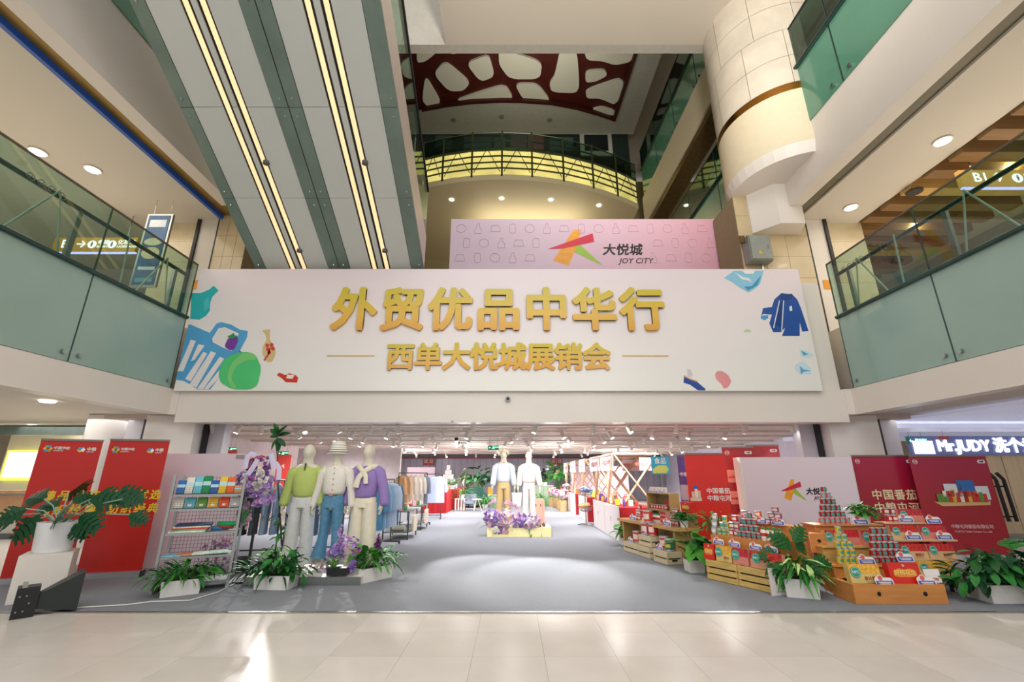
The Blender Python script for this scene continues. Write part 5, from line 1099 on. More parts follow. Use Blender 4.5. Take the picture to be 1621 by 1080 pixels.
# ================= GOODS HELPERS =================
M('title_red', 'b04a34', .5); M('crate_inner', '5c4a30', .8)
def can_mesh(name, r, h, body, patch=None, lidc='c9ccce', n=14):
    m = MB().mat(1).lathe([(r*.93, 0), (r, h*.03), (r, h*.12)], n, cap=True)
    kf = lambda i, k: (2 if (patch and i == 1 and k in (n//2+2, n//2+3, n//2+4, n//2+5)) else 0)
    m.mat(0).lathe([(r*.985, h*.1), (r*.985, h*.3), (r*.985, h*.72), (r*.985, h*.9)], n, cap=False, kf=kf)
    m.mat(1).lathe([(r, h*.88), (r, h*.97), (r*.93, h)], n, cap=True)
    me = m.mesh(name, 40)
    for q in (M('can_'+body, body, .3, var=.12, scale=30), M('tin_'+lidc, lidc, .3, .7), M('patch_'+(patch or 'x'), patch or 'ffffff', .4)): me.materials.append(q)
    return me
RED_CAN = can_mesh('can', .035, .082, 'ab1a22', '3f9f94'); TALL_RED = can_mesh('can', .04, .092, 'bc1e22', 'e9ddd4'); YEL_CAN = can_mesh('can', .037, .085, 'd9bd30', '3fa39a'); SIL_CAN = can_mesh('can', .04, .092, 'b9b4bb', 'e9e6e8')
PALE_CAN = can_mesh('can', .035, .082, 'c86a72', '6fbcb4'); PINK_CAN = can_mesh('can', .045, .075, 'a33a52', 'd9c9cc'); WO_CAN = can_mesh('can', .048, .08, 'e8622e', 'f2e6d8'); BIG_RED = can_mesh('can', .085, .21, 'd23a34', 'efd9d0'); GREEN_TIN = can_mesh('can', .075, .19, '2d6a52', 'c9c23f')
ORD3 = ('first', 'second', 'third', 'fourth', 'fifth', 'sixth', 'seventh', 'eighth', 'ninth')
ORD2 = ('first', 'second', 'third', 'fourth', 'fifth', 'sixth')
ORD = ('bottom', 'second', 'third', 'fourth', 'fifth', 'top')
def pyramid(base, o, rz, rows, r, h, lab, grp, depth=1, meshes=None):
    "rows: number of cans in each row from the bottom"
    c, s = math.cos(rz), math.sin(rz)
    for k, n in enumerate(rows):
        me = meshes[k % len(meshes)] if meshes else base
        for d in range(max(1, depth-k)):
            for i in range(n):
                x = (i-(n-1)/2)*(2*r+.003); y = d*(2*r+.003)+k*r*.6
                ob = mk('can', me, None, None, (o[0]+x*c-y*s, o[1]+x*s+y*c, o[2]+k*(h+.001)+.001), (0, 0, rz+random.uniform(-.3, .3)))
                tag(ob, lab % (('top' if k == len(rows)-1 else ORD[k])+' row')+('' if n == 1 and depth < 2 else ', %s%s from left' % (ORD2[i], ' front' if depth > 1 and d == 0 else '')), 'can', grp)
def bottle_mesh(body='f0e2d8', cap='2f8a45', mid='c93a34', s=1.):
    m = MB().mat(0).lathe([(.026*s, 0), (.03*s, .01*s), (.03*s, .05*s)], 10); m.mat(2).lathe([(.0302*s, .05*s), (.0302*s, .085*s)], 10, cap=False)
    m.mat(0).lathe([(.03*s, .085*s), (.024*s, .105*s), (.012*s, .12*s)], 10); m.mat(1).lathe([(.015*s, .12*s), (.014*s, .145*s)], 10)
    me = m.mesh('bottle', 40)
    for q in (M('bot_'+body, body, .3), M('cap_'+cap, cap, .4), M('bot_'+mid, mid, .4)): me.materials.append(q)
    return me
KETCH = bottle_mesh(s=1.15); SAUCE = bottle_mesh('c4372c', 'e9e4dc', 'f0e2d0')
tagw = M('tag_white', 'f1ecec', .4); tagb = M('tag_blue', '4b5db8', .4); tagr = M('tag_tomato', 'e0655c', .4)
def make_tag():
    t = thing('price_tag', '', 'price tag')
    ol = [(-.075, 0), (.075, 0), (.082, .012), (.078, .05), (.06, .068), (.0, .07), (-.012, .088), (-.035, .092), (-.052, .08), (-.075, .066), (-.082, .05)]
    mk('card', MB().plate(ol, 0, .004), tagw, t); mk('blue_panel', MB().plate([(-.07, .006), (.072, .006), (.068, .044), (-.074, .044)], -.002, .002), tagb, t)
    mk('tomato_emblem', MB().plate(arc(-.03, .066, .02, 0, 360, 12)[:-1], -.003, .002), tagr, t)
    mk('printed_lines', MB().box(-.055, .055, -.003, -.002, .028, .034).box(-.045, .05, -.003, -.002, .016, .022).box(0, .05, -.001, 0, .052, .056), tagw, t)
    mk('prop', MB().box(-.01, .01, .004, .03, 0, .003), tagw, t); return t
TAG = None
def ptag(p, rz, lab, s=1., lean=-12):
    global TAG
    if TAG is None: t = TAG = make_tag()
    else: t = dup(TAG, ch=TAG.children)
    t.location = p; t.rotation_euler = (R(lean), 0, rz); t['label'] = lab; t['group'] = 'price tags on the tomato displays'; t.scale = (s,)*3; return t
tealm = M('badge_teal', '2f9a86', .4); badw = M('badge_ring', 'dff0e8', .4)
def giftbox(lab, p, rz, w_, h_, d_=.1, style='tomato', title='番茄汁', lean=-8, badge=True, base='dcae7c'):
    t = thing('gift_box', lab, 'box', p, 0, 'gift boxes of juice and sauce', (R(lean), 0, rz))
    body = {'tomato': base, 'orange': 'ddc377', 'red': 'd62a20', 'pink': 'd98a7c'}[style]
    mk('carton', MB().box(-w_/2, w_/2, 0, d_, 0, h_), M('carton_'+body, body, .4, var=.08, scale=8), t)
    fy = -.0015
    if style != 'red':
        top = {'tomato': 'b3222c', 'orange': 'e0a03a', 'pink': 'a92a36'}[style]; fr_ = {'tomato': 'd2322c', 'orange': 'f0b444', 'pink': 'cc3038'}[style]
        mk('picture_band', MB().box(-w_/2, w_/2, fy, 0, h_*.52, h_), M('band_'+top, top, .4, var=.2, scale=25), t)
        f = MB(); rr_ = random.Random(int(w_*1000)); nf = int(w_/.05)
        for i in range(nf):
            for j in range(2):
                x = -w_/2+.03+(w_-.06)*i/max(1, nf-1)+(.012 if j else 0); z = h_*(.62+.24*j)
                if abs(x) < w_/2-.025: f.plate(arc(x, z, h_*.13, 0, 360, 10)[:-1], fy-.0015, .0015)
        mk('printed_fruit', f, M('fruit_'+fr_, fr_, .4, var=.2, scale=50), t)
        x = -w_*.3 if w_ > .16 else 0
        if badge:
            bd = mk('round_badge', MB().plate(arc(x, h_*.58, h_*.3, 0, 360, 20)[:-1], fy-.004, .002), tealm, t)
            mk('badge_ring', MB().tube([(x+h_*.25*math.cos(a*PI/10), fy-.0045, h_*.58+h_*.25*math.sin(a*PI/10)) for a in range(21)], .0015, 4), badw, bd)
            text('NFC', h_*.2, badw, bd, (x, fy-.0045, h_*.58), ext=.0005, bold=.02)
        if w_ > .16: text(title, h_*.22, M('title_red', 'b04a34', .5), t, (w_*.18, fy-.001, h_*.25), ext=.0008, bold=.015)
        mk('small_print', MB().box(w_*.0, w_*.3, fy-.001, 0, h_*.06, h_*.08), M('title_red', ''), t)
    else:
        mk('cloud_print', MB().plate(rounded([(-w_*.36, h_*.3), (w_*.36, h_*.3), (w_*.38, h_*.55), (w_*.2, h_*.72), (0, h_*.66), (-w_*.2, h_*.74), (-w_*.38, h_*.55)]), fy-.001, .001), M('cloud_orange', 'ee8a3a', .4), t)
        text('好柿花生', h_*.3, M('title_gold', 'f4dc74', .4), t, (0, fy-.002, h_*.5), ext=.001, bold=.02, sx=min(1, w_/.3))
        mk('seal', MB().plate(arc(0, h_*.86, h_*.07, 0, 360, 10)[:-1], fy-.002, .002), M('seal_grey', 'c9b8a8', .4), t)
    return t
ply = M('plywood_orange', 'cf8a48', .5, var=.1, scale=3, stretch=(1, 8, 8)); plyl = M('plywood_light', 'd9b98c', .5, var=.08, scale=3, stretch=(1, 8, 8)); pine = M('pine_slat', 'd8b56a', .55, var=.2, scale=6, stretch=(1, 6, 6)); pale = M('pale_crate', 'd8c8a4', .55, var=.06, scale=4, stretch=(1, 5, 5)); hole = M('hole_black', '141210', .8)
TOP = M('table_top_oak', 'c79a5c', .45, var=.12, scale=3, stretch=(1, 8, 8)); OAK = M('shelf_oak', 'b8965c', .5, var=.1, scale=3, stretch=(6, 1, 1))
def crate(lab, c, a, w_, d_, h_, n, m, name='wooden_crate', grp=None, handle=True):
    t = thing(name, lab, 'crate', c, a, grp); g = h_/n
    for k in range(n):
        z0 = k*g+.004; z1 = (k+1)*g-(.016 if k < n-1 else .0)
        for y in (-d_/2, d_/2-.01): mk('slat', MB().box(-w_/2, w_/2, y, y+.01, z0, z1), m, t)
        for x in (-w_/2, w_/2-.01): mk('slat', MB().box(x, x+.01, -d_/2+.011, d_/2-.011, z0, z1), m, t)
    for x in (-w_/2+.015, w_/2-.015):
        for y in (-d_/2+.018, d_/2-.018): mk('corner_post', MB().box(x-.012, x+.012, y-.008, y+.008, 0, h_-.002), m, t)
    mk('bottom', MB().box(-w_/2+.01, w_/2-.01, -d_/2+.01, d_/2-.01, h_*.9, h_-.004), m, t)
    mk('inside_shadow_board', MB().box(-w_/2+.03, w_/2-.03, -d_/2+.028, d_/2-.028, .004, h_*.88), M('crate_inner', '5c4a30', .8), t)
    if handle: mk('handle_slot', MB().box(w_/2, w_/2+.002, -.05, .05, h_*.25, h_*.4), hole, t)
    return t
def fwd(c, a, x, y, z): return (c[0]+x*math.cos(a)-y*math.sin(a), c[1]+x*math.sin(a)+y*math.cos(a), z)
def along(u, v, A, B):
    r = ray(u, v); k = r.x/r.y; return (k*A[1]-A[0])/((B[0]-A[0])-k*(B[1]-A[1]))

# ================= TIMBER TABLE WITH CUBE SHELF =================
zt = .56; A = onZ(977, 820, zt); B = onZ(1072, 837, zt); c, a, L_ = two(A, B, .5); c = (c[0], c[1])
t = thing('timber_table', 'long oak table with a slab leg carrying the cube shelf and tomato goods', 'table', (c[0], c[1], CZ), a)
mk('table_top', MB().box(-L_/2, L_/2, -.25, .25, zt-.05-CZ, zt-CZ), TOP, t)
mk('leg', MB().box(L_/2-.2, L_/2-.15, -.2, .22, 0, zt-.05-CZ), OAK, t); mk('leg', MB().box(-L_/2+.1, -L_/2+.15, -.2, .22, 0, zt-.05-CZ), OAK, t); mk('back_panel', MB().box(-L_/2+.15, L_/2-.2, .15, .17, .1, zt-.05-CZ), OAK, t)
T1 = lambda x, y, z: fwd(c, a, x, y, zt+z)
def onT(u, v, off=0): 
    n = Vector((-math.sin(a), math.cos(a), 0))*off; return (along(u, v, A+n, B+n)-.5)*L_
TA, TAng = c, a
# cube shelf
x0, x1 = onT(1020, 800, .25), L_/2-.08; xm = onT(1030, 790, .25)
sh = thing('cube_shelf', 'oak cube shelf with one tall cell over low cells on the timber table', 'shelf', fwd(c, a, 0, 0, zt+.001), a)
bd = lambda *q: mk('board', MB().box(*q), OAK, sh)
bd(x0, x1, .03, .23, .0, .018); bd(x0, x1, .03, .23, .2, .218)
for x in (x0, (x0*2+x1)/3, (x0+2*x1)/3, x1-.018): bd(x, x+.018, .031, .229, .018, .2)
xa, xb = x0+.05, x0+(x1-x0)*.62
for x in (xa, xb): bd(x, x+.018, .031, .229, .218, .50)
bd(xa, xb+.018, .03, .23, .5, .518); mk('back', MB().box(xa, xb, .225, .23, .218, .5), M('oak_dark', '8f7348', .6), sh); mk('back', MB().box(x0, x1, .225, .23, .018, .2), MATS['oak_dark'], sh)
for i in range(6): ob = mk('can', TALL_RED, None, None, T1(xa+.06+i*.085, .1, .219)); tag(ob, 'small red and white tin in the tall shelf cell, %s from left' % ORD3[i], 'can', 'tins in the tall shelf cell')
for i in range(3): ob = mk('can', RED_CAN, None, None, T1(xa+.1+i*.1, .16, .219+.0)); tag(ob, 'small red tin at the back of the tall shelf cell, %s from left' % ORD3[i], 'can', 'tins at the back of the tall shelf cell')
giftbox('standing tomato carton inside the tall shelf cell', T1((xa+xb)/2+.1, .17, .219), a, .14, .2, .04, 'pink', lean=0, badge=False)
for i in range(6):
    ob = mk('carton', MB().box(-.03, .03, -.02, .02, 0, .1).box(-.031, .031, -.0205, .0205, .03, .06), M('carton_white_red', 'e8dcd4', .4, var=.2, scale=30), None, T1(xa+.05+i*.09, .12, .519), (0, 0, a)); tag(ob, 'small white and red carton on top of the cube shelf, %s from left' % ORD3[i], 'carton', 'cartons on the cube shelf top')
giftbox('red sauce box on the right end of the cube shelf', T1(x1-.16, .13, .219), a, .26, .17, .12, 'red', lean=0)
for i in range(9): ob = mk('bottle', KETCH, None, None, T1(-.25+i*.062, -.06, .001)); tag(ob, 'green-capped ketchup bottle on the timber table, %s from left' % ORD3[i], 'bottle', 'ketchup bottles on the timber table')
pyramid(TALL_RED, T1(-.42, -.1, 0), a, (2, 2, 1), .04, .092, 'red tin in the small stack left on the timber table, %s', 'tins stacked left on the timber table')
for k in range(3): giftbox('pink tomato carton in the stack on the timber table, %s' % ('lowest', 'middle', 'topmost')[k], T1(.42, -.12, k*.07), a, .16, .068, .1, 'pink', lean=0, badge=False)
pyramid(TALL_RED, T1(.6, -.02, 0), a, (3, 3, 2), .04, .092, 'red tin in the stack beside the table plant, %s', 'tins stacked by the table plant')
ptag(T1(.1, -.21, .001), a, 'blue and white price tag on the timber table before the ketchup bottles'); ptag(T1(-.45, -.22, .001), a, 'price tag at the left end of the timber table', 1.3); ptag(T1(.62, -.2, .001), a, 'price tag at the right end of the timber table', 1.4)
for i in range(3): ptag(T1(xa+.1+i*.18, .05, .519), a, 'price tag on top of the cube shelf, %s' % ('left', 'middle', 'right')[i], .8)
t = bush('potted_plant', 'bushy green plant in a pale pot on the right end of the timber table', Vector(fwd(c, a, L_/2-.12, -.02, zt+.001)), 'tiny', [G['dark'], G['mid'], G['mid']], 90, .17, (.02, .16), (.06, .075, .11), L=1.)
# small crates on the floor
cA = []
for k, (pl, pr, lab, h_, zz) in enumerate((((988, 872), (1012, 880), 'small pale slatted crate nearest the red table', .17, 0), ((1011, 880), (1028, 885), 'pale slatted crate in the middle, lower of two stacked', .175, 0), ((1012, 880), (1029, 885), 'pale slatted crate in the middle, upper of two stacked', .175, .177), ((1036, 889), (1058, 896), 'pale slatted crate nearest the big dieffenbachia', .19, 0))):
    p, q = onZ(*pl), onZ(*pr); cc, aa_, w_ = two(p, q, .26); 
    if k in (1, 2): cc = (cc[0]+(.03 if k == 2 else 0), cc[1], 0)
    crate(lab, (cc[0], cc[1], CZ+zz), aa_, max(w_, .38), .28, h_, 2, pale); cA.append(((cc[0], cc[1]), aa_, CZ+zz+h_))
def atop(k, x, y): (cc, aa_, z) = cA[k]; return fwd(cc, aa_, x, y, z+.001), aa_
for k, x, y, me, lab in ((0, .0, .02, BIG_RED, 'large red tomato tin on the crate nearest the red table'), (2, -.09, -.03, BIG_RED, 'large red tomato tin on the stacked crates, left of the pair'), (2, .09, .0, BIG_RED, 'large red tomato tin on the stacked crates, right of the pair'), (3, -.09, .03, BIG_RED, 'large red tomato tin on the crate nearest the big dieffenbachia'), (3, .09, 0, GREEN_TIN, 'dark green oil tin on the crate nearest the big dieffenbachia')):
    p, aa_ = atop(k, x, y); tag(mk('large_tin', me, None, None, p, (0, 0, aa_)), lab, 'tin')
p, aa_ = atop(2, .0, -.02); p = (p[0], p[1], p[2]+.212); tag(mk('large_tin', BIG_RED, None, None, p, (0, 0, aa_)), 'large red tomato tin balanced on top of the pair on the stacked crates', 'tin')
for k, lab in ((0, 'nearest the red table'), (2, 'in the stacked middle'), (3, 'nearest the big dieffenbachia')):
    p, aa_ = atop(k, -.06, -.11); ptag(p, aa_, 'price tag on the pale crate '+lab, 1.1)

# ================= PALLET CRATE DISPLAY =================
A = onZ(1120, 917); B = onZ(1228, 942); c, a, L_ = two(A, B, .4)
for k, (s, nm) in enumerate(((-1, 'left'), (1, 'right'))):
    p = fwd(c, a, s*L_/4, 0, CZ); crate('yellowish rough pine crate under the juice gift boxes, %s one' % nm, p, a, L_/2-.01, .4, .25, 3, pine)
zc = CZ+.252
A3, B3 = A, B
def bx(u, v, off=0): n = Vector((-math.sin(a), math.cos(a), 0))*off; return (along(u, v, A3+n, B3+n)-.5)*L_
for (ua, ub, st_, ttl, lab) in ((1112, 1130, 'red', '', 'red gift box with golden lettering at the left end of the pine crates'), (1131, 1157, 'orange', '杏汁', 'yellow apricot juice gift box on the pine crates'), (1157, 1183, 'pink', '', 'salmon tomato gift box on the pine crates, between yellow and kraft ones'), (1184, 1236, 'tomato', '番茄汁', 'widest tomato juice gift box at the right end of the pine crates')):
    xa_, xb_ = bx(ua, 885), bx(ub, 895); giftbox(lab, fwd(c, a, (xa_+xb_)/2, -.17, zc), a, abs(xb_-xa_)-.01, .2, .07, st_, ttl, lean=-6, base='d99a7c')
rs = thing('display_riser', 'orange plywood riser of two steps behind the gift boxes', 'display riser', fwd(c, a, 0, 0, CZ), a)
mk('lower_step', MB().box(-L_/2-.02, L_/2+.04, .0, .36, .252, .56), ply, rs); mk('upper_step', MB().box(-L_/2+.34, L_/2+.02, .37, .6, 0, .74), ply, rs); mk('side_board', MB().box(L_/2+.04, L_/2+.055, -.02, .36, .252, .575), ply, rs)
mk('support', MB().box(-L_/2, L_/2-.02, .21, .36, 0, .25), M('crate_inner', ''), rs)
zr = CZ+.561; zu = CZ+.741
RX = lambda u, v, off, z, dy=0: fwd(c, a, bx(u, v, off), off-.2+dy, z)
pyramid(SIL_CAN, RX(1130, 835, .3, zr), a, (1, 1, 1), .04, .092, 'silver-grey tin in the leftmost column on the orange riser, %s', 'silver tins on the riser', 2)
pyramid(YEL_CAN, RX(1146, 838, .3, zr), a, (3, 2, 1), .037, .085, 'yellow tin in the small pile on the orange riser, %s', 'yellow tins on the riser', 1)
pyramid(TALL_RED, RX(1162, 840, .3, zr), a, (2, 2, 1), .04, .092, 'white-patched red tin right of the yellow tins, %s', 'red tins right of the yellow ones')
pyramid(RED_CAN, RX(1186, 846, .28, zr), a, (5, 4, 3, 1), .035, .082, 'small red can of the low riser pyramid, %s', 'small red cans on the riser')
for i in range(8): tag(mk('bottle', KETCH, None, None, RX(1208+i*4.3, 846, .3, zr, -.04*(i % 2)), (0, 0, a)), 'green-capped ketchup bottle on the orange riser, %s from left' % ORD3[i], 'bottle', 'ketchup bottles on the riser')
pyramid(WO_CAN, RX(1203, 826, .62, zu, -.05), a, (2, 1), .048, .08, 'orange and cream cup on the upper riser step, %s', 'orange cups on the riser')
pyramid(PINK_CAN, RX(1230, 828, .62, zu, -.05), a, (3, 2, 1), .045, .075, 'dark pink tin right on the upper riser step, %s', 'pink tins on the riser')
pyramid(PINK_CAN, RX(1182, 822, .62, zu, -.05), a, (2, 1), .045, .075, 'dark pink tin left on the upper riser step, %s', 'pink tins left on the riser')
for k, (u, v, off, z, lab) in enumerate(((1137, 870, .1, zc+.21, 'leftmost above the red and yellow gift boxes'), (1162, 873, .1, zc+.21, 'second above the gift boxes'), (1196, 880, .1, zc+.21, 'third above the gift boxes, over the wide tomato box'), (1221, 884, .1, zc+.21, 'rightmost above the gift boxes'))):
    tg = ptag(RX(u, v, off, zc+.2, -.01+.03), a, 'blue and white price tag, '+lab, 1.05, -8); tg.location.z = zc+.2
for u, lab in ((1185, 'left'), (1210, 'middle'), (1237, 'right')): ptag(RX(u, 830, .6, zu, -.13+.05), a, 'price tag on the upper riser step, '+lab, 1.15)
p = RX(1170, 812, .66, zu, 0); t = thing('tomato_ornament', 'glossy red tomato ornament at the left of the upper riser step', 'ornament', p); mk('fruit', MB().ball((0, 0, .05), .05, 16, 10, .85).mesh('f', True), M('glossy_red', 'e0452a', .15), t); mk('stalk', MB().tube([(0, 0, .085), (0, 0, .11)], .006, 6), stemg, t)
b_ = RX(1150, 828, .6, CZ); bush('potted_plant', 'leafy green plant half hidden behind the tins on the orange riser', (b_[0], b_[1]+.35, CZ), 'tiny', [G['light'], G['mid']], 60, .25, (.2, .45), (.12, .15, .4), L=1.2)
# small poster stand
c2, a2, w2 = two(onZ(1229, 946), onZ(1259, 944), .2)
t = thing('poster_stand', 'small white recipe poster on a stand at the right end of the pine crates', 'poster stand', (c2[0], c2[1]-.06, CZ), a2)
mk('panel', MB().box(-w2/2, w2/2, 0, .02, 0, .3), M('poster_white', 'e4dcd8', .4), t)
for x, z, w_, h_, cc in ((-.04, .13, .05, .04, 'c98a70'), (.04, .13, .05, .035, 'b0605c'), (0, .27, w2*.8, .02, 'b9a89c'), (-.05, .19, .03, .02, 'c2423c'), (.0, .04, .12, .012, 'b9a9a9')): mk('printed_block', MB().box(x-w_/2, x+w_/2, -.002, 0, z-h_/2, z+h_/2), M('ink_'+cc, cc, .5, var=.2, scale=40), t)

# ================= FRONT RIGHT TRAY DISPLAY =================
A = onZ(1356, 958); B = onZ(1503, 958); c, a, L_ = two(A, B, .36); c = (c[0], c[1])
def tray(lab, c_, a_, w_, d_, h_, z=CZ, holes=2, m=ply):
    t = thing('wooden_tray', lab, 'tray', (c_[0], c_[1], z), a_)
    mk('front_board', MB().box(-w_/2, w_/2, -d_/2, -d_/2+.012, 0, h_), m, t); mk('back_board', MB().box(-w_/2, w_/2, d_/2-.012, d_/2, 0, h_), m, t)
    for s in (-1, 1): mk('side_board', MB().box(s*(w_/2-.012), s*w_/2, -d_/2+.013, d_/2-.013, 0, h_), m, t)
    mk('deck', MB().box(-w_/2+.012, w_/2-.012, -d_/2+.012, d_/2-.012, h_-.02, h_-.008), m, t)
    for k in range(holes): x = -w_/2+w_*(k+.5)/holes+(w_*.02); mk('hand_hole', MB().tube([(x, -d_/2-.002, h_*.52), (x, -d_/2+.002, h_*.52)], (.024), 16), hole, t)
    return t
tray('long orange plywood tray with two hand holes at the very front', c, a, L_, .36, .2)
F1 = lambda x, y, z: fwd(c, a, x, y, z)
sc_, sa, sw = two(onZ(1300, 925), onZ(1350, 955), .3)
tray('angled orange plywood tray left of the front one, facing the aisle', sc_, sa, sw, .3, .2)
def FX(u, v, dy): A_ = A+Vector((0, dy, 0)); B_ = B+Vector((0, dy, 0)); return (along(u, v, A_, B_)-.5)*L_
def F(u, v, dy, z): return F1(FX(u, v, dy), dy-.18, z)
zf = CZ+.194
giftbox('yellow apricot juice gift box in the front plywood tray', F(1372, 915, .08, zf), a, .36, .2, .08, 'orange', '杏汁饮料')
giftbox('bright red gift box with golden lettering in the front plywood tray', F(1436, 915, .08, zf), a, .36, .215, .08, 'red', '')
t = thing('info_card', 'small white information card at the right of the front plywood tray', 'card', F(1479, 918, .12, zf), 0, None, (R(-8), 0, a)); mk('card', MB().box(-.09, .09, 0, .006, 0, .14), tagw, t); mk('printed_block', MB().box(-.03, .06, -.001, 0, .02, .05), M('ink_c98a70', 'c98a70'), t)
ptag(F(1401, 920, .03, zf-.02), a, 'price tag before the yellow gift box in the front tray', 1.3); ptag(F(1468, 920, .03, zf-.02), a, 'price tag before the red gift box in the front tray', 1.3)
# middle steps behind the tray
def step(lab, ua, ub, v, dy, z, d_=.25, m=plyl, legs=True, th=.02):
    xa_, xb_ = FX(ua, v, dy), FX(ub, v, dy); t = thing('display_step', lab, 'display step', F1((xa_+xb_)/2, dy-.18+d_/2, CZ), a); w_ = xb_-xa_
    mk('plank', MB().box(-w_/2, w_/2, -d_/2, d_/2, z-th-CZ, z-CZ), m, t)
    if legs:
        for s in (-1, 1): mk('side_leg', MB().box(s*(w_/2-.02), s*(w_/2-.04), -d_/2+.02, d_/2-.02, 0, z-th-CZ), m, t)
        mk('front_panel', MB().box(-w_/2+.04, w_/2-.04, -d_/2+.03, -d_/2+.04, 0, z-th-CZ), m, t)
    return t
z1_, z2_, z3_ = .33, .50, .74
step('low plywood step carrying the yellow and red can piles', 1318, 1432, 897, .42, z1_, .28, ply)
step('middle pine step under the row of tomato juice boxes', 1303, 1412, 878, .74, z2_, .22, pine)
step('upper plywood step under the can pyramid and small potted plant', 1290, 1400, 842, 1.0, z3_, .3, ply)
pyramid(YEL_CAN, F(1345, 893, .5, z1_+.001), a, (4, 3, 3, 2, 1), .037, .085, 'yellow can of the tall pile in the right display, %s', 'yellow cans of the right display', 1)
pyramid(RED_CAN, F(1410, 893, .5, z1_+.001), a, (6, 6, 5, 4, 3), .035, .082, 'red can of the broad pile right of the yellow cans, %s', 'red cans of the right display', 1)
ptag(F(1374, 893, .45, z1_+.001), a, 'price tag between the yellow and red can piles', 1.3); ptag(F(1436, 893, .4, z1_+.04), a, 'price tag at the right foot of the red can pile', 1.3)
giftbox('kraft tomato gift box at the left of the middle pine step', F(1325, 868, .78, z2_+.001), a, .22, .19, .08, 'tomato', '')
giftbox('kraft tomato gift box in the middle of the middle pine step', F(1355, 868, .84, z2_+.001), a, .2, .19, .08, 'pink', '', badge=False)
giftbox('kraft tomato gift box at the right of the middle pine step', F(1388, 868, .78, z2_+.001), a, .3, .19, .08, 'pink', '')
t = thing('open_crate', 'tilted open orange box with a hand hole at the left end of the middle step', 'crate', F(1298, 866, .9, z2_-.1), -.5); mk('box', MB().box(-.1, .1, -.06, .12, 0, .24), ply, t); mk('hand_hole', MB().tube([(0, -.062, .15), (0, -.058, .15)], .022, 14), hole, t); mk('stand', MB().box(-.08, .08, -.04, .1, -z2_+.1+CZ, 0), M('crate_inner', ''), t)
pyramid(RED_CAN, F(1324, 840, 1.1, z3_+.001), a, (6, 5, 4, 3, 2, 1), .035, .082, 'small can of the tall pyramid before the pink screen, %s', 'cans of the tall pyramid', 1, (PALE_CAN, RED_CAN, RED_CAN, RED_CAN, PALE_CAN, RED_CAN))
t = bush('potted_plant', 'bright leafy plant in a cream pot on the upper step of the right display', Vector(F(1371, 838, 1.08, z3_+.001)), 'tiny', [G['light'], G['mid'], G['light']], 80, .16, (.03, .17), (.07, .08, .1), M('pot_cream', 'e2d6be', .4), 1.1)
ptag(F(1367, 842, .98, z3_+.001), a, 'price tag at the foot of the small potted plant', 1.3)
# shelf rack on the right
rk2 = thing('shelf_rack', 'stepped shelf rack of pale planks holding rows of tomato juice boxes', 'shelving', F1(FX(1470, 900, .5), .35, CZ), a)
pl = []
for k, (ua, ub, v, dy, z) in enumerate(((1425, 1527, 918, .42, .19), (1437, 1525, 887, .62, .36), (1412, 1516, 856, .84, .565), (1400, 1470, 829, 1.04, .76))):
    xa_, xb_ = FX(ua, v, dy), FX(ub, v, dy); o = F1((xa_+xb_)/2, dy-.18, 0); lx = o[0]-rk2.location.x; ly = o[1]-rk2.location.y; w_ = xb_-xa_
    mk('plank', MB().box(lx-w_/2, lx+w_/2, ly, ly+.2, z-.02-CZ, z-CZ), plyl, rk2); pl.append((xa_, xb_, dy, z))
    for s in (-1, 1): mk('side_leg', MB().box(lx+s*(w_/2-.06), lx+s*(w_/2-.03), ly+.14, ly+.17, 0, z-.021-CZ), M('rack_black', '23262a', .5), rk2)
for k, (ua, ub, v, lvl, st_, ttl, lab) in enumerate(((1455, 1514, 905, 0, 'orange', '杏汁', 'yellow apricot juice gift box on the lowest plank of the stepped rack'),
    (1427, 1471, 875, 1, 'tomato', '番茄汁', 'tomato juice gift box on the second plank of the stepped rack, left'), (1472, 1515, 875, 1, 'tomato', '番茄汁', 'tomato juice gift box on the second plank of the stepped rack, right'),
    (1412, 1457, 843, 2, 'tomato', '', 'tomato gift box on the third plank of the stepped rack, left'), (1459, 1502, 843, 2, 'pink', '', 'tomato gift box on the third plank of the stepped rack, right'),
    (1425, 1464, 816, 3, 'pink', '', 'tomato gift box on the topmost plank of the stepped rack'))):
    dy = pl[lvl][2]; xa_, xb_ = FX(ua, v, dy+.05), FX(ub, v, dy+.05); giftbox(lab, F1((xa_+xb_)/2, dy-.18+.06, pl[lvl][3]+.001), a, xb_-xa_-.01, .175, .07, st_, ttl, base='d9b488')
pyramid(TALL_RED, F(1413, 829, 1.12, pl[3][3]+.001), a, (2, 2), .04, .092, 'small tin beside the topmost gift box of the stepped rack, %s', 'tins on the rack top')
for k, (u, v, lvl, lab) in enumerate(((1437, 829, 3, 'topmost plank'), (1481, 832, 2, 'top right end of the third plank'), (1448, 853, 2, 'third plank before the left box'), (1497, 853, 2, 'third plank before the right box'))):
    dy = pl[lvl][2]; z = pl[lvl][3]+(.12 if k == 1 else .0); p = F(u, v, dy+.0, z+.001)
    if k == 1: p = F(u, v, dy+.14, pl[2][3]+.19)
    ptag(p, a, 'price tag on the stepped rack, '+lab, 1.25)
# gift box on low table seen between riser and timber shelf
t = thing('juice_carton', 'red printed paper carton standing on the floor behind the big dieffenbachia', 'carton', onZ(1118, 868)+Vector((0, .1, 0)), -.2); mk('carton', MB().box(-.14, .14, 0, .1, 0, .42), M('carton_red', 'b8322c', .4, var=.2), t); mk('label', MB().box(-.09, .1, -.003, 0, .05, .2), wht, t)

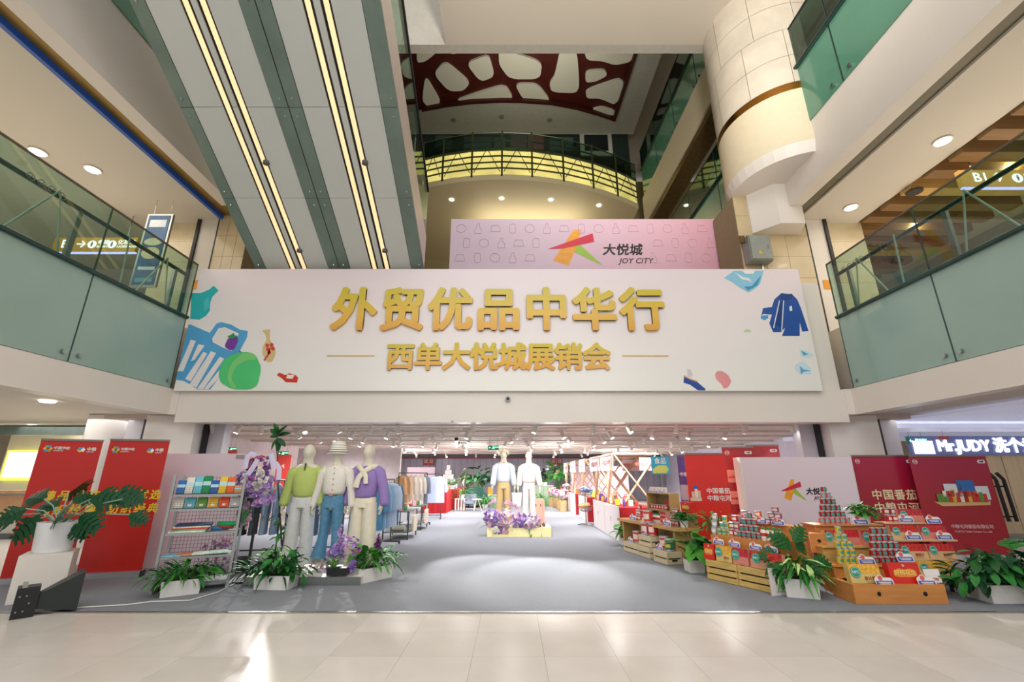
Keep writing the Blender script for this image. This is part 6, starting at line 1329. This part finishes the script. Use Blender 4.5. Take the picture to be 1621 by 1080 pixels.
# ================= STALLS ALONG THE AISLE =================
cloth_r = M('table_red', 'b91a22', .75, var=.08, scale=8, bump=.2); frontw = M('front_white', 'efe6e6', .45, var=.02); beam = M('stall_beam', 'dec09a', .5, var=.12, scale=3, stretch=(1, 1, 6)); val = grad('valance', 'eccfc6', 'f0dede', 2, 0, .33)
names5 = ('nearest', 'second', 'third', 'fourth', 'farthest')
def clothbox(x0, x1, y0, y1, z1, n=14):
    "draped cloth with folds"
    pts = []; per = [((x0, y0), (x1, y0)), ((x1, y0), (x1, y1)), ((x1, y1), (x0, y1)), ((x0, y1), (x0, y0))]
    for p, q in per:
        L = math.hypot(q[0]-p[0], q[1]-p[1]); m = max(4, int(L/.07))
        for i in range(m): pts.append((p[0]+(q[0]-p[0])*i/m, p[1]+(q[1]-p[1])*i/m))
    cx, cy = (x0+x1)/2, (y0+y1)/2; N = len(pts); vs = []
    for z, w_ in ((z1, 0), (z1-.03, .2), (z1*.5, .8), (.012, 1)):
        for i, (x, y) in enumerate(pts):
            k = .012*w_*math.sin(i*2.1)+.006*w_; d = Vector((x-cx, y-cy)).normalized(); vs.append((x+d.x*k, y+d.y*k, z))
    m = MB(); m.add(vs, [(r*N+(i+1) % N, r*N+i, (r+1)*N+i, (r+1)*N+(i+1) % N) for r in range(3) for i in range(N)]+[tuple(range(N))]); return m
tabs = [(10.35, 13.6), (14.7, 16.5), (17.3, 19.6), (20.6, 22.4), (23.2, 24.8)]
XT = 2.36
def goods(x, y, z, k):
    "one small product, returns (name, label stem, mesh parts)"
for i, (ya, yb_) in enumerate(tabs):
    x0 = XT-.004*i; t = thing('market_table', 'red-draped market table along the right aisle, %s' % names5[i], 'table', (x0+.4, (ya+yb_)/2, CZ), 0, 'draped tables on the right')
    P('tabletop', MB().box(x0+.02, x0+.78, ya+.02, yb_-.02, .68, .7), white, t); P('red_cloth', clothbox(x0+.01, x0+.79, ya, yb_, .715), cloth_r, t)
    n = 2 if i < 3 else 1; w_ = (yb_-ya-.05)/n
    for k in range(n):
        pn = P('front_board', MB().box(x0-.03, x0-.005, ya+.02+k*w_, ya+k*w_+w_-.04, .012, .73), frontw, t)
    if i < 3:
        for k in range(n):
            q = Vector((x0-.032, ya+.02+(k+.5)*w_, .42))-t.location; mk('printed_mark', MB().add([(0, -.06, -.05), (0, .06, .02), (0, .02, .06)], [(0, 1, 2)]).add([(0, .02, -.03), (0, .08, -.08), (0, .03, -.0)], [(0, 1, 2)]), M('mark_plum', '6a4a58', .5), t, q)
    # canopy frame
for i, (ya, yb_) in enumerate(((10.9, 12.4), (12.6, 14.1), (15.2, 16.4), (17.4, 19.0), (19.8, 21.3))):
    x0 = 2.42; x1 = 3.45; zt_ = 1.88
    t = thing('stall_canopy', 'pink-fronted timber stall canopy with crossed beams on the right aisle, %s' % names5[i], 'canopy', (x0, ya, .7), 0, 'stall canopies')
    for y in (ya, yb_):
        P('cross_beam', MB().bar((x0, y, zt_), (x1-.15, y, .72), .06, .03), beam, t); P('cross_beam', MB().bar((x1, y+.03, zt_), (x0+.15, y+.03, .72), .06, .03), beam, t); P('top_beam', MB().bar((x0-.03, y, zt_), (x1+.05, y, zt_), .06, .03), beam, t)
    P('cross_beam', MB().bar((x0-.02, ya, zt_), (x0-.02, (ya+yb_)/2+.1, .72), .06, .03), beam, t); P('cross_beam', MB().bar((x0+.02, yb_, zt_), (x0+.02, (ya+yb_)/2-.1, .72), .06, .03), beam, t)
    P('rail_beam', MB().bar((x0, ya, zt_), (x0, yb_, zt_), .05, .04), beam, t); P('rail_beam', MB().bar((x1, ya, zt_), (x1, yb_, zt_), .05, .04), beam, t)
    vm = MB().box(x0-.03, x0-.015, ya, yb_, 1.5, 1.84); P('valance', vm, val, t)
    q = Vector((x0-.032, (ya+yb_)/2, 1.68))-t.location; text('外贸优品中华行', .15, M('ink_rose', 'c9706a', .5), t, q, (PI/2, 0, -PI/2), ext=.001, bold=.02)
    if i < 2:
        P('valance', MB().box(x0+.62, x1+.1, ya+.05, ya+.06, 1.5, 1.8), val, t); q = Vector((x0+.9, ya+.045, 1.64))-t.location; text('外贸优品中华行', .11, MATS['ink_rose'], t, q, ext=.001, bold=.02)
    P('roof_cloth', MB().box(x0-.01, x1, ya, yb_, zt_+.02, zt_+.03), val, t)
PC = {}
def prod(kind, cc):
    k = (kind, cc)
    if k in PC: return PC[k]
    m = MB()
    if kind == 'box': m.box(-.05, .05, -.03, .03, 0, .13)
    elif kind == 'jar': m.lathe([(.035, 0), (.04, .02), (.04, .08), (.03, .1), (.03, .12)], 10)
    elif kind == 'bottle': m.lathe([(.03, 0), (.033, .02), (.033, .12), (.013, .17), (.013, .21)], 10)
    elif kind == 'bag': m.add([(-.07, -.035, 0), (.07, -.035, 0), (.07, .035, 0), (-.07, .035, 0), (-.06, -.01, .17), (.06, -.01, .17), (.06, .01, .17), (-.06, .01, .17)], [(0,3,2,1),(4,5,6,7),(0,1,5,4),(1,2,6,5),(2,3,7,6),(3,0,4,7)]).tube([(-.03, 0, .17), (-.03, 0, .22), (.03, 0, .22), (.03, 0, .17)], .005, 5)
    elif kind == 'tray': m.box(-.12, .12, -.08, .08, 0, .05)
    me = m.mesh(kind, 40); me.materials.append(M('prod_'+cc, cc, .45, var=.15, scale=20)); PC[k] = me; return me
cnames = {'e8c43a': 'yellow', 'd8453a': 'red', 'efe6dc': 'white', '6a4a9a': 'violet', '3f8fb0': 'blue', '4f9a56': 'green', 'e79a4a': 'orange', 'e7b3c0': 'pink', '8fd0d4': 'turquoise', 'a87a4c': 'brown'}
rg = random.Random(5)
for i, (ya, yb_) in enumerate(tabs):
    n = (22, 14, 12, 8, 6)[i]; pal = (['6a4a9a', 'efe6dc', 'd8453a', 'e8c43a', 'e79a4a', '4f9a56'], ['8fd0d4', 'e8c43a', 'efe6dc', 'a87a4c'], ['e79a4a', 'e7b3c0', '8fd0d4', 'efe6dc'], ['e7b3c0', 'efe6dc', '3f8fb0'], ['3f8fb0', 'e7b3c0'])[i]
    for k in range(n):
        cc = pal[k % len(pal)]; kd = ('box', 'jar', 'bottle', 'bag')[rg.randrange(4)]; y = ya+.12+(yb_-ya-.25)*k/(n-1); x = XT+.12+.18*(k % 3)+rg.uniform(-.03, .03)
        if min(abs(y-q) for q in (10.9, 12.4, 12.6, 14.1, 15.2, 16.4, 17.4, 19, 19.8, 21.3)) < .12: y += .15
        tag(mk(kd, prod(kd, cc), None, None, (x, y, .718+CZ), (0, 0, rg.uniform(-.5, .5)-.4)), '%s %s on the %s red-draped table' % (cnames[cc], kd, names5[i]), kd, '%s %ss on the %s draped table' % (cnames[cc], kd, names5[i]))
# rotating basket stands
for k, (u, v, lab, c1, c2_) in enumerate(((928, 831, 'wire basket stand filled with blue bags above and orange packs below, by the second table', '6d86b8', 'e2a46a'), (898, 808, 'white wire basket stand by the third table', 'd5cfd0', 'e0c0b8'))):
    p = onZ(u, v); t = thing('basket_stand', lab, 'display stand', (p.x, p.y, CZ))
    mk('pole', MB().tube([(0, 0, 0), (0, 0, 1.0)], .018, 8), steel, t)
    for j in range(4): mk('foot', MB().tube([(0, 0, .03), (.28*math.cos(j*PI/2+.4), .28*math.sin(j*PI/2+.4), .015)], .012, 6), steel, t)
    for z, cc, r_ in ((.42, c2_, .22), (.86, c1, .24)):
        bk = MB()
        for q in ((.09, -.06), (r_*.75, -.02), (r_*.93, .04), (r_, .1)): bk.tube([(q[0]*math.cos(m*PI/8), q[0]*math.sin(m*PI/8), z+q[1]) for m in range(17)], .006, 4)
        for m in range(8): bk.tube([(.09*math.cos(m*PI/4), .09*math.sin(m*PI/4), z-.06), (r_*.75*math.cos(m*PI/4), r_*.75*math.sin(m*PI/4), z-.02), (r_*math.cos(m*PI/4), r_*math.sin(m*PI/4), z+.1)], .005, 4)
        mk('basket', bk, wire, t)
        f = MB()
        for j in range(10): f.ball((rg.uniform(-.14, .14), rg.uniform(-.14, .14), z+.07+rg.uniform(0, .08)), .075, 7, 4, .8)
        f = mk('packs', f.mesh('p', True), M('packs_'+cc, cc, .4, var=.3, scale=15), t); f['kind'] = 'stuff'
# flower buckets and bouquets deeper in the right aisle
for i, (u, v, y, lab) in enumerate(((878, 797, 21.5, 'first from the cabinet'), (884, 797, 20.8, 'second from the cabinet'), (890, 797, 20.0, 'third from the cabinet'), (896, 795, 18.8, 'nearest the white basket stand'))):
    x = onY(u, v, y).x-.12; t = thing('flower_bucket', 'wooden bucket of colourful bouquets along the right aisle, '+lab, 'flower bucket', (x, y, CZ))
    mk('bucket', MB().lathe([(.13, 0), (.16, .42), (.14, .42), (.13, .36)], 14).mesh('b', 40), M('bucket_tan', 'c9a878', .6, var=.2, stretch=(8, 8, 1)), t)
    flowers(t, [['coral', 'pink', 'white'], ['rose', 'lilac', 'hot'], ['white', 'coral'], ['pink', 'white', 'lilac']][i], 22, (0, 0, .66), (.24, .2, .2), .06, rn); leaves(t, 'tiny', [G['light']], 14, (0, 0, .4), (.16, .16), (0, .3), rn, 1.2)
# ================= LEFT AISLE =================
for i, (x0, x1, ya, yb_, lab) in enumerate(((-3.45, -2.5, 17.9, 19.6, 'nearest, behind the rack of blue shirts'), (-3.2, -2.35, 20.0, 22.2, 'second'), (-3.2, -2.1, 22.8, 24.6, 'farthest'))):
    t = thing('market_table', 'red-draped market table on the left of the aisle, '+lab, 'table', ((x0+x1)/2, (ya+yb_)/2, CZ), 0, 'draped tables on the left')
    P('tabletop', MB().box(x0+.02, x1-.02, ya+.02, yb_-.02, .76, .78), white, t); P('red_cloth', clothbox(x0, x1, ya, yb_, .8), cloth_r, t)
t = thing('product_tower', 'stepped white tower of boxes on the left red tables', 'display stand', (-2.85, 20.6, CZ+.801))
for k, (w_, h_) in enumerate(((.8, .22), (.6, .2), (.42, .2), (.26, .18), (.14, .22))): z = sum((.22, .2, .2, .18, .22)[:k]); mk('tier', MB().box(-w_/2, w_/2, -w_/3, w_/3, z, z+h_-.01), M('tier_white', 'f2efee', .4), t)
for i in range(12): cc = ('efe6dc', 'e7b3c0', 'efe6dc', 'e8c43a')[i % 4]; kd = ('box', 'bottle', 'jar')[i % 3]; tag(mk(kd, prod(kd, cc), None, None, (-3.35+.075*i, 18.1+.1*(i % 2), CZ+.803)), '%s %s on the nearest left red table' % (cnames[cc], kd), kd, '%s %ss on the nearest left table' % (cnames[cc], kd))
bush('potted_plant', 'green plant on the second red table left of the aisle', (-2.6, 20.2, CZ+.802), 'tiny', [G['mid'], G['light']], 40, .25, (.05, .3), L=1.6)
tag(mk('orange_box', MB().box(-.14, .14, -.1, .1, 0, .2), M('prod_orange2', 'ee6a2a', .4), None, (onY(671, 782, 17.95).x, 18.05, CZ+.803)), 'orange box at the left end of the nearest left red table', 'box')
rmm = M('clothes_rail', '4a4c50', .35, .6)
def garment_mesh(w_, h_, slv=True, seed=0):
    r_ = random.Random(seed); m = MB()
    m.tube([(0, 0, 0), (0, 0, -.03), (0, 0, -.08), (0, 0, -.3), (0, 0, -h_*.7), (0, 0, -h_)], [(.05, .02), (w_*.42, .035), (w_*.5, .045), (w_*.46, .05), (w_*.47, .055), (w_*.5, .06)], 14, up=(1, 0, 0))
    if slv:
        for s in (-1, 1): m.tube([(s*w_*.44, 0, -.07), (s*w_*.58, 0, -.25), (s*w_*.62, 0, -.52)], [(.05, .04), (.055, .035), (.045, .03)], 8, up=(1, 0, 0))
    for p in m.v: k = math.sin(p.x*38+seed)*.012*min(1, -p.z*2); p.y += k
    return m.mesh('garment', 80)
GM = [garment_mesh(.4, .72, True, 1), garment_mesh(.36, .85, True, 2), garment_mesh(.4, .6, True, 3)]
GC = {}
def rack(lab, loc, rz, L, H_, cols_, gk, glab, face=False, spacing=None):
    t = thing('clothes_rack', lab, 'clothes rack', loc, rz)
    for s in (-1, 1):
        mk('post', MB().tube([(s*L/2, 0, .06), (s*L/2, 0, H_)], .014, 8), rmm, t); mk('foot', MB().box(s*L/2-.015, s*L/2+.015, -.22, .22, .04, .07), rmm, t)
        for y in (-.2, .2): mk('castor', MB().tube([(s*L/2-.01, y, .022), (s*L/2+.01, y, .022)], .02, 10), black, t)
    mk('hanging_rail', MB().tube([(-L/2, 0, H_), (L/2, 0, H_)], .014, 8), rmm, t); mk('lower_rail', MB().tube([(-L/2, 0, .12), (L/2, 0, .12)], .012, 8), rmm, t)
    Mx = Matrix.Translation(loc) @ Matrix.Rotation(rz, 4, 'Z'); n = len(cols_)
    for i, cc in enumerate(cols_):
        x = -L/2+.08+(L-.16)*(i/(n-1) if n > 1 else .5); p = Mx @ Vector((x, 0, H_-.07)); k = (gk, cc)
        if k not in GC: me = GM[gk].copy(); me.materials.append(M('fabric_'+cc, cc, .8, var=.08, scale=10)); GC[k] = me
        g_ = thing('garment', glab % (('first', 'second', 'third', 'fourth', 'fifth', 'sixth', 'seventh', 'eighth', 'ninth', 'tenth', 'eleventh')[i]), 'garment', p, rz+(0 if face else PI/2+rg.uniform(-.1, .1)), glab.split(',')[0][:60])
        mk('cloth', GC[k], None, g_); mk('hanger', MB().tube([(-.17, 0, -.05), (0, 0, .01), (.17, 0, -.05)], .006, 5).tube([(0, 0, .0), (0, 0, .055), (.02, 0, .075)], .004, 5), steel, g_)
    return t
rack('dark clothes rack of black coats behind the flower stand', (-4.95, 8.45, CZ), .25, 1.5, 1.3, ['22262c', '1c1f24', '2d343c', '23272c', '3a4650', '1f2226', '4a5a66', '8fa6bd', '7c96b4'], 1, 'dark coat hanging behind the flower stand, %s from the left')
rack('clothes rack of blue and grey shirts behind the lime and cardigan mannequins', (-3.45, 8.9, CZ), .1, 1.5, 1.25, ['9fb0c4', '7d93ae', '5f7898', '8c9ab0', '3c4a62', '9aa6ba', 'b5bccb'], 1, 'blue-grey shirt hanging behind the mannequins, %s from the left')
p1 = onY(606, 770, 9.0); p2 = onY(628, 770, 10.1)
rack('clothes rack of blue denim shirts right of the purple sweater mannequin', ((p1.x+p2.x)/2-.12, 9.6, CZ), math.atan2(1.3, p2.x-p1.x+.1), 1.15, 1.3, ['4f86ae', '6a9cc4', '9dbad6', '8fb2d4', 'a9c2dc', 'b9cce4', 'c3d3e8', 'd3dcec', '4a7fa6'], 1, 'pale or denim blue shirt right of the purple sweater, %s from the front')
rack('clothes rack of cream and tan coats before the pink board', (onY(652, 780, 13.5).x, 13.6, CZ), .95, 1.1, 1.45, ['d9a877', 'd8b590', 'efe4d6', 'f1e8de', 'efe6da', '8d97a6'], 1, 'cream or tan coat before the pink board, %s from the left')
rack('single-post clothes rack with pale blue shirts in the left aisle', (onY(684, 800, 15.7).x, 15.7, CZ), .1, .6, 1.42, ['b3b9dc', 'a9b3da', 'c0c6e4'], 1, 'pale blue shirt on the small aisle rack, %s from the left', True)
# low metal display tables
for k, (u, y, lab) in enumerate(((634, 11.2, 'nearest, with folded goods on top'), (655, 13.0, 'farther'))):
    x = onY(u, 830, y).x; t = thing('display_table', 'black metal nesting table left of the aisle, '+lab, 'table', (x, y, CZ), .0)
    hw_ = .28; mk('table_top', MB().box(-hw_, hw_, -.45, .45, .58, .6), M('table_slate', '5d6a66', .4), t); mk('lower_shelf', MB().box(-hw_, hw_, -.45, .45, .14, .16), M('table_slate', ''), t)
    for sx_ in (-1, 1):
        for sy in (-1, 1): mk('leg', MB().box(sx_*hw_-.012, sx_*hw_+.012, sy*.44-.012, sy*.44+.012, 0, .6), rmm, t)
    for i in range(8):
        cc = ('d8453a', 'efe6dc', 'e7b3c0', '4f9a56', 'efe6dc', 'e79a4a', 'd8453a', 'efe6dc')[i]; kd = ('tray', 'jar', 'box', 'jar')[i % 4]
        tag(mk(kd, prod(kd, cc), None, None, (x-.16+.1*(i % 4), y-.32+.2*(i//4)+.1*(i % 2), CZ+.603), (0, 0, .3*i)), '%s %s on the %s black metal table' % (cnames[cc], kd, ('nearer', 'farther')[k]), kd, '%s %ss on the %s metal table' % (cnames[cc], kd, ('nearer', 'farther')[k]))
    g_ = thing('tote_bag', 'cream tote bag hanging at the side of the %s black metal table' % ('nearer', 'farther')[k], 'bag', (x+hw_+.04, y+.05, CZ+.13), PI/2); mk('bag', MB().plate(rrect(-.2, .2, 0, .36, .05), -.02, .04), M('tote_cream', 'e8dcc6', .8), g_); mk('strap', MB().tube([(-.08, 0, .35), (-.07, 0, .46), (.07, 0, .46), (.08, 0, .35)], .008, 6), M('tote_cream', ''), g_)
tag(mk('fabric_roll', MB().tube([(-.15, 0, .06), (.15, 0, .06)], .06, 16).mesh('r', 50), M('roll_cream', 'ddd6c6', .7), None, (onY(634, 830, 11.2).x, 11.0, CZ+.161)), 'cream rolled cloth on the lower shelf of the nearer black metal table', 'roll')
# back left pink board, posters, back plants, seats
a0 = onY(645, 740, 24); b0 = onY(687, 775, 24)
t = thing('pink_screen', 'pink board with a small emblem at the back left of the hall', 'screen', (a0.x, 24, 0)); mk('board', MB().box(0, b0.x-a0.x, 0, .05, CZ, a0.z), pinkw, t); logo(t, .55, 1.1, .3)
a0 = onY(905, 738, 25.5)
t = thing('pink_screen', 'pink board behind the stall canopies at the back right of the hall', 'screen', (a0.x-.1, 25.5, 0)); mk('board', MB().box(0, 3.2, 0, .05, CZ, a0.z), pinkw, t); mk('foot', MB().box(.2, .3, .05, .3, CZ, .05), steel, t)
for k, (u, lab) in enumerate(((674, 'left of the back wall, first'), (682.5, 'left of the back wall, second'), (876, 'right of the back wall, first'), (886, 'right of the back wall, second'))):
    a0 = onY(u, 732, 26.4); t = thing('hanging_sign', 'small dark red sign with cream lettering hanging '+lab, 'sign', (a0.x, 26.4, a0.z)); mk('panel', MB().box(-.14, .14, 0, .02, -.17, .17), M('sign_maroon', '9a2a38', .5), t)
    text('外贸\n优品', .1, crm, t, (0, -.004, .05), ext=.001, bold=.01); mk('cord', MB().tube([(0, .01, .17), (0, .01, 2.56-a0.z)], .005, 4), steel, t)
bb = lambda u, y: onY(u, 790, y).x
bush('potted_plant', 'big dark-leaved plant at the back of the hall left of the pale mannequins', (bb(757, 22), 21.9, CZ), 'broad', [G['deep'], G['blue'], G['dark']], 70, .55, (.6, 1.35), (.2, .26, .4), L=1.6)
bush('potted_plant', 'pale feathery plant at the back of the hall beside the big dark one', (bb(738, 22.5), 22.5, CZ), 'arch', [G['grey'], G['light']], 40, .3, (.8, 1.3), (.2, .26, .4), L=1.2)
bush('potted_plant', 'fern on the floor in front of the green armchair', (bb(768, 20.5), 20.5, CZ), 'fern', [G['light'], G['mid']], 46, .25, (.1, .35), L=1.5)
bush('potted_plant', 'leafy plant between the two pale mannequins, far back', (bb(818, 22), 22, CZ), 'tiny', [G['light'], G['mid']], 60, .3, (.5, 1.2), (.2, .25, .6), L=1.8)
bush('potted_plant', 'arching green plant beside the green cabinet', (bb(852, 20), 20, CZ), 'arch', [G['mid'], G['light']], 36, .25, (.1, .6), L=1.3)
bush('potted_plant', 'big green plant on the tall stand by the right aisle', (bb(884, 23), 23, CZ), 'broad', [G['mid'], G['light'], G['grey']], 80, .5, (.6, 1.2), (.2, .24, .7), L=1.8)
bush('potted_plant', 'small plant on top of the green cabinet', (bb(863, 22.5), 22.5, CZ+.9), 'tiny', [G['mid'], G['light']], 36, .2, (.05, .3), L=1.6)
bush('potted_plant', 'low green plant beside the white slatted stool', (bb(731, 19.6), 19.6, CZ+.45), 'fern', [G['light'], G['mid']], 40, .3, (.05, .3), L=1.4)
gs = M('seat_green', '2e5a50', .7); 
t = thing('armchair', 'dark green armchair at the back of the hall', 'armchair', (bb(752, 21), 21.2, CZ), .2)
mk('seat', MB().box(-.38, .38, -.35, .3, .12, .42), gs, t); mk('backrest', MB().plate(rrect(-.4, .4, .12, .85, .12), .28, .12), gs, t)
for s in (-1, 1): mk('armrest', MB().box(s*.39, s*.5, -.35, .38, .12, .6), gs, t); mk('leg', MB().box(s*.32, s*.36, -.3, -.26, 0, .12), black, t)
t = thing('plinth', 'low sage green plinth at the back of the hall', 'plinth', (bb(778, 21.5), 21.5, CZ)); mk('block', MB().box(-.35, .35, -.3, .3, 0, .5), M('sage', '9fc0a4', .5), t); mk('top_plate', MB().box(-.36, .36, -.31, .31, .5, .52), white, t)
t = thing('cabinet', 'sage green cabinet at the back beside the white mannequin', 'cabinet', (bb(861, 22.4), 22.4, CZ)); mk('body', MB().box(-.5, .45, -.2, .25, 0, .88), M('sage2', '7f9a7c', .5), t); mk('door', MB().box(-.46, -.04, -.22, -.2, .05, .83), M('sage3', '8fa88c', .5), t); mk('door', MB().box(0, .41, -.22, -.2, .05, .83), M('sage3', ''), t); mk('top', MB().box(-.52, .47, -.22, .27, .88, .9), white, t)
t = thing('stool', 'white slatted stool at the back left of the aisle', 'stool', (bb(729, 19.6), 19.6, CZ)); mk('seat', MB().box(-.22, .22, -.18, .18, .42, .45), white, t)
for x in (-.18, -.06, .06, .18): mk('slat', MB().box(x-.03, x+.03, -.18, -.16, 0, .42), white, t)
t = thing('chair', 'pale grey lounge chair with white legs left of the green armchair', 'chair', (bb(745, 19.5), 19.5, CZ)); mk('seat', MB().box(-.27, .22, -.25, .25, .26, .34), M('seat_greyblue', '8e97aa', .8), t); mk('backrest', MB().box(-.27, .22, .22, .3, .34, .62), M('seat_greyblue', ''), t)
for x in (-.24, .18):
    for y in (-.22, .22): mk('leg', MB().box(x-.02, x+.02, y-.02, y+.02, 0, .26), white, t)
t = thing('side_table', 'small white table beside the grey lounge chair', 'table', (bb(755, 19.3), 19.3, CZ)); mk('top', MB().lathe([(.22, .42), (.22, .45)], 16), white, t)
for k in range(3): mk('leg', MB().tube([(.05*math.cos(k*2.1), .05*math.sin(k*2.1), .42), (.2*math.cos(k*2.1), .2*math.sin(k*2.1), 0)], .015, 6), white, t)
tag(mk('yellow_box', MB().box(-.1, .1, -.1, .1, 0, .36), M('prod_yel2', 'e8a82a', .5), None, (bb(763, 21.5), 21.5, CZ)), 'yellow box behind the green armchair', 'box'); bpy.data.objects['yellow_box'].location.z = CZ+.5; bpy.data.objects['yellow_box'].location.x = bb(776, 21.5)
t = thing('torso_form', 'black torso form wearing a dark backpack at the back right of the aisle', 'torso form', (bb(862, 23.6), 23.6, CZ))
mk('torso', MB().tube([(0, 0, .95), (0, 0, 1.1), (0, 0, 1.35), (0, 0, 1.5), (0, 0, 1.58), (0, 0, 1.72)], [(.17, .1), (.15, .1), (.2, .12), (.19, .09), (.07, .07), (.07, .07)], 14, up=(1, 0, 0)).mesh('t', True), black, t); mk('backpack', MB().plate(rrect(-.16, .16, .92, 1.35, .06), -.25, .14), M('bag_dark', '20262c', .6), t); mk('pole', MB().tube([(0, 0, 0), (0, 0, .95)], .02, 8), steel, t); mk('base_plate', MB().lathe([(.18, 0), (.18, .02)], 18), steel, t)
# posters on the left wall seen above the pink screen
for k, (ua, va, ub, vb, y, lab) in enumerate(((342, 713, 374, 722, 12.4, 'wide red hanging poster over the pink screen at the far left of the hall'), (440, 720, 457, 752, 12.8, 'red poster with white marks seen behind the lime mannequin'))):
    p, q = onY(ua, va, y), onY(ub, vb, y)
    if k == 0: q.z = p.z-.7
    else: q.z = p.z-1.2
    t = thing('poster', lab, 'poster', ((p.x+q.x)/2, y, q.z)); mk('sheet', MB().box(-(q.x-p.x)/2, (q.x-p.x)/2, 0, .01, 0, p.z-q.z), M('poster_red', 'd8453c', .5), t); mk('mark', MB().plate([(-.04, (p.z-q.z)-.3), (.02, (p.z-q.z)-.25), (.04, (p.z-q.z)-.38)], -.003, .002), wht, t)
    for s in (-1, 1): mk('cord', MB().tube([(s*.1, .005, p.z-q.z), (s*.1, .005, 2.56-q.z)], .004, 4), steel, t)
# pink boards in mid-hall left
t = thing('partition', 'tall pale partition wall at the left of the market hall', 'partition', (-6.2, 16, CZ)); P('panel', MB().box(-7.6, -4.0, 16.2, 16.3, CZ, 2.3), M('pinkish_wall', ''), t); P('edge_post', MB().box(-4.0, -3.94, 16.18, 16.32, CZ, 2.3), white, t)
